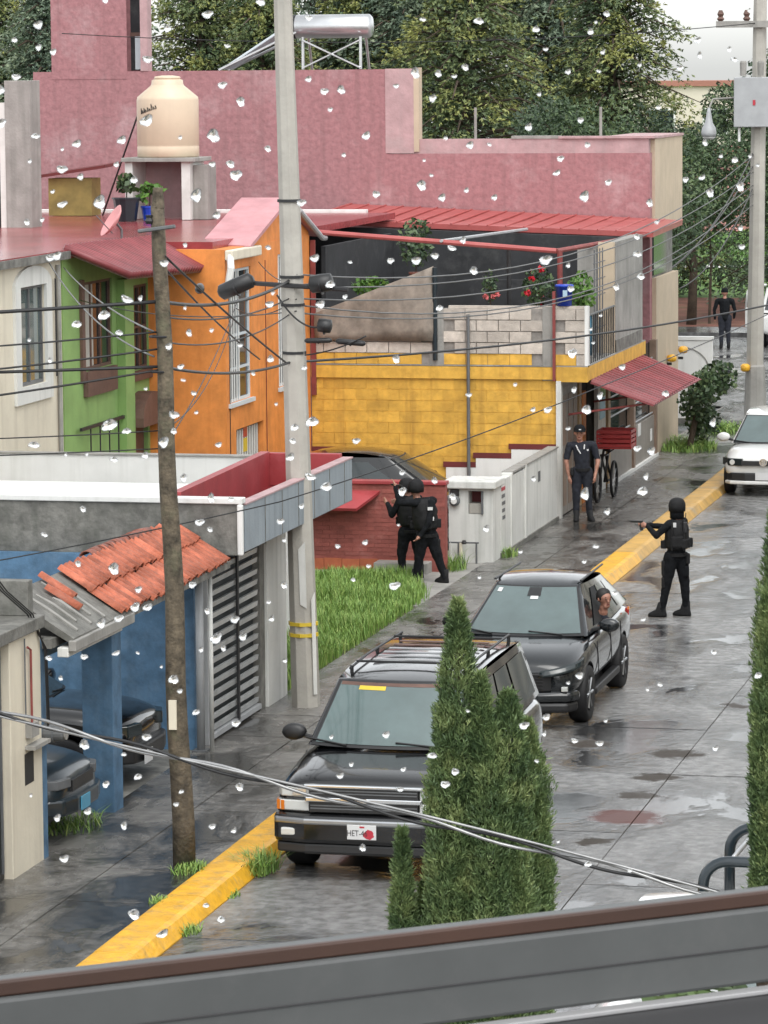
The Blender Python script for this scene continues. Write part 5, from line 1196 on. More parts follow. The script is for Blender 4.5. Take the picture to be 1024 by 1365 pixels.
# ---- car behind the brick-red wall
Q3, _ = car('parked_sedan', 'dark sedan showing its roof and side windows above the brick-red wall', (-14.15, 61.9, .12), -math.pi/2, 4.3, 1.72, sm_prof,
            dict(wb=.76, wr=.57, zb=.98, zr=1.52, yf=.95, yrf=.15, yrr=-1.35, yr=-1.95, cuts=[.12,.46,.49,.86], my=.6, arc=.08), [1.2,-1.3], .31, 'car_black', .19, glass='glass_dark')
# ---- far white car with an open door
Q4, _ = car('white_van', 'white car with its door wide open at the end of the street', (-12.9, 111.0, 0), 0, 4.6, 1.85, cp_prof,
            dict(wb=.80, wr=.64, zb=1.05, zr=1.75, yf=1.0, yrf=.4, yrr=-2.0, yr=-2.15, cuts=[.10,.46,.49,.85], my=.6), [1.37,-1.28], .34, 'car_white', .22, glass='glass_dark', cat='car')
dr = MB()
fr = [(-.95,.75),(-1.75,.75-.0)]
dr.box(-1.62,-.95,.72,.80,.42,1.02); do = dr.build('open_door', 'car_white', Q4, bevel=.03)
MB().tube([(-1.60,.76,1.0),(-1.55,.76,1.5),(-1.42,.76,1.68),(-.98,.76,1.70)], .035, 8).build('door_frame', 'car_white', do, True); MB().box(-1.52,-1.0,.69,.718,.48,.98).build('door_lining', 'black_plastic', do)
# ---- pickup with dark tubular rack, low right
K5, _ = car('white_pickup', 'white pickup with dark tubular rack, only its rack showing above the window frame', (-3.95, 28.9, 0), 0, 4.9, 1.75, cp_prof,
            dict(wb=.76, wr=.60, zb=1.0, zr=1.55, yf=1.0, yrf=.35, yrr=-.55, yr=-.75, cuts=[.12,.85], my=.6), [1.37,-1.35], .34, 'car_white', .22, cat='pickup')
def hoop(y, z, x0, x1, r=.05):
    pts = [(x0,y,1.0),(x0,y,z-.22)]+[(x0+.2-.2*math.cos(a), y, z-.2+.2*math.sin(a)) for a in [math.pi/2*i/6 for i in range(7)]]+[(x1-.2,y,z)]+[(x1-.2+.2*math.sin(a), y, z-.2+.2*math.cos(a)) for a in [math.pi/2*i/6 for i in range(7)]]+[(x1,y,1.0)]
    MB().tube(pts, r, 10).build('rack_hoop', 'car_teal', K5, True)
hoop(.55, 1.78, -.20, .72, .045); hoop(1.55, 1.86, -.12, .72, .045)
MB().tube([(0,.55,1.76),(.12,1.5,1.86)], .02, 8).build('rack_brace', 'galv', K5, True); MB().tube([(.45,.55,1.78),(.45,1.55,1.86)], .025, 8).build('rack_brace', 'car_teal', K5, True)

# ---- cargo bicycle with a red crate
BI = thing('bicycle', 'dark bicycle leaning by the shop front with a red crate on its rack', 'bicycle', (-11.5, 69.2, .13))
for y, x in ((68.35,-11.62),(69.35,-11.48)):
    tw_ = MB(); rr = .33
    tw_.tube([(x+.0, y+rr*math.cos(a), .13+rr+rr*math.sin(a)) for a in [2*math.pi*i/28 for i in range(29)]], .028, 8, False)
    wo_ = tw_.build('wheel', 'rubber', BI, True)
    for k in range(10):
        a = math.pi*2*k/10; MB().tube([(x,y,.13+rr),(x,y+rr*.95*math.cos(a),.13+rr+rr*.95*math.sin(a))], .004, 4).build('spoke', 'galv', wo_)
fx = -11.55
for a_, b_ in (((68.35,.46),(68.50,1.10)),((68.55,1.0),(68.92,.46)),((68.92,.46),(69.05,1.02)),((68.55,.98),(69.03,.95)),((68.92,.46),(69.35,.46)),((69.05,.95),(69.35,.46))):
    MB().tube([(fx-.04,a_[0],a_[1]),(fx+.02,b_[0],b_[1])], .022, 8).build('frame_tube', 'iron_dark', BI, True)
MB().tube([(fx-.3,68.42,1.14),(fx-.05,68.5,1.12),(fx+.2,68.42,1.14)], .014, 6).build('handlebar', 'galv', BI); MB().box(fx-.07,fx+.07,68.95,69.2,1.02,1.08).build('saddle', 'black_plastic', BI, bevel=.02)
CR = thing('red_crate', 'red plastic crate strapped across the bicycle', 'crate', (-11.35, 68.7, 1.12))
mb = MB(); x0, x1, y0, y1, z0, z1 = -11.62, -10.98, 68.25, 68.85, 1.14, 1.46
mb.box(x0,x1,y0,y1,z0,z0+.02)
for k in range(4):
    za = z0+.03+k*.085
    mb.box(x0,x1,y0,y0+.015,za,za+.06).box(x0,x1,y1-.015,y1,za,za+.06).box(x0,x0+.015,y0,y1,za,za+.06).box(x1-.015,x1,y0,y1,za,za+.06)
mb.build('shell', 'plastic_red', CR)
for x in (x0-.006, x1-.02):
    for y in (y0-.006, y1-.02): MB().box(x,x+.026,y,y+.026,z0,z1+.01).build('corner_post', 'plastic_red', CR)
MB().tube([(-11.3,68.4,1.14),(-11.5,68.45,1.0)], .012, 6).build('strap', 'black_plastic', CR)
# ================================================================== people (own axes: x to the right of the view, y away from it, z up)
def capsule(bm, p0, r0, p1, r1, n=12):
    p0, p1 = Vector(p0), Vector(p1); d = p1-p0; L = d.length; d = d.normalized() if L > 1e-6 else Vector((0,0,1))
    a = d.orthogonal().normalized(); b = d.cross(a); rings = []
    for t in (-1,-.75,-.4,0): rings.append((p0+d*r0*t, r0*math.sqrt(max(0,1-t*t))))
    for t in (0,.4,.75,1): rings.append((p1+d*r1*t, r1*math.sqrt(max(0,1-t*t))))
    vs = []
    for c, r in rings:
        r = max(r, 1e-4); vs.append([bm.verts.new(c+(a*math.cos(2*math.pi*k/n)+b*math.sin(2*math.pi*k/n))*r) for k in range(n)])
    for i in range(len(vs)-1):
        for k in range(n): bm.faces.new((vs[i][k], vs[i][(k+1)%n], vs[i+1][(k+1)%n], vs[i+1][k]))
    bm.faces.new(list(reversed(vs[0]))); bm.faces.new(vs[-1])
def hand_bones(w_, d, side, nrm, mat, curl=.6):
    """wrist, pointing direction, thumb side, palm direction"""
    w_, d, side, nrm = Vector(w_), Vector(d).normalized(), Vector(side).normalized(), Vector(nrm).normalized(); B_ = []
    B_.append((w_, .026, w_+d*.03, .03, mat)); 
    for k, (o_, ln) in enumerate(((.027,.070),(.009,.078),(-.009,.073),(-.026,.058))):
        k0 = w_+d*.075+side*o_; B_.append((w_+d*.02+side*o_*.7, .017, k0, .013, mat))
        k1 = k0+d*ln*.45+nrm*ln*.25*curl; k2 = k1+d*ln*.25*(1-curl*.6)+nrm*ln*.38*curl
        B_.append((k0, .011, k1, .010, mat)); B_.append((k1, .010, k2, .0085, mat))
    t1 = w_+d*.045+side*.045; B_.append((w_+d*.012+side*.02, .014, t1, .012, mat)); B_.append((t1, .012, t1+d*.035+nrm*.012, .010, mat))
    return B_
def person(name, label, loc, bones, mats, voxel=.011, rz=YAW):
    T = thing(name, label, 'person', loc, rz, local=True)
    bm = bmesh.new()
    for b in bones: capsule(bm, b[0], b[1], b[2], b[3])
    me = bpy.data.meshes.new('body'); bm.to_mesh(me); bm.free()
    o = link('body', me, T)
    rm = o.modifiers.new('r', 'REMESH'); rm.mode = 'VOXEL'; rm.voxel_size = voxel
    s_ = o.modifiers.new('s', 'SMOOTH'); s_.factor = .5; s_.iterations = 3
    tx = bpy.data.textures.get('folds') or bpy.data.textures.new('folds', 'CLOUDS'); tx.noise_scale = .085; tx.noise_depth = 2
    dp_ = o.modifiers.new('d', 'DISPLACE'); dp_.texture = tx; dp_.strength = .022; dp_.mid_level = .5; dp_.texture_coords = 'LOCAL'
    bake(o); me = o.data
    for k in mats: me.materials.append(MT[k])
    segs = [(Vector(b[0]), b[1], Vector(b[2]), b[3], b[4]) for b in bones]
    for p in me.polygons:
        c = p.center; best = 9; bi = 0
        for a, ra, b, rb, mi in segs:
            d = b-a; t = 0 if d.length_squared < 1e-9 else max(0, min(1, (c-a).dot(d)/d.length_squared)); ds = (c-a-d*t).length-(ra+(rb-ra)*t)
            if ds < best-1e-4: best = ds; bi = mi
        p.material_index = bi; p.use_smooth = True
    return T
def head_bones(c, f, skin):
    """skull, jaw, nose, ears; c centre, f facing (horizontal)"""
    c = Vector(c); f = Vector((f[0], f[1], 0)).normalized(); s = Vector((-f.y, f.x, 0)); u = Vector((0,0,1))
    return [(c+u*.03-f*.015, .086, c+u*.02+f*.02, .082, skin), (c-u*.05+f*.03, .058, c-u*.075+f*.045, .045, skin), (c+f*.098-u*.005, .012, c+f*.108-u*.025, .015, skin),
            (c+s*.088-u*.005, .016, c+s*.09+u*.02, .016, skin), (c-s*.088-u*.005, .016, c-s*.09+u*.02, .016, skin), (c-u*.09-f*.01, .052, c-u*.16-f*.02, .058, skin)]
def face_marks(T, c, f):
    c = Vector(c); f = Vector((f[0], f[1], 0)).normalized(); s = Vector((-f.y, f.x, 0)); u = Vector((0,0,1))
    for k in (-1, 1):
        e = c+f*.088+s*.033*k+u*.012; MB().lathe([(.002,-.008),(.010,-.004),(.012,0),(.010,.004),(.002,.008)], tuple(e), 8).build('eye', 'hair', T, True)
        MB().tube([e+u*.022-s*.018, e+u*.026+f*.004, e+u*.022+s*.018], .005, 5).build('eyebrow', 'hair', T)
    m = c+f*.086-u*.058; MB().tube([m-s*.022, m+f*.006, m+s*.022], .006, 5).build('mouth', 'maroon', T)
def dome(name, mat, T, c, f, r, brim=0, down=.02, squash=1.0, visor=False):
    c = Vector(c); f = Vector((f[0], f[1], 0)).normalized()
    pr_ = [(r*1.0,-down),(r*1.03,0),(r*1.0,.035),(r*.86,.075),(r*.6,.10),(r*.28,.113),(.004,.116)]
    o = MB().lathe([(a, z*squash) for a, z in pr_], (0,0,0), 18).build(name, mat, T, True); o.location = c+Vector((0,0,.02)); o.scale = (1, 1, 1)
    if visor:
        s = Vector((-f.y, f.x, 0)); b = c+Vector((0,0,.022)); mb = MB()
        pts = [b+s*r*.95*math.sin(a)+f*(r*.55*math.cos(a)*1.0+r*.45) for a in [(-1.3+2.6*i/8) for i in range(9)]]; out = [b+s*r*.9*math.sin(a)+f*(r*.6+.085*math.cos(a)+r*.35)-Vector((0,0,.012)) for a in [(-1.2+2.4*i/8) for i in range(9)]]
        mb.v = [tuple(p) for p in pts+out]; mb.f = [(i, i+1, 10+i, 9+i) for i in range(8)]; mb.m = [0]*8
        v = mb.build('visor', mat, o.parent and T, True, fix=False); v.modifiers.new('t', 'SOLIDIFY').thickness = .006
    return o
def vest(T, waist, chest, neck, rx, ry, f, mat='black_gear'):
    """ballistic vest around the torso: rings from waist to collar"""
    waist, chest, neck = Vector(waist), Vector(chest), Vector(neck); mb = MB(); n = 22; f = Vector((f[0],f[1],0)).normalized(); s = Vector((-f.y,f.x,0))
    rings = [(waist,.92),(waist.lerp(chest,.3),1.0),(waist.lerp(chest,.7),1.05),(chest,1.03),(chest.lerp(neck,.45),.88),(chest.lerp(neck,.8),.55)]
    for c, k in rings:
        for i in range(n):
            a = 2*math.pi*i/n; ca, sa = math.cos(a), math.sin(a); ca = math.copysign(abs(ca)**.75, ca); sa = math.copysign(abs(sa)**.75, sa); mb.v.append(tuple(c+s*rx*k*ca+f*ry*k*sa))
    for j in range(len(rings)-1):
        for i in range(n): mb.f.append((j*n+i, j*n+(i+1)%n, (j+1)*n+(i+1)%n, (j+1)*n+i)); mb.m.append(0)
    mb.f.append(tuple(range(n))); mb.m.append(0)
    v = mb.build('vest', mat, T, True); sb_ = v.modifiers.new('s', 'SUBSURF'); sb_.levels = 2; sb_.render_levels = 2
    d_ = v.modifiers.new('d', 'DISPLACE'); d_.texture = bpy.data.textures['folds']; d_.strength = .03; d_.texture_coords = 'LOCAL'
    for k_ in (-1, 0, 1):
        c_ = waist.lerp(chest, .28)+s*rx*.55*k_+f*ry*1.05; MB().box(c_.x-.045,c_.x+.045,c_.y-.035,c_.y+.035,c_.z-.06,c_.z+.06).build('pouch', mat, v, bevel=.015)
        c_ = waist.lerp(chest, .35)+s*rx*.55*k_-f*ry*1.02; MB().box(c_.x-.045,c_.x+.045,c_.y-.03,c_.y+.03,c_.z-.07,c_.z+.07).build('pouch', mat, v, bevel=.015)
    return v
def patchq(T, parent, c, f, w_, h_, mat):
    c = Vector(c); f = Vector(f).normalized(); s = Vector((-f.y, f.x, 0)).normalized(); u = f.cross(s)*-1; u = Vector((0,0,1))
    MB().slab([c-s*w_/2-u*h_/2, c+s*w_/2-u*h_/2, c+s*w_/2+u*h_/2, c-s*w_/2+u*h_/2], .008).build('patch', mat, parent)
def boot(T, a, toe, mat='black_gear'):
    a, toe = Vector(a), Vector(toe); d = toe-a; d.z = 0; d.normalize(); s = Vector((-d.y, d.x, 0)); mb = MB(); n = 14
    for z, f0, f1, w_ in ((0,-.07,.21,.05),(.03,-.075,.215,.053),(.06,-.07,.19,.05),(.10,-.06,.10,.05),(.22,-.058,.058,.052)):
        for i in range(n):
            t = 2*math.pi*i/n; mid, hl = (f0+f1)/2, (f1-f0)/2; p = Vector((a.x, a.y, a.z+z))+d*(mid+hl*math.cos(t))+s*w_*math.sin(t); mb.v.append(tuple(p))
    for j in range(4):
        for i in range(n): mb.f.append((j*n+i, j*n+(i+1)%n, (j+1)*n+(i+1)%n, (j+1)*n+i)); mb.m.append(0)
    mb.f.append(tuple(range(n))); mb.m.append(0); mb.f.append(tuple(4*n+i for i in range(n))); mb.m.append(0)
    mb.build('boot', mat, T, True)
def pistol(label, T_loc, p, d):
    G_ = thing('handgun', label, 'gun', T_loc, YAW, local=True); p, d = Vector(p), Vector(d).normalized(); s = Vector((-d.y,d.x,0)).normalized(); u = Vector((0,0,1))
    def bar(a, b, w_, h_, nm): MB().hexa([a-s*w_-u*h_, b-s*w_-u*h_, b+s*w_-u*h_, a+s*w_-u*h_, a-s*w_+u*h_, b-s*w_+u*h_, b+s*w_+u*h_, a+s*w_+u*h_]).build(nm, 'gun_metal', G_, bevel=.003)
    bar(p-d*.03+u*.03, p+d*.16+u*.03, .013, .016, 'slide'); MB().hexa([p-d*.03-s*.012-u*.10, p+d*.015-s*.012-u*.10, p+d*.015+s*.012-u*.10, p-d*.03+s*.012-u*.10, p-d*.02-s*.012+u*.02, p+d*.035-s*.012+u*.02, p+d*.035+s*.012+u*.02, p-d*.02+s*.012+u*.02]).build('grip', 'gun_metal', G_)
    MB().tube([p+d*.16+u*.033, p+d*.19+u*.033], .008, 8).build('muzzle', 'gun_metal', G_); MB().tube([p+d*.04+u*.012, p+d*.055-u*.02, p+d*.085-u*.018, p+d*.09+u*.012], .004, 5).build('trigger_guard', 'gun_metal', G_)
    return G_
MK = ['black_cloth', 'skin', 'black_gear']
# ---- officer in the road, seen from behind, aiming to the left
L1 = (-8.16, 54.9, 0)
f1 = (-.9, .42)
hd = (.02, .0, 1.63)
bn = [((.0,.0,.93),.135,(.03,.0,1.12),.135,0),((.03,.0,1.12),.14,(.02,.01,1.32),.15,0),((-.10,-.10,1.40),.075,(.12,.13,1.41),.075,0),
      ((-.07,-.03,.90),.115,(-.13,-.02,.52),.075,0),((-.13,-.02,.52),.072,(-.20,.02,.12),.052,0),((.08,.03,.90),.115,(.14,.06,.50),.075,0),((.14,.06,.50),.072,(.17,.10,.12),.052,0),
      ((-.12,-.12,1.40),.064,(-.30,-.14,1.24),.05,0),((-.30,-.14,1.24),.048,(-.42,.0,1.37),.036,0),((.12,.15,1.40),.064,(-.16,.22,1.33),.05,0),((-.16,.22,1.33),.048,(-.42,.05,1.38),.036,0),
      ((-.20,.02,.10),.05,(-.32,.05,.05),.04,2),((.17,.10,.10),.05,(.07,.14,.05),.04,2)]
bn += head_bones(hd, f1, 1) + hand_bones((-.43,.0,1.375), (-.9,.25,.1), (0,0,1), (0,1,0), 1, .8) + hand_bones((-.43,.06,1.37), (-.9,.0,.1), (0,0,1), (0,-1,0), 1, .8)
O1 = person('person', 'officer in black with helmet standing in the road, arms out aiming a pistol', L1, bn, MK)
h1 = dome('helmet', 'black_gear', O1, (.02,0,1.645), f1, .125, squash=1.1, down=.07); dome('balaclava', 'black_cloth', O1, (.02,0,1.56), f1, .104, down=.10)
v1 = vest(O1, (.02,0,1.0), (.02,.01,1.33), (.02,.01,1.50), .20, .16, f1)
patchq(O1, v1, (-.04,-.17,1.40), (-.2,-1,0), .07, .07, 'patch_white'); patchq(O1, v1, (-.04,-.175,1.17), (-.2,-1,0), .04, .05, 'patch_white')
MB().lathe([(.165,0),(.17,.05)], (.01,0,.92), 18).build('belt', 'black_gear', O1); box('holster', 'black_gear', O1, -.21, -.15, -.08, .06, .62, .85, .02); box('pouch', 'black_gear', O1, .15, .21, -.08, .04, .80, .96, .02); box('knee_pad', 'black_gear', O1, -.21, -.16, -.08, .06, .44, .6, .02)
box('back_pouch', 'black_gear', O1, -.08, .10, -.20, -.13, 1.06, 1.24, .025); box('radio', 'iron_dark', O1, .10, .16, -.17, -.10, 1.28, 1.44, .01); MB().tube([(.13,-.14,1.42),(.14,-.14,1.58)], .007, 5).build('aerial', 'iron_dark', O1); MB().tube([(-.06,-.15,1.46),(-.07,-.185,1.3),(-.07,-.17,1.02)], .016, 6).build('strap', 'black_gear', O1); MB().tube([(.10,-.13,1.46),(.11,-.17,1.3),(.11,-.165,1.02)], .016, 6).build('strap', 'black_gear', O1); box('cargo_pocket', 'black_cloth', O1, .11, .20, -.06, .08, .60, .78, .03)
boot(O1, (-.20,.02,0), (-.42,.08,0)); boot(O1, (.17,.10,0), (-.02,.17,0))
pistol('black pistol held out by the officer in the road', L1, (-.51,.03,1.40), (-.97,.2,.02))
# ---- officer in cap and short sleeves by the shop door
L2 = (-11.42, 65.45, .13); f2 = (-.1, -1); hd = (-.03, -.02, 1.56)
bn = [((.02,0,.90),.13,(.01,0,1.10),.135,0),((.01,0,1.10),.145,(.0,0,1.28),.15,0),((-.15,0,1.35),.072,(.16,0,1.36),.072,0),
      ((-.08,0,.88),.11,(-.09,-.02,.48),.075,0),((-.09,-.02,.48),.072,(-.09,0,.10),.055,0),((.10,0,.88),.11,(.12,-.02,.48),.075,0),((.12,-.02,.48),.072,(.15,0,.10),.055,0),
      ((-.21,0,1.35),.066,(-.26,.0,1.13),.060,0),((-.26,0,1.13),.050,(-.27,-.02,1.06),.044,1),((-.27,-.02,1.06),.042,(-.22,-.06,.80),.030,1),
      ((.21,0,1.36),.066,(.28,.0,1.13),.060,0),((.28,0,1.13),.050,(.29,-.03,1.06),.044,1),((.29,-.03,1.06),.042,(.24,-.10,.82),.030,1),
      ((-.09,0,.08),.05,(-.10,-.14,.04),.04,2),((.15,0,.08),.05,(.19,-.14,.04),.04,2)]
bn += head_bones(hd, f2, 1) + hand_bones((-.22,-.07,.79), (.1,-.1,-1), (.5,-.8,0), (1,0,0), 1, .5) + hand_bones((.24,-.11,.81), (-.1,-.1,-1), (-.5,-.8,0), (-1,0,0), 1, .5)
O2 = person('person', 'officer in navy short-sleeved shirt and black cap standing by the bicycle', L2, bn, ['navy_cloth', 'skin', 'black_gear'])
face_marks(O2, hd, f2); dome('cap', 'black_cloth', O2, (-.03,-.02,1.60), f2, .105, squash=.95, visor=True)
MB().tube([(-.10,-.135,1.37),(-.07,-.158,1.30),(-.02,-.165,1.22)], .011, 6).build('lanyard', 'patch_white', O2); MB().tube([(.05,-.135,1.38),(.04,-.158,1.30)], .012, 6).build('lanyard', 'patch_white', O2); box('badge', 'patch_white', O2, .09, .12, -.16, -.150, 1.27, 1.30)
patchq(O2, O2, (-.03,-.125,1.64), (0,-1,0), .04, .03, 'patch_white')
MB().lathe([(.155,0),(.158,.05)], (.015,0,.90), 18).build('belt', 'black_gear', O2); box('pouch', 'black_gear', O2, -.2, -.14, -.12, -.02, .82, .96, .02)
boot(O2, (-.09,0,0), (-.11,-.2,0)); boot(O2, (.15,0,0), (.21,-.2,0))
# ---- officer at the brick-red wall, arm raised
L3 = (-12.42, 57.05, .12); f3 = (-.75, .66); hd = (-.16, .05, 1.50)
bn = [((.02,0,.74),.135,(.0,0,.95),.14,0),((.0,0,.95),.145,(-.04,.02,1.20),.155,0),((-.16,-.08,1.28),.075,(.10,.10,1.29),.075,0),
      ((-.06,-.03,.74),.115,(-.12,.0,.40),.078,0),((-.12,0,.40),.074,(-.17,.05,.10),.054,0),((.08,.02,.74),.115,(.18,.0,.40),.078,0),((.18,0,.40),.074,(.29,-.03,.10),.054,0),
      ((-.17,-.10,1.28),.066,(-.42,-.06,1.28),.052,0),((-.42,-.06,1.28),.05,(-.48,.02,1.52),.038,0),
      ((.08,-.06,1.28),.066,(.04,-.20,.98),.052,0),((.04,-.20,.98),.05,(-.10,-.20,.78),.036,0),
      ((-.17,.05,.08),.05,(-.27,.12,.04),.04,2),((.29,-.03,.08),.05,(.20,.06,.04),.04,2)]
bn += head_bones(hd, f3, 1) + hand_bones((-.48,.03,1.53), (-.3,.3,.9), (0,-1,0), (-.8,.5,0), 1, .7) + hand_bones((-.11,-.20,.77), (-.6,0,-.7), (0,-1,0), (-.7,.0,.6), 1, .7)
O3 = person('person', 'officer in black leaning at the brick-red wall with one arm raised', L3, bn, MK)
dome('helmet', 'black_gear', O3, (-.16,.05,1.50), f3, .125, squash=1.1, down=.075); v3 = vest(O3, (.0,0,.82), (-.03,.02,1.20), (-.05,.03,1.38), .20, .165, f3)
patchq(O3, v3, (.06,-.19,1.20), (.2,-1,0), .08, .05, 'patch_white'); patchq(O3, v3, (.09,-.17,1.04), (.2,-1,0), .06, .06, 'patch_white')
MB().lathe([(.165,0),(.17,.05)], (.01,0,.74), 18).build('belt', 'black_gear', O3); box('holster', 'black_gear', O3, .16, .22, -.06, .06, .45, .70, .02)
boot(O3, (-.17,.05,0), (-.38,.2,0)); boot(O3, (.29,-.03,0), (.12,.12,0))
pistol('black pistol raised in front of the brick-red wall', L3, (-.40,.08,1.50), (-.8,.55,.1))
# ---- second officer close behind him
L6 = (-12.78, 57.55, .12); f6 = (-.55, .83); hd = (-.06, .03, 1.46)
bn = [((.0,0,.74),.135,(.01,0,.95),.14,0),((.01,0,.95),.145,(-.02,.02,1.17),.155,0),((-.15,-.06,1.25),.075,(.12,.08,1.26),.075,0),
      ((-.09,-.02,.74),.115,(-.15,.02,.40),.078,0),((-.15,.02,.40),.074,(-.14,.0,.10),.054,0),((.08,.02,.74),.115,(.12,.06,.40),.078,0),((.12,.06,.40),.074,(.15,.03,.10),.054,0),
      ((-.17,-.08,1.25),.066,(-.30,-.02,1.02),.052,0),((-.30,-.02,1.02),.05,(-.36,.14,1.18),.038,0),((.12,.08,1.25),.066,(.10,.26,1.04),.052,0),((.10,.26,1.04),.05,(-.18,.34,1.16),.038,0),
      ((-.14,0,.08),.05,(-.20,.10,.04),.04,2),((.15,.03,.08),.05,(.10,.13,.04),.04,2)]
bn += head_bones(hd, f6, 1) + hand_bones((-.37,.15,1.19), (-.5,.6,.4), (0,0,1), (.6,.5,0), 1, .7) + hand_bones((-.19,.34,1.17), (-.9,.2,.2), (0,0,1), (0,-1,0), 1, .7)
O6 = person('person', 'second officer in black half hidden behind the one with the raised arm', L6, bn, MK)
dome('helmet', 'black_gear', O6, (-.06,.03,1.46), f6, .125, squash=1.1, down=.075); v6 = vest(O6, (.0,0,.82), (-.02,.02,1.17), (-.03,.03,1.35), .20, .165, f6)
MB().lathe([(.165,0),(.17,.05)], (.0,0,.74), 18).build('belt', 'black_gear', O6); boot(O6, (-.14,0,0), (-.25,.18,0)); boot(O6, (.15,.03,0), (.05,.2,0))
# ---- distant person by the open car door
L4 = (-14.75, 108.9, 0); f4 = (.2, 1); hd = (0,0,1.60)
bn = [((0,0,.92),.14,(0,0,1.12),.14,0),((0,0,1.12),.15,(0,0,1.33),.155,0),((-.15,0,1.40),.08,(.15,0,1.40),.08,0),((-.09,0,.9),.115,(-.09,0,.5),.08,2),((-.09,0,.5),.075,(-.1,0,.1),.055,2),((.1,0,.9),.115,(.1,0,.5),.08,2),((.1,0,.5),.075,(.12,0,.1),.055,2),
      ((-.22,0,1.39),.068,(-.3,0,1.12),.055,0),((-.3,0,1.12),.05,(-.28,.05,.86),.038,0),((.22,0,1.39),.068,(.30,.0,1.12),.055,0),((.30,.0,1.12),.05,(.28,.08,.88),.038,0)] + head_bones(hd, f4, 1) + hand_bones((-.28,.05,.86),(0,0,-1),(0,1,0),(1,0,0),1,.5) + hand_bones((.28,.08,.88),(0,.1,-1),(0,1,0),(-1,0,0),1,.5)
O4 = person('person', 'person in black top and grey trousers standing at the open white car door', L4, bn, ['black_cloth', 'skin', 'navy_cloth'], .016)
dome('cap', 'black_cloth', O4, (0,0,1.64), f4, .105); boot(O4, (-.1,0,0), (-.1,.2,0)); boot(O4, (.12,0,0), (.12,.2,0))
# ---- driver leaning out of the graphite SUV
L5 = (-7.98, 47.15, .0); f5 = (.5, -.85); hd = (.05, .04, 1.34)
bn = [((-.25,.12,.85),.13,(-.18,.10,1.08),.14,0),((-.28,.08,1.14),.07,(-.02,.10,1.13),.07,0),((.0,.08,1.12),.06,(.12,.0,1.04),.05,0),((.12,.0,1.04),.046,(.13,-.18,1.07),.04,1),((.13,-.18,1.07),.038,(.08,-.30,1.10),.03,1)] + head_bones(hd, f5, 1) + hand_bones((.08,-.31,1.10),(-.3,-1,0),(0,0,1),(0,0,-1),1,.4)
O5 = person('person', 'driver leaning head and forearm out of the graphite SUV window', L5, bn, ['navy_cloth', 'skin', 'hair'])
face_marks(O5, hd, f5); dome('hair', 'hair', O5, (.04,.055,1.365), f5, .094, down=.05, squash=.9)
# ================================================================== trees
def leafquad(mb, p, a, b, L_, W_, t):
    i = len(mb.v); mb.v += [p-b*W_*.5, p+a*L_*.45-b*W_*.32, p+a*L_, p+a*L_*.5+b*W_*.5]; mb.f.append((i, i+1, i+2, i+3)); mb.m.append(0); mb.tint.append(t)
def conifer(seed, H, Rr, droop=.35, n=150, spr=34, L_=.34, W_=.13, top=.75, golden=.3):
    """trunk and crown meshes of a drooping conifer, base at the origin"""
    q = random.Random(seed); cr = MB(); tk = MB()
    tk.tube([(0,0,0),(.05,.02,H*.4),(0,.05,H*.75),(0,0,H*.97)], [.26,.19,.1,.02], 9)
    for i in range(n):
        t = (i+.5)/n; z = H*(.06+.94*t**.9); ln = Rr*min(1, (1.04-t)**top*1.05)*q.uniform(.5, 1.22); az = i*2.39996+q.uniform(-.4,.4)
        d = Vector((math.cos(az), math.sin(az), 0)); side = Vector((-d.y, d.x, 0))
        rise = q.uniform(.0,.35)
        if ln > .5 and t < .92: tk.tube([(0,0,z*.97), tuple(d*ln*.5+Vector((0,0,z+rise*ln*.3))), tuple(d*ln*.9+Vector((0,0,z+ln*(rise*.4-droop*.5))))], [.05,.035,.012], 5)
        base = q.gauss(.42,.2)
        for k in range(spr):
            s = q.random()**.65; c = d*ln*s + Vector((0,0,z+ln*(rise*s-droop*s*s))) + side*q.gauss(0, .16*ln*(.3+s*.6)) + Vector((0,0,q.gauss(0,.14)-.1))
            a = (d*q.uniform(.1,.9)+side*q.uniform(-.7,.7)+Vector((0,0,q.uniform(-1.0,.25)))).normalized()
            tt = min(1, max(0, base+q.gauss(0,.13)+golden*(s-.55)))
            for m in range(3):
                a2 = (a+Vector((q.gauss(0,.35),q.gauss(0,.35),q.gauss(0,.3)))).normalized(); b2 = a2.cross(Vector((q.gauss(0,1),q.gauss(0,1),q.gauss(0,1)))).normalized()
                leafquad(cr, c, a2, b2, L_*q.uniform(.6,1.3), W_*q.uniform(.7,1.4), min(1, max(0, tt+q.gauss(0,.08))))
    return cr, tk
def broadleaf(seed, H, Rr, lobes=16, per=420, size=.2, z0=.35):
    q = random.Random(seed); cr = MB(); tk = MB()
    tk.tube([(0,0,0),(.1,.05,H*.3),(-.05,0,H*.6),(0,0,H*.85)], [.2,.15,.1,.03], 8)
    for i in range(lobes):
        az = q.uniform(0,6.28); rr = Rr*math.sqrt(q.random())*.75; z = H*(z0+(.95-z0)*q.random()); k = q.uniform(.3,.55)*Rr*(1.1-.5*abs(z/H-.6))
        c = Vector((rr*math.cos(az), rr*math.sin(az), z)); tk.tube([(0,0,z*.7), tuple(c)], [.05,.015], 5)
        base = q.gauss(.45,.2)
        for _ in range(per):
            v = Vector((q.gauss(0,1),q.gauss(0,1),q.gauss(0,1))).normalized()*k*(q.random()**.35); v.z *= .8
            a = (v.normalized()+Vector((q.gauss(0,.6),q.gauss(0,.6),q.gauss(0,.6)-.3))).normalized(); b = a.orthogonal(); b.rotate(Matrix.Rotation(q.uniform(0,6.28),3,a))
            leafquad(cr, c+v, a, b.normalized(), size*q.uniform(.6,1.3), size*q.uniform(.4,.8), min(1, max(0, base+q.gauss(0,.16))))
    return cr, tk
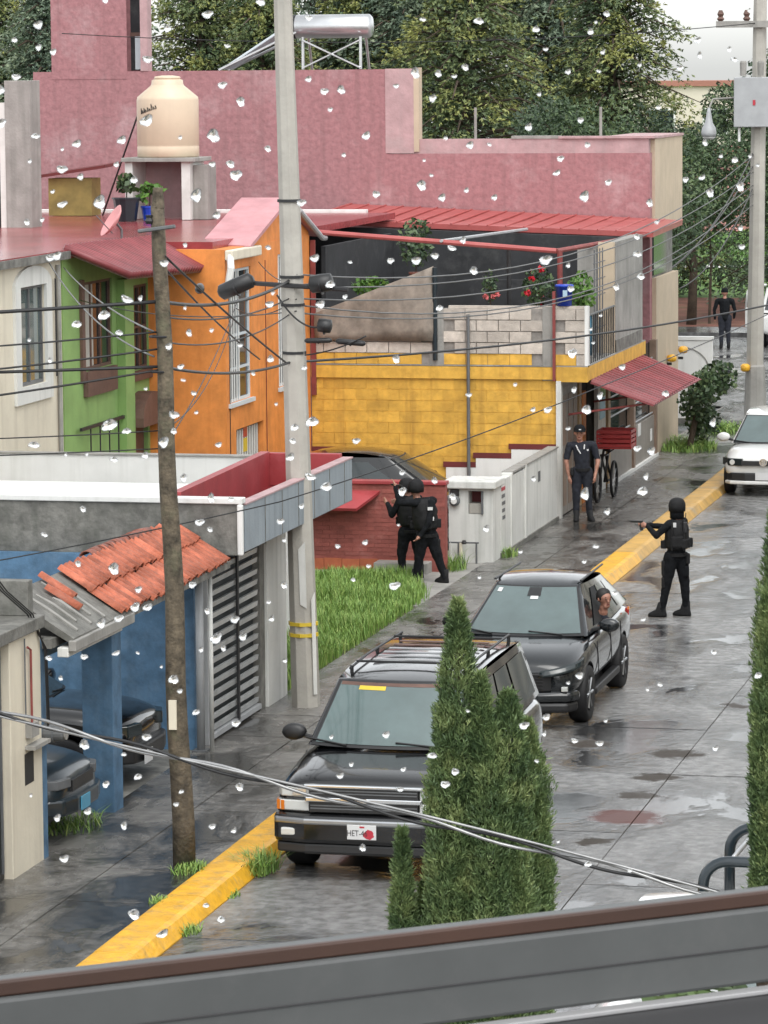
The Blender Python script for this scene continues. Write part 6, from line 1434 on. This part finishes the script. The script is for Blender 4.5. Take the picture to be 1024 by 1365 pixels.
def treemesh(ct, mat):
    cr, tk = ct
    me = bpy.data.meshes.new('crown'); me.from_pydata(cr.v, [], cr.f); me.materials.append(MT[mat]); at = me.attributes.new('tint', 'FLOAT', 'FACE'); at.data.foreach_set('value', cr.tint)
    return me, mesh_of(tk, 'trunk', 'bark', True)
def plant_tree(meshes, label, x, y, s, rz, name='conifer_tree', group='trees behind the pink building', z=.1, sz=1.0, cat='tree'):
    T = thing(name, label, cat, (x, y, z), rz, group, local=True)
    for nm, me in zip(('crown', 'trunk'), meshes): o = link(nm, me, T, (0,0,0)); o.scale = (s, s, s*sz)
    return T
cA = treemesh(conifer(11, 11.8, 3.2, .45, 190, 100, .15, .055, golden=.5, top=.5), 'leaf_conifer')
cB = treemesh(conifer(12, 12.2, 2.9, .22, 190, 100, .15, .055, golden=.6, top=.5), 'leaf_conifer')
cC = treemesh(conifer(13, 11.8, 3.1, .5, 190, 100, .15, .055, golden=.3, top=.5), 'leaf_blue')
bA = treemesh(broadleaf(14, 10.5, 4.0, 30, 800, .17), 'leaf_blue')
bD = treemesh(broadleaf(15, 7, 3.2, 24, 700, .15, .38), 'leaf_dark')
for lab, ms, x, y, s, rz, nm in [
    ('tall yellow-green conifer behind the tower, at the far left edge', cB, -32.6, 96, .95, .3, 'conifer_tree'),
    ('dark conifer just left of the pink stair tower', cC, -30.0, 93, .95, 1.2, 'conifer_tree'),
    ('yellow-tipped conifer between the stair tower and the concrete pole', cB, -26.3, 94, .95, 2.2, 'conifer_tree'),
    ('greyish broad tree behind the solar water heater', bA, -23.7, 99, 1.15, 1.0, 'broadleaf_tree'),
    ('dark blue-green conifer right of the solar water heater', cC, -21.0, 95, .96, 2.9, 'conifer_tree'),
    ('golden drooping conifer above the low pink parapet', cA, -19.0, 92, 1.0, .5, 'conifer_tree'),
    ('broad green conifer with arms reaching over the beige corner', cA, -15.7, 95, .97, 1.9, 'conifer_tree'),
    ('conifer filling the gap behind the golden ones', cB, -20.0, 104, 1.1, 4.0, 'conifer_tree'),
    ('grey-green broad tree furthest back above the heater', bA, -26.5, 108, 1.3, 2.6, 'broadleaf_tree'),
    ('conifer behind the broad one, darker and further back', cC, -18.6, 103, 1.05, 5.0, 'conifer_tree'),
    ('yellow-green conifer between the heater and the golden ones', cB, -22.6, 96, .93, 5.5, 'conifer_tree'),
    ('light green conifer behind the heater frame', cA, -24.6, 93.5, .9, 3.6, 'conifer_tree'),
    ('blue-green conifer at the back behind the stair tower', cC, -33.5, 106, 1.1, 3.3, 'conifer_tree')]:
    plant_tree(ms, lab, x*1.37, y*1.37, s*1.32, rz, nm, sz=.80)
for lab, ms, x, y, s, rz in [
    ('dark round tree below the street lamp, left of the distant pole', bD, -16.9, 117, .85, .4),
    ('dark leafy tree filling the corner behind the distant pole', bD, -14.1, 121, 1.05, 1.7),
    ('dark tree right of the distant pole', bD, -11.6, 119, 1.2, 2.4),
    ('low dark tree behind the beige house side', bD, -18.2, 108, 1.0, 3.1),
    ('dark park tree between grass and pale houses', bD, -20.9, 136, .85, 4.4),
    ('tall conifer high behind the distant pole', cC, -14.3, 127, .93, 2.0),
    ('conifer at the right edge above the white open-door car', cA, -10.9, 125, .95, .7),
    ('park tree beside the white far path', bD, -27.5, 150, .9, 5.2)]:
    plant_tree(ms, lab, x, y, s, rz, 'dark_tree', 'dark trees at the street end')
# hedges and a young tree in the park
def hedge(label, x0, x1, y, h, mat, seed):
    q = random.Random(seed); mb = MB()
    for _ in range(int((x1-x0)*260)):
        p = Vector((q.uniform(x0,x1), y+q.gauss(0,.35), .13+h*q.random()**.6*(1+.25*noise.noise(Vector((q.uniform(x0,x1)*.7,seed,0)))))); a = Vector((q.gauss(0,1),q.gauss(0,1),q.gauss(0,1))).normalized()
        leafquad(mb, p, a, a.orthogonal().normalized(), .2*q.uniform(.6,1.3), .13, min(1,max(0,q.gauss(.45,.25))))
    return tag(mb.build('hedge', mat), label, 'hedge', 'park hedges')
hedge('low clipped hedge along the park edge behind the red soil', -24, -13, 131.5, 1.3, 'leaf_dark', 3)
hedge('hedge further back across the park lawn', -30, -14, 154.5, 1.2, 'leaf_bright', 4)
YT = thing('young_tree', 'thin bare-stemmed young tree on the red soil at the park edge', 'tree', (-16.4,117.5,.13)); MB().tube([(-16.4,117.5,.1),(-16.35,117.5,2.0),(-16.4,117.5,3.4)], [.05,.04,.02], 6).build('trunk', 'bark', YT)
mb = MB(); leafball(mb, (-16.4,117.5,3.9), (1.0,1.0,.9), 500, .22, random.Random(5)); mb.build('crown', 'leaf_dark', YT)
# small tree beside the awning
AT = thing('pavement_tree', 'small dark round-headed tree on the pavement just past the red awning', 'tree', (-11.0, 78.2, .13))
MB().tube([(-11.35,78.2,.1),(-11.2,78.2,.8),(-11.0,78.2,1.5)], [.07,.06,.04], 7).build('trunk', 'bark', AT)
mb = MB(); q = random.Random(8)
for c, r in (((-10.95,77.6,1.5),(.42,.6,.38)),((-10.75,78.4,1.65),(.42,.5,.36)),((-11.2,78.2,1.1),(.4,.5,.4)),((-11.1,78.6,.7),(.4,.5,.4))): leafball(mb, c, r, 520, .11, q)
mb.build('crown', 'leaf_dark', AT)
# far pale houses and hillside beyond the park
def far_house(label, x0, x1, y, z1, mat, wins, roof='far_brick'):
    T = thing('distant_house', label, 'house', ((x0+x1)/2, y, 0), group='pale houses beyond the park')
    box('wall', mat, T, x0, x1, y, y+8, 0, z1); box('roof', roof, T, x0-.2, x1+.2, y-.2, y+8, z1, z1+.3)
    for (a, b, c, d_) in wins:
        f_ = box('window', 'frame_white', T, a, b, y-.06, y-.001, c, d_); box('pane', 'glass_dark', f_, a+.1, b-.1, y-.075, y-.061, c+.1, d_-.1)
far_house('wide cream house seen through the gap right of the big conifer', -34, -24, 205, 7.2, 'far_plaster', [(-32,-30.5,4.5,6),(-29,-27.6,4.5,6)])
far_house('white house with brick-coloured top storey in the gap', -27.5, -19, 232, 9.6, 'far_white', [(-25,-23.6,6,7.6),(-22,-20.8,6,7.6)])
far_house('cream house at the far right of the gap', -23.5, -17.5, 190, 5.6, 'far_plaster', [(-22,-20.8,3,4.4)], 'far_white')
far_house('low pink house under the gap', -30, -24.4, 185, 3.9, 'dish_pink', [(-28,-26.8,1.5,3)])

# ------------------------------------------------------------------ cypresses close to the window
def cypress(label, leaders, seed, zlow, foot, dens):
    """leaders: (x, y, ztip, radius, tiplen) upright spires; fine flat sprays pointing up and out"""
    q = random.Random(seed); T = thing('cypress', label, 'tree', (foot[0], foot[1], 0), group='cypresses below the window')
    tk = MB(); tk.tube([(foot[0],foot[1],0),(foot[0],foot[1],zlow)], [.09,.06], 8)
    mb = MB()
    for x, y, zt, r, tl_ in leaders:
        tk.tube([(foot[0],foot[1],zlow-.6),(x,y,zlow),(x,y,zt-.08)], [.04,.022,.004], 6)
        base0 = q.gauss(.42,.08); nsp = int(dens*(zt-zlow))
        for _ in range(nsp):
            z = zlow+(zt-zlow)*q.random(); k = min(1, ((zt-z)/tl_)**.62)
            az = q.uniform(0,6.283); lump = 1+.34*noise.noise(Vector((x*9+math.cos(az)*1.3, y*9+math.sin(az)*1.3, z*8)))+.36*noise.noise(Vector((math.cos(az)*3+x*5, math.sin(az)*3, z*24)))
            rr = r*k*lump*math.sqrt(q.uniform(.35,1.05)); d = Vector((math.cos(az), math.sin(az), 0))
            p = Vector((x,y,z))+d*rr; a = (d*q.uniform(.15,.75)+Vector((q.gauss(0,.2),q.gauss(0,.2),q.uniform(.7,1.3)))).normalized()
            t0 = base0+.55*noise.noise(Vector((p.x*16,p.y*16,p.z*12)))+q.gauss(0,.1); ln = q.uniform(.012,.028)
            for m in range(4):
                a2 = (a+Vector((q.gauss(0,.4),q.gauss(0,.4),q.gauss(0,.3)))).normalized(); b2 = a2.cross(Vector((q.gauss(0,1),q.gauss(0,1),q.gauss(0,1)))).normalized()
                leafquad(mb, p+a*ln*.35*m*.5, a2, b2, ln*q.uniform(.7,1.3), ln*.26, min(1,max(0,t0+q.gauss(0,.1))))
    # sparser, coarser foliage down to the ground
    for _ in range(5000):
        z = zlow*q.random(); az = q.uniform(0,6.283); rr = .42*math.sqrt(q.uniform(.3,1)); d = Vector((math.cos(az),math.sin(az),0)); p = Vector((foot[0],foot[1],z))+d*rr
        a = (d+Vector((0,0,q.uniform(.3,1)))).normalized(); leafquad(mb, p, a, a.orthogonal().normalized(), .14, .07, min(1,max(0,q.gauss(.4,.2))))
    mb.build('crown', 'leaf_cypress', T); tk.build('trunk', 'bark', T, True); return T
cx = lambda px: -2.703+(px-618)*.00275
Yc = 13.0
ld = [(617,6.22,.080,.50),(604,5.88,.075,.35),(630,5.80,.07,.35),(648,5.96,.048,.28),(662,5.78,.075,.28),(680,5.89,.082,.26),(698,5.77,.075,.26),(710,5.56,.058,.3),(592,5.66,.06,.4),
      (622,5.55,.105,.5),(656,5.52,.10,.4),(686,5.50,.095,.4),(602,5.2,.09,.4),(698,5.25,.08,.4),(541,5.38,.042,.34),(559,5.16,.040,.36),(716,5.25,.042,.3)]
q = random.Random(4)
# ------------------------------------------------------------------ unseen houses on the camera's side of the road, added to darken reflections
_H = thing('unseen_house_row', 'plain unseen house row on the near side of the road, added to darken reflections', 'house', (2, 55, 0))
box('wall', 'cream_paint', _H, -1.2, 8, 24, 92, 0, 5.2); box('roof', 'red_floor', _H, -1.35, 8, 23.9, 92.1, 5.201, 5.4)
for k_ in range(12): box('window', 'glass_dark', _H, -1.22, -1.201, 26+k_*5.4, 27.6+k_*5.4, 3.2, 4.5); box('garage_door', 'door_grey', _H, -1.22, -1.201, 25.5+k_*5.4, 28.2+k_*5.4, .12, 2.3)
cypress('bushy many-tipped cypress standing in front of the black SUV', [(cx(px), Yc+q.uniform(-.1,.1), zt, r, tl_) for px, zt, r, tl_ in ld], 31, 4.55, (-2.55, 13.0), 7500)
ld2 = [(1030,6.62,.075,.5),(1042,6.5,.09,.6),(1018,6.28,.045,.45),(1012,6.02,.035,.3),(1030,5.9,.075,.6),(1024,5.6,.07,.5),(1050,6.0,.12,.6)]
cypress('slim cypress cut by the photo edge, beside the pickup rack', [(cx(px)+.0, Yc+q.uniform(-.05,.05), zt, r, tl_) for px, zt, r, tl_ in ld2], 32, 4.9, (-1.55, 13.0), 6000)
# ================================================================== the window the view is taken through
WIN = thing('window', 'grey window frame with rain-spotted clear pane across the bottom of the view', 'window', (-.2334, 1.0164, 7.80), R(90-51.5), local=True)
# own axes: x along the window, y outwards, z up (z = 0 at 7.80 m)
def wbar(nm, mat, y0, y1, z0, z1, bev=.001): return MB().box(-1.7, 1.7, y0, y1, z0, z1).build(nm, mat, WIN, bevel=bev)
wbar('gasket', 'gasket_brown', -.0050, -.0022, .0535, .0578, .0006)
wbar('lower_rail', 'sill_grey', -.0065, .02, .0305, .0534, .0012)
wbar('rail_groove', 'sill_dark', -.0069, -.0064, .0415, .0421, .0001)
wbar('track_lip', 'sill_lit_edge', -.012, -.0068, .0285, .0300, .0004)  # lit edge of the track, its light put into a paler colour
wbar('track', 'sill_dark', -.05, -.0068, -.02, .0284, .001)
wbar('sill', 'sill_grey', -.20, .05, -.06, -.021, .002)
wbar('upper_rail', 'sill_grey', -.012, .02, 1.30, 1.34)
for x in (-1.7, 1.66): MB().box(x, x+.04, -.012, .02, .0535, 1.30).build('stile', 'sill_grey', WIN, bevel=.001)
pm = bpy.data.materials.new('clear_pane'); pm.use_nodes = True; pm.node_tree.nodes.clear()
tb_ = pm.node_tree.nodes.new('ShaderNodeBsdfTransparent'); tb_.inputs['Color'].default_value = (.97,.975,.97,1); po_ = pm.node_tree.nodes.new('ShaderNodeOutputMaterial'); pm.node_tree.links.new(tb_.outputs[0], po_.inputs['Surface']); MT['clear_pane'] = pm
pane = MB().box(-1.66, 1.66, -.002, .002, .0583, 1.2995).build('pane', 'clear_pane', WIN)
wm = bpy.data.materials.new('water_drop'); wm.use_nodes = True; wm.node_tree.nodes.clear()
gb_ = wm.node_tree.nodes.new('ShaderNodeBsdfGlass'); gb_.inputs['IOR'].default_value = 1.33; gb_.inputs['Roughness'].default_value = 0.0; wo_2 = wm.node_tree.nodes.new('ShaderNodeOutputMaterial'); wm.node_tree.links.new(gb_.outputs[0], wo_2.inputs['Surface']); MT['water_drop'] = wm
def dropmesh(seed, ang):
    """a bead of water: spherical cap with the given contact angle, a little heavier below"""
    q = random.Random(seed); mb = MB(); n, m = 22, 8; ph = [q.uniform(0,6.28) for _ in range(3)]; Rs = 1/math.sin(ang)
    for j in range(m):
        t = ang*(1-j/m); rr = Rs*math.sin(t); yy = Rs*(math.cos(t)-math.cos(ang))
        for i in range(n):
            a = 2*math.pi*i/n; r = (1+.14*math.sin(2*a+ph[0])+.11*math.sin(3*a+ph[1])+.05*math.sin(5*a+ph[2]))*rr
            mb.v.append((math.cos(a)*r, yy, math.sin(a)*r - .22*yy))
    top = Rs*(1-math.cos(ang)); mb.v.append((0, top, -.22*top))
    for j in range(m-1):
        for i in range(n): mb.f.append((j*n+i, j*n+(i+1)%n, (j+1)*n+(i+1)%n, (j+1)*n+i)); mb.m.append(0)
    for i in range(n): mb.f.append(((m-1)*n+i, (m-1)*n+(i+1)%n, m*n)); mb.m.append(0)
    mb.f.append(tuple(range(n))); mb.m.append(0)
    return mesh_of(mb, 'raindrop', 'water_drop', True)
dm = [dropmesh(k, R(32+4*k)) for k in range(6)]
DROPS = """-80.2,19.7 -99.4,13.2 -106.1,9.3 -99.4,7.3 -95.3,6.1 -62.4,12.2 -50.7,15.9 -45,7.4 -68.3,4 -105.9,-0.5 -110.4,-3.8 -110.4,-12.6 -41.2,-7.6 -46.6,-3.1 -100.7,-16.1 -102.5,-22.7 -89.1,-18.3 -93.2,-19.7 -93.4,-25 -88.2,-27.1 -77.8,-24 -76.2,-17.5 -59.2,-17.1 -72.8,-28.2 -49.9,-24.4 -44.5,-24.5 -42.9,-27.5 -49.4,-16.7 -96.2,-30.9 -93.5,-34.4 -82.8,-34 -99.3,-38.3 -103.6,-38.8 -54.7,-32.8 -48.7,-38.3 -58.2,-46.1 -68.9,-12.4 -35,19.5 -20.7,15 14.2,14.5 31.6,14 11.8,-0.2 18.9,-0.5 23.9,-1.3 27.3,1.2 -20.9,-1.7 -11,-4.7 -16.1,-5.1 -14.4,-10.1 17.1,-7.3 21.1,-18.4 28.7,-20.5 34.8,-20.4 -3.5,-17.4 -33.3,-20.5 -10.4,-22.6 14.3,-24.5 16.5,-28.7 13.5,-31.4 27.5,-33.1 -0.6,-33.6 19.8,-35 36.3,-35.3 -23.4,-35.5 26.4,-47 22.7,-49.2 -33.6,-47.5 5.8,-3.8 72.5,16 69,13.7 49.8,11.7 67.3,11 52.8,6.1 71.2,5.2 60,-0.3 69.9,-0.2 50.7,-6.5 83.3,1.5 102.4,8.4 103.1,4.1 96.6,0.5 89.5,-10.7 64,-14 47.3,-15.7 66.2,-21 57.5,-24.8 56.3,-28.8 73,-31.8 65.2,-35.6 104.9,-20.9 110.3,-24.9 115,-26.1 98.5,-31.5 104,-31 106.7,-35.4 116.9,-33.8 89,-43.5 82.3,-47.5 117,-45.9 117.4,-51.4 86.6,-37.9 120.1,-25.1 122.7,-27.8 119.7,17 113,5.8 114.7,2.9 -97.4,-48.6 -75.5,-60.3 -103.6,-70.3 -97.8,-75.9 -82.1,-64.4 -77.8,-69.3 -71.5,-60.1 -70.3,-84.8 -59.3,-82.9 -81.1,-94.1 -93.8,-101.5 -49.1,-101.1 -55.6,-91.9 -56.3,-86.6 -60,-79.2 -63.4,-73.5 -57.4,-70 -50.7,-69.6 -58.5,-63.2 -42.4,-74 -65.3,-99.6 -62.2,-92.2 -62.3,-96.7 -76.1,-96 -102.8,-98.4 -64.4,-50.9 -90,-66.5 -95.3,-48 -14.9,-58.2 -18,-63.6 -32.3,-60 -33.3,-63.1 -33.2,-78.1 5.2,-79.7 3.7,-52.2 -8.8,-52.2 17.4,-51.2 18.8,-65.9 29.7,-55.7 11.6,-52.4 -26.2,-97.4 -26.8,-101.1 -27.6,-105.6 -31.7,-90.7 -20.8,-96.1 -7.4,-102.1 27.9,-90.8 -23.1,-81 -19.6,-50.8 -33.8,-47.4 26,-47.3 -38.5,-82 -10.4,-61.8 75.6,-61.7 70.5,-69.8 83.7,-59 77.5,-84.9 70.2,-92.9 61.7,-90.8 65.8,-96.7 61.2,-80.3 67.2,-73.6 68,-77.6 91.9,-93.2 59.8,-101.9 42.7,-88.5 48.4,-95.9 53.2,-96.2 89.1,-43.4 52.6,-53.4 60.7,-61.8 59.9,-55.1 107.8,-102.4 82.5,-52.5 -79.9,-103.5 -87.7,-101.7 -70.8,-102.9 -59.6,-109.7 -89.1,-116.5 -100.3,-122.8 -90.8,-131.3 -80.4,-133.3 -55,-122.2 -52,-124.3 -51.5,-115.6 -45.6,-116.3 -84.4,-148 -79.2,-147.1 -74.4,-144.3 -70.7,-144.6 -73.4,-139.5 -89.5,-156.9 -96.4,-162.2 -99.7,-156.5 -80.2,-156.6 -73.9,-157 -53.1,-146.8 -44.9,-149.8 -42.5,-154.8 -55.1,-157.4 -50.6,-154.6 -57.4,-139.3 -63.4,-165.1 -67,-161.3 -48.4,-157.5 6.8,-111.8 6.8,-117.1 5.5,-126.5 -13.4,-131.4 -24.3,-119.5 -21.6,-111.4 -30.8,-123.3 -16.7,-114.4 22.6,-119.4 33.2,-129.2 31,-143 -3.9,-137.6 -4.9,-130.8 -8.7,-141.1 -33.8,-150.3 -34.6,-145.7 -29.9,-141.1 -29.9,-162.4 4.2,-143.7 16.9,-114.5 -29.7,-128.6 48.5,-115.7 65.2,-121 72.5,-126.5 85.4,-117 82.5,-108.8 65,-140.7 68.8,-136.5 44.2,-136.5 75,-150.5 108.4,-170.3 84.6,-158.9 87.1,-109.7 84.2,-121.3 -89.9,-181 -74.4,-191.3 -83.8,-192.5 -89.2,-199.5 -78.7,-204.4 -96.3,-211.9 -45,-178.9 -61.6,-168.5 -44.1,-196.8 -56.9,-174.8 -78.4,-184.7 -71.7,-180.5 -61.6,-196.6 -98.1,-200.5 -46.1,-208.9 -52.5,-207.2 -63.2,-200 -105.6,-193.6 27,-181.3 22.9,-198.5 19.7,-201.9 -13.3,-196.4 -9.8,-193.5 6.5,-196.4 -15.9,-185.2 1.1,-185.9 15.6,-193.2 5.3,-202 -6.5,-217.7 85.9,-179.6 108.9,-199.1 56.2,-222 45.2,-187 51.7,-189.8 52.4,-185.1 59.6,-175.7 63.3,-173.8 49.2,-197.7 72,-187.8 123.5,-178.4 90.1,-178.5 61.6,-192.8 69.9,-194.3 66.1,-229.6 80,-232.9 -76.2,-229.5 -67.8,-235.9 -50.2,-233.7 -54.7,-229.3"""
q = random.Random(77)
for w_ in DROPS.split():
    a, b = (float(t)/1000 for t in w_.split(','))
    s = q.choice((.0005,.0006,.0008,.0009,.0010,.0013))*q.uniform(.85,1.15)
    o = link('raindrop', q.choice(dm), pane, (a, .0021, b+.30)); o.scale = (s*q.uniform(.9,1.5), s*.95, s*q.uniform(.75,1.2)); o.rotation_euler = (0, q.uniform(-.35,.35), 0)
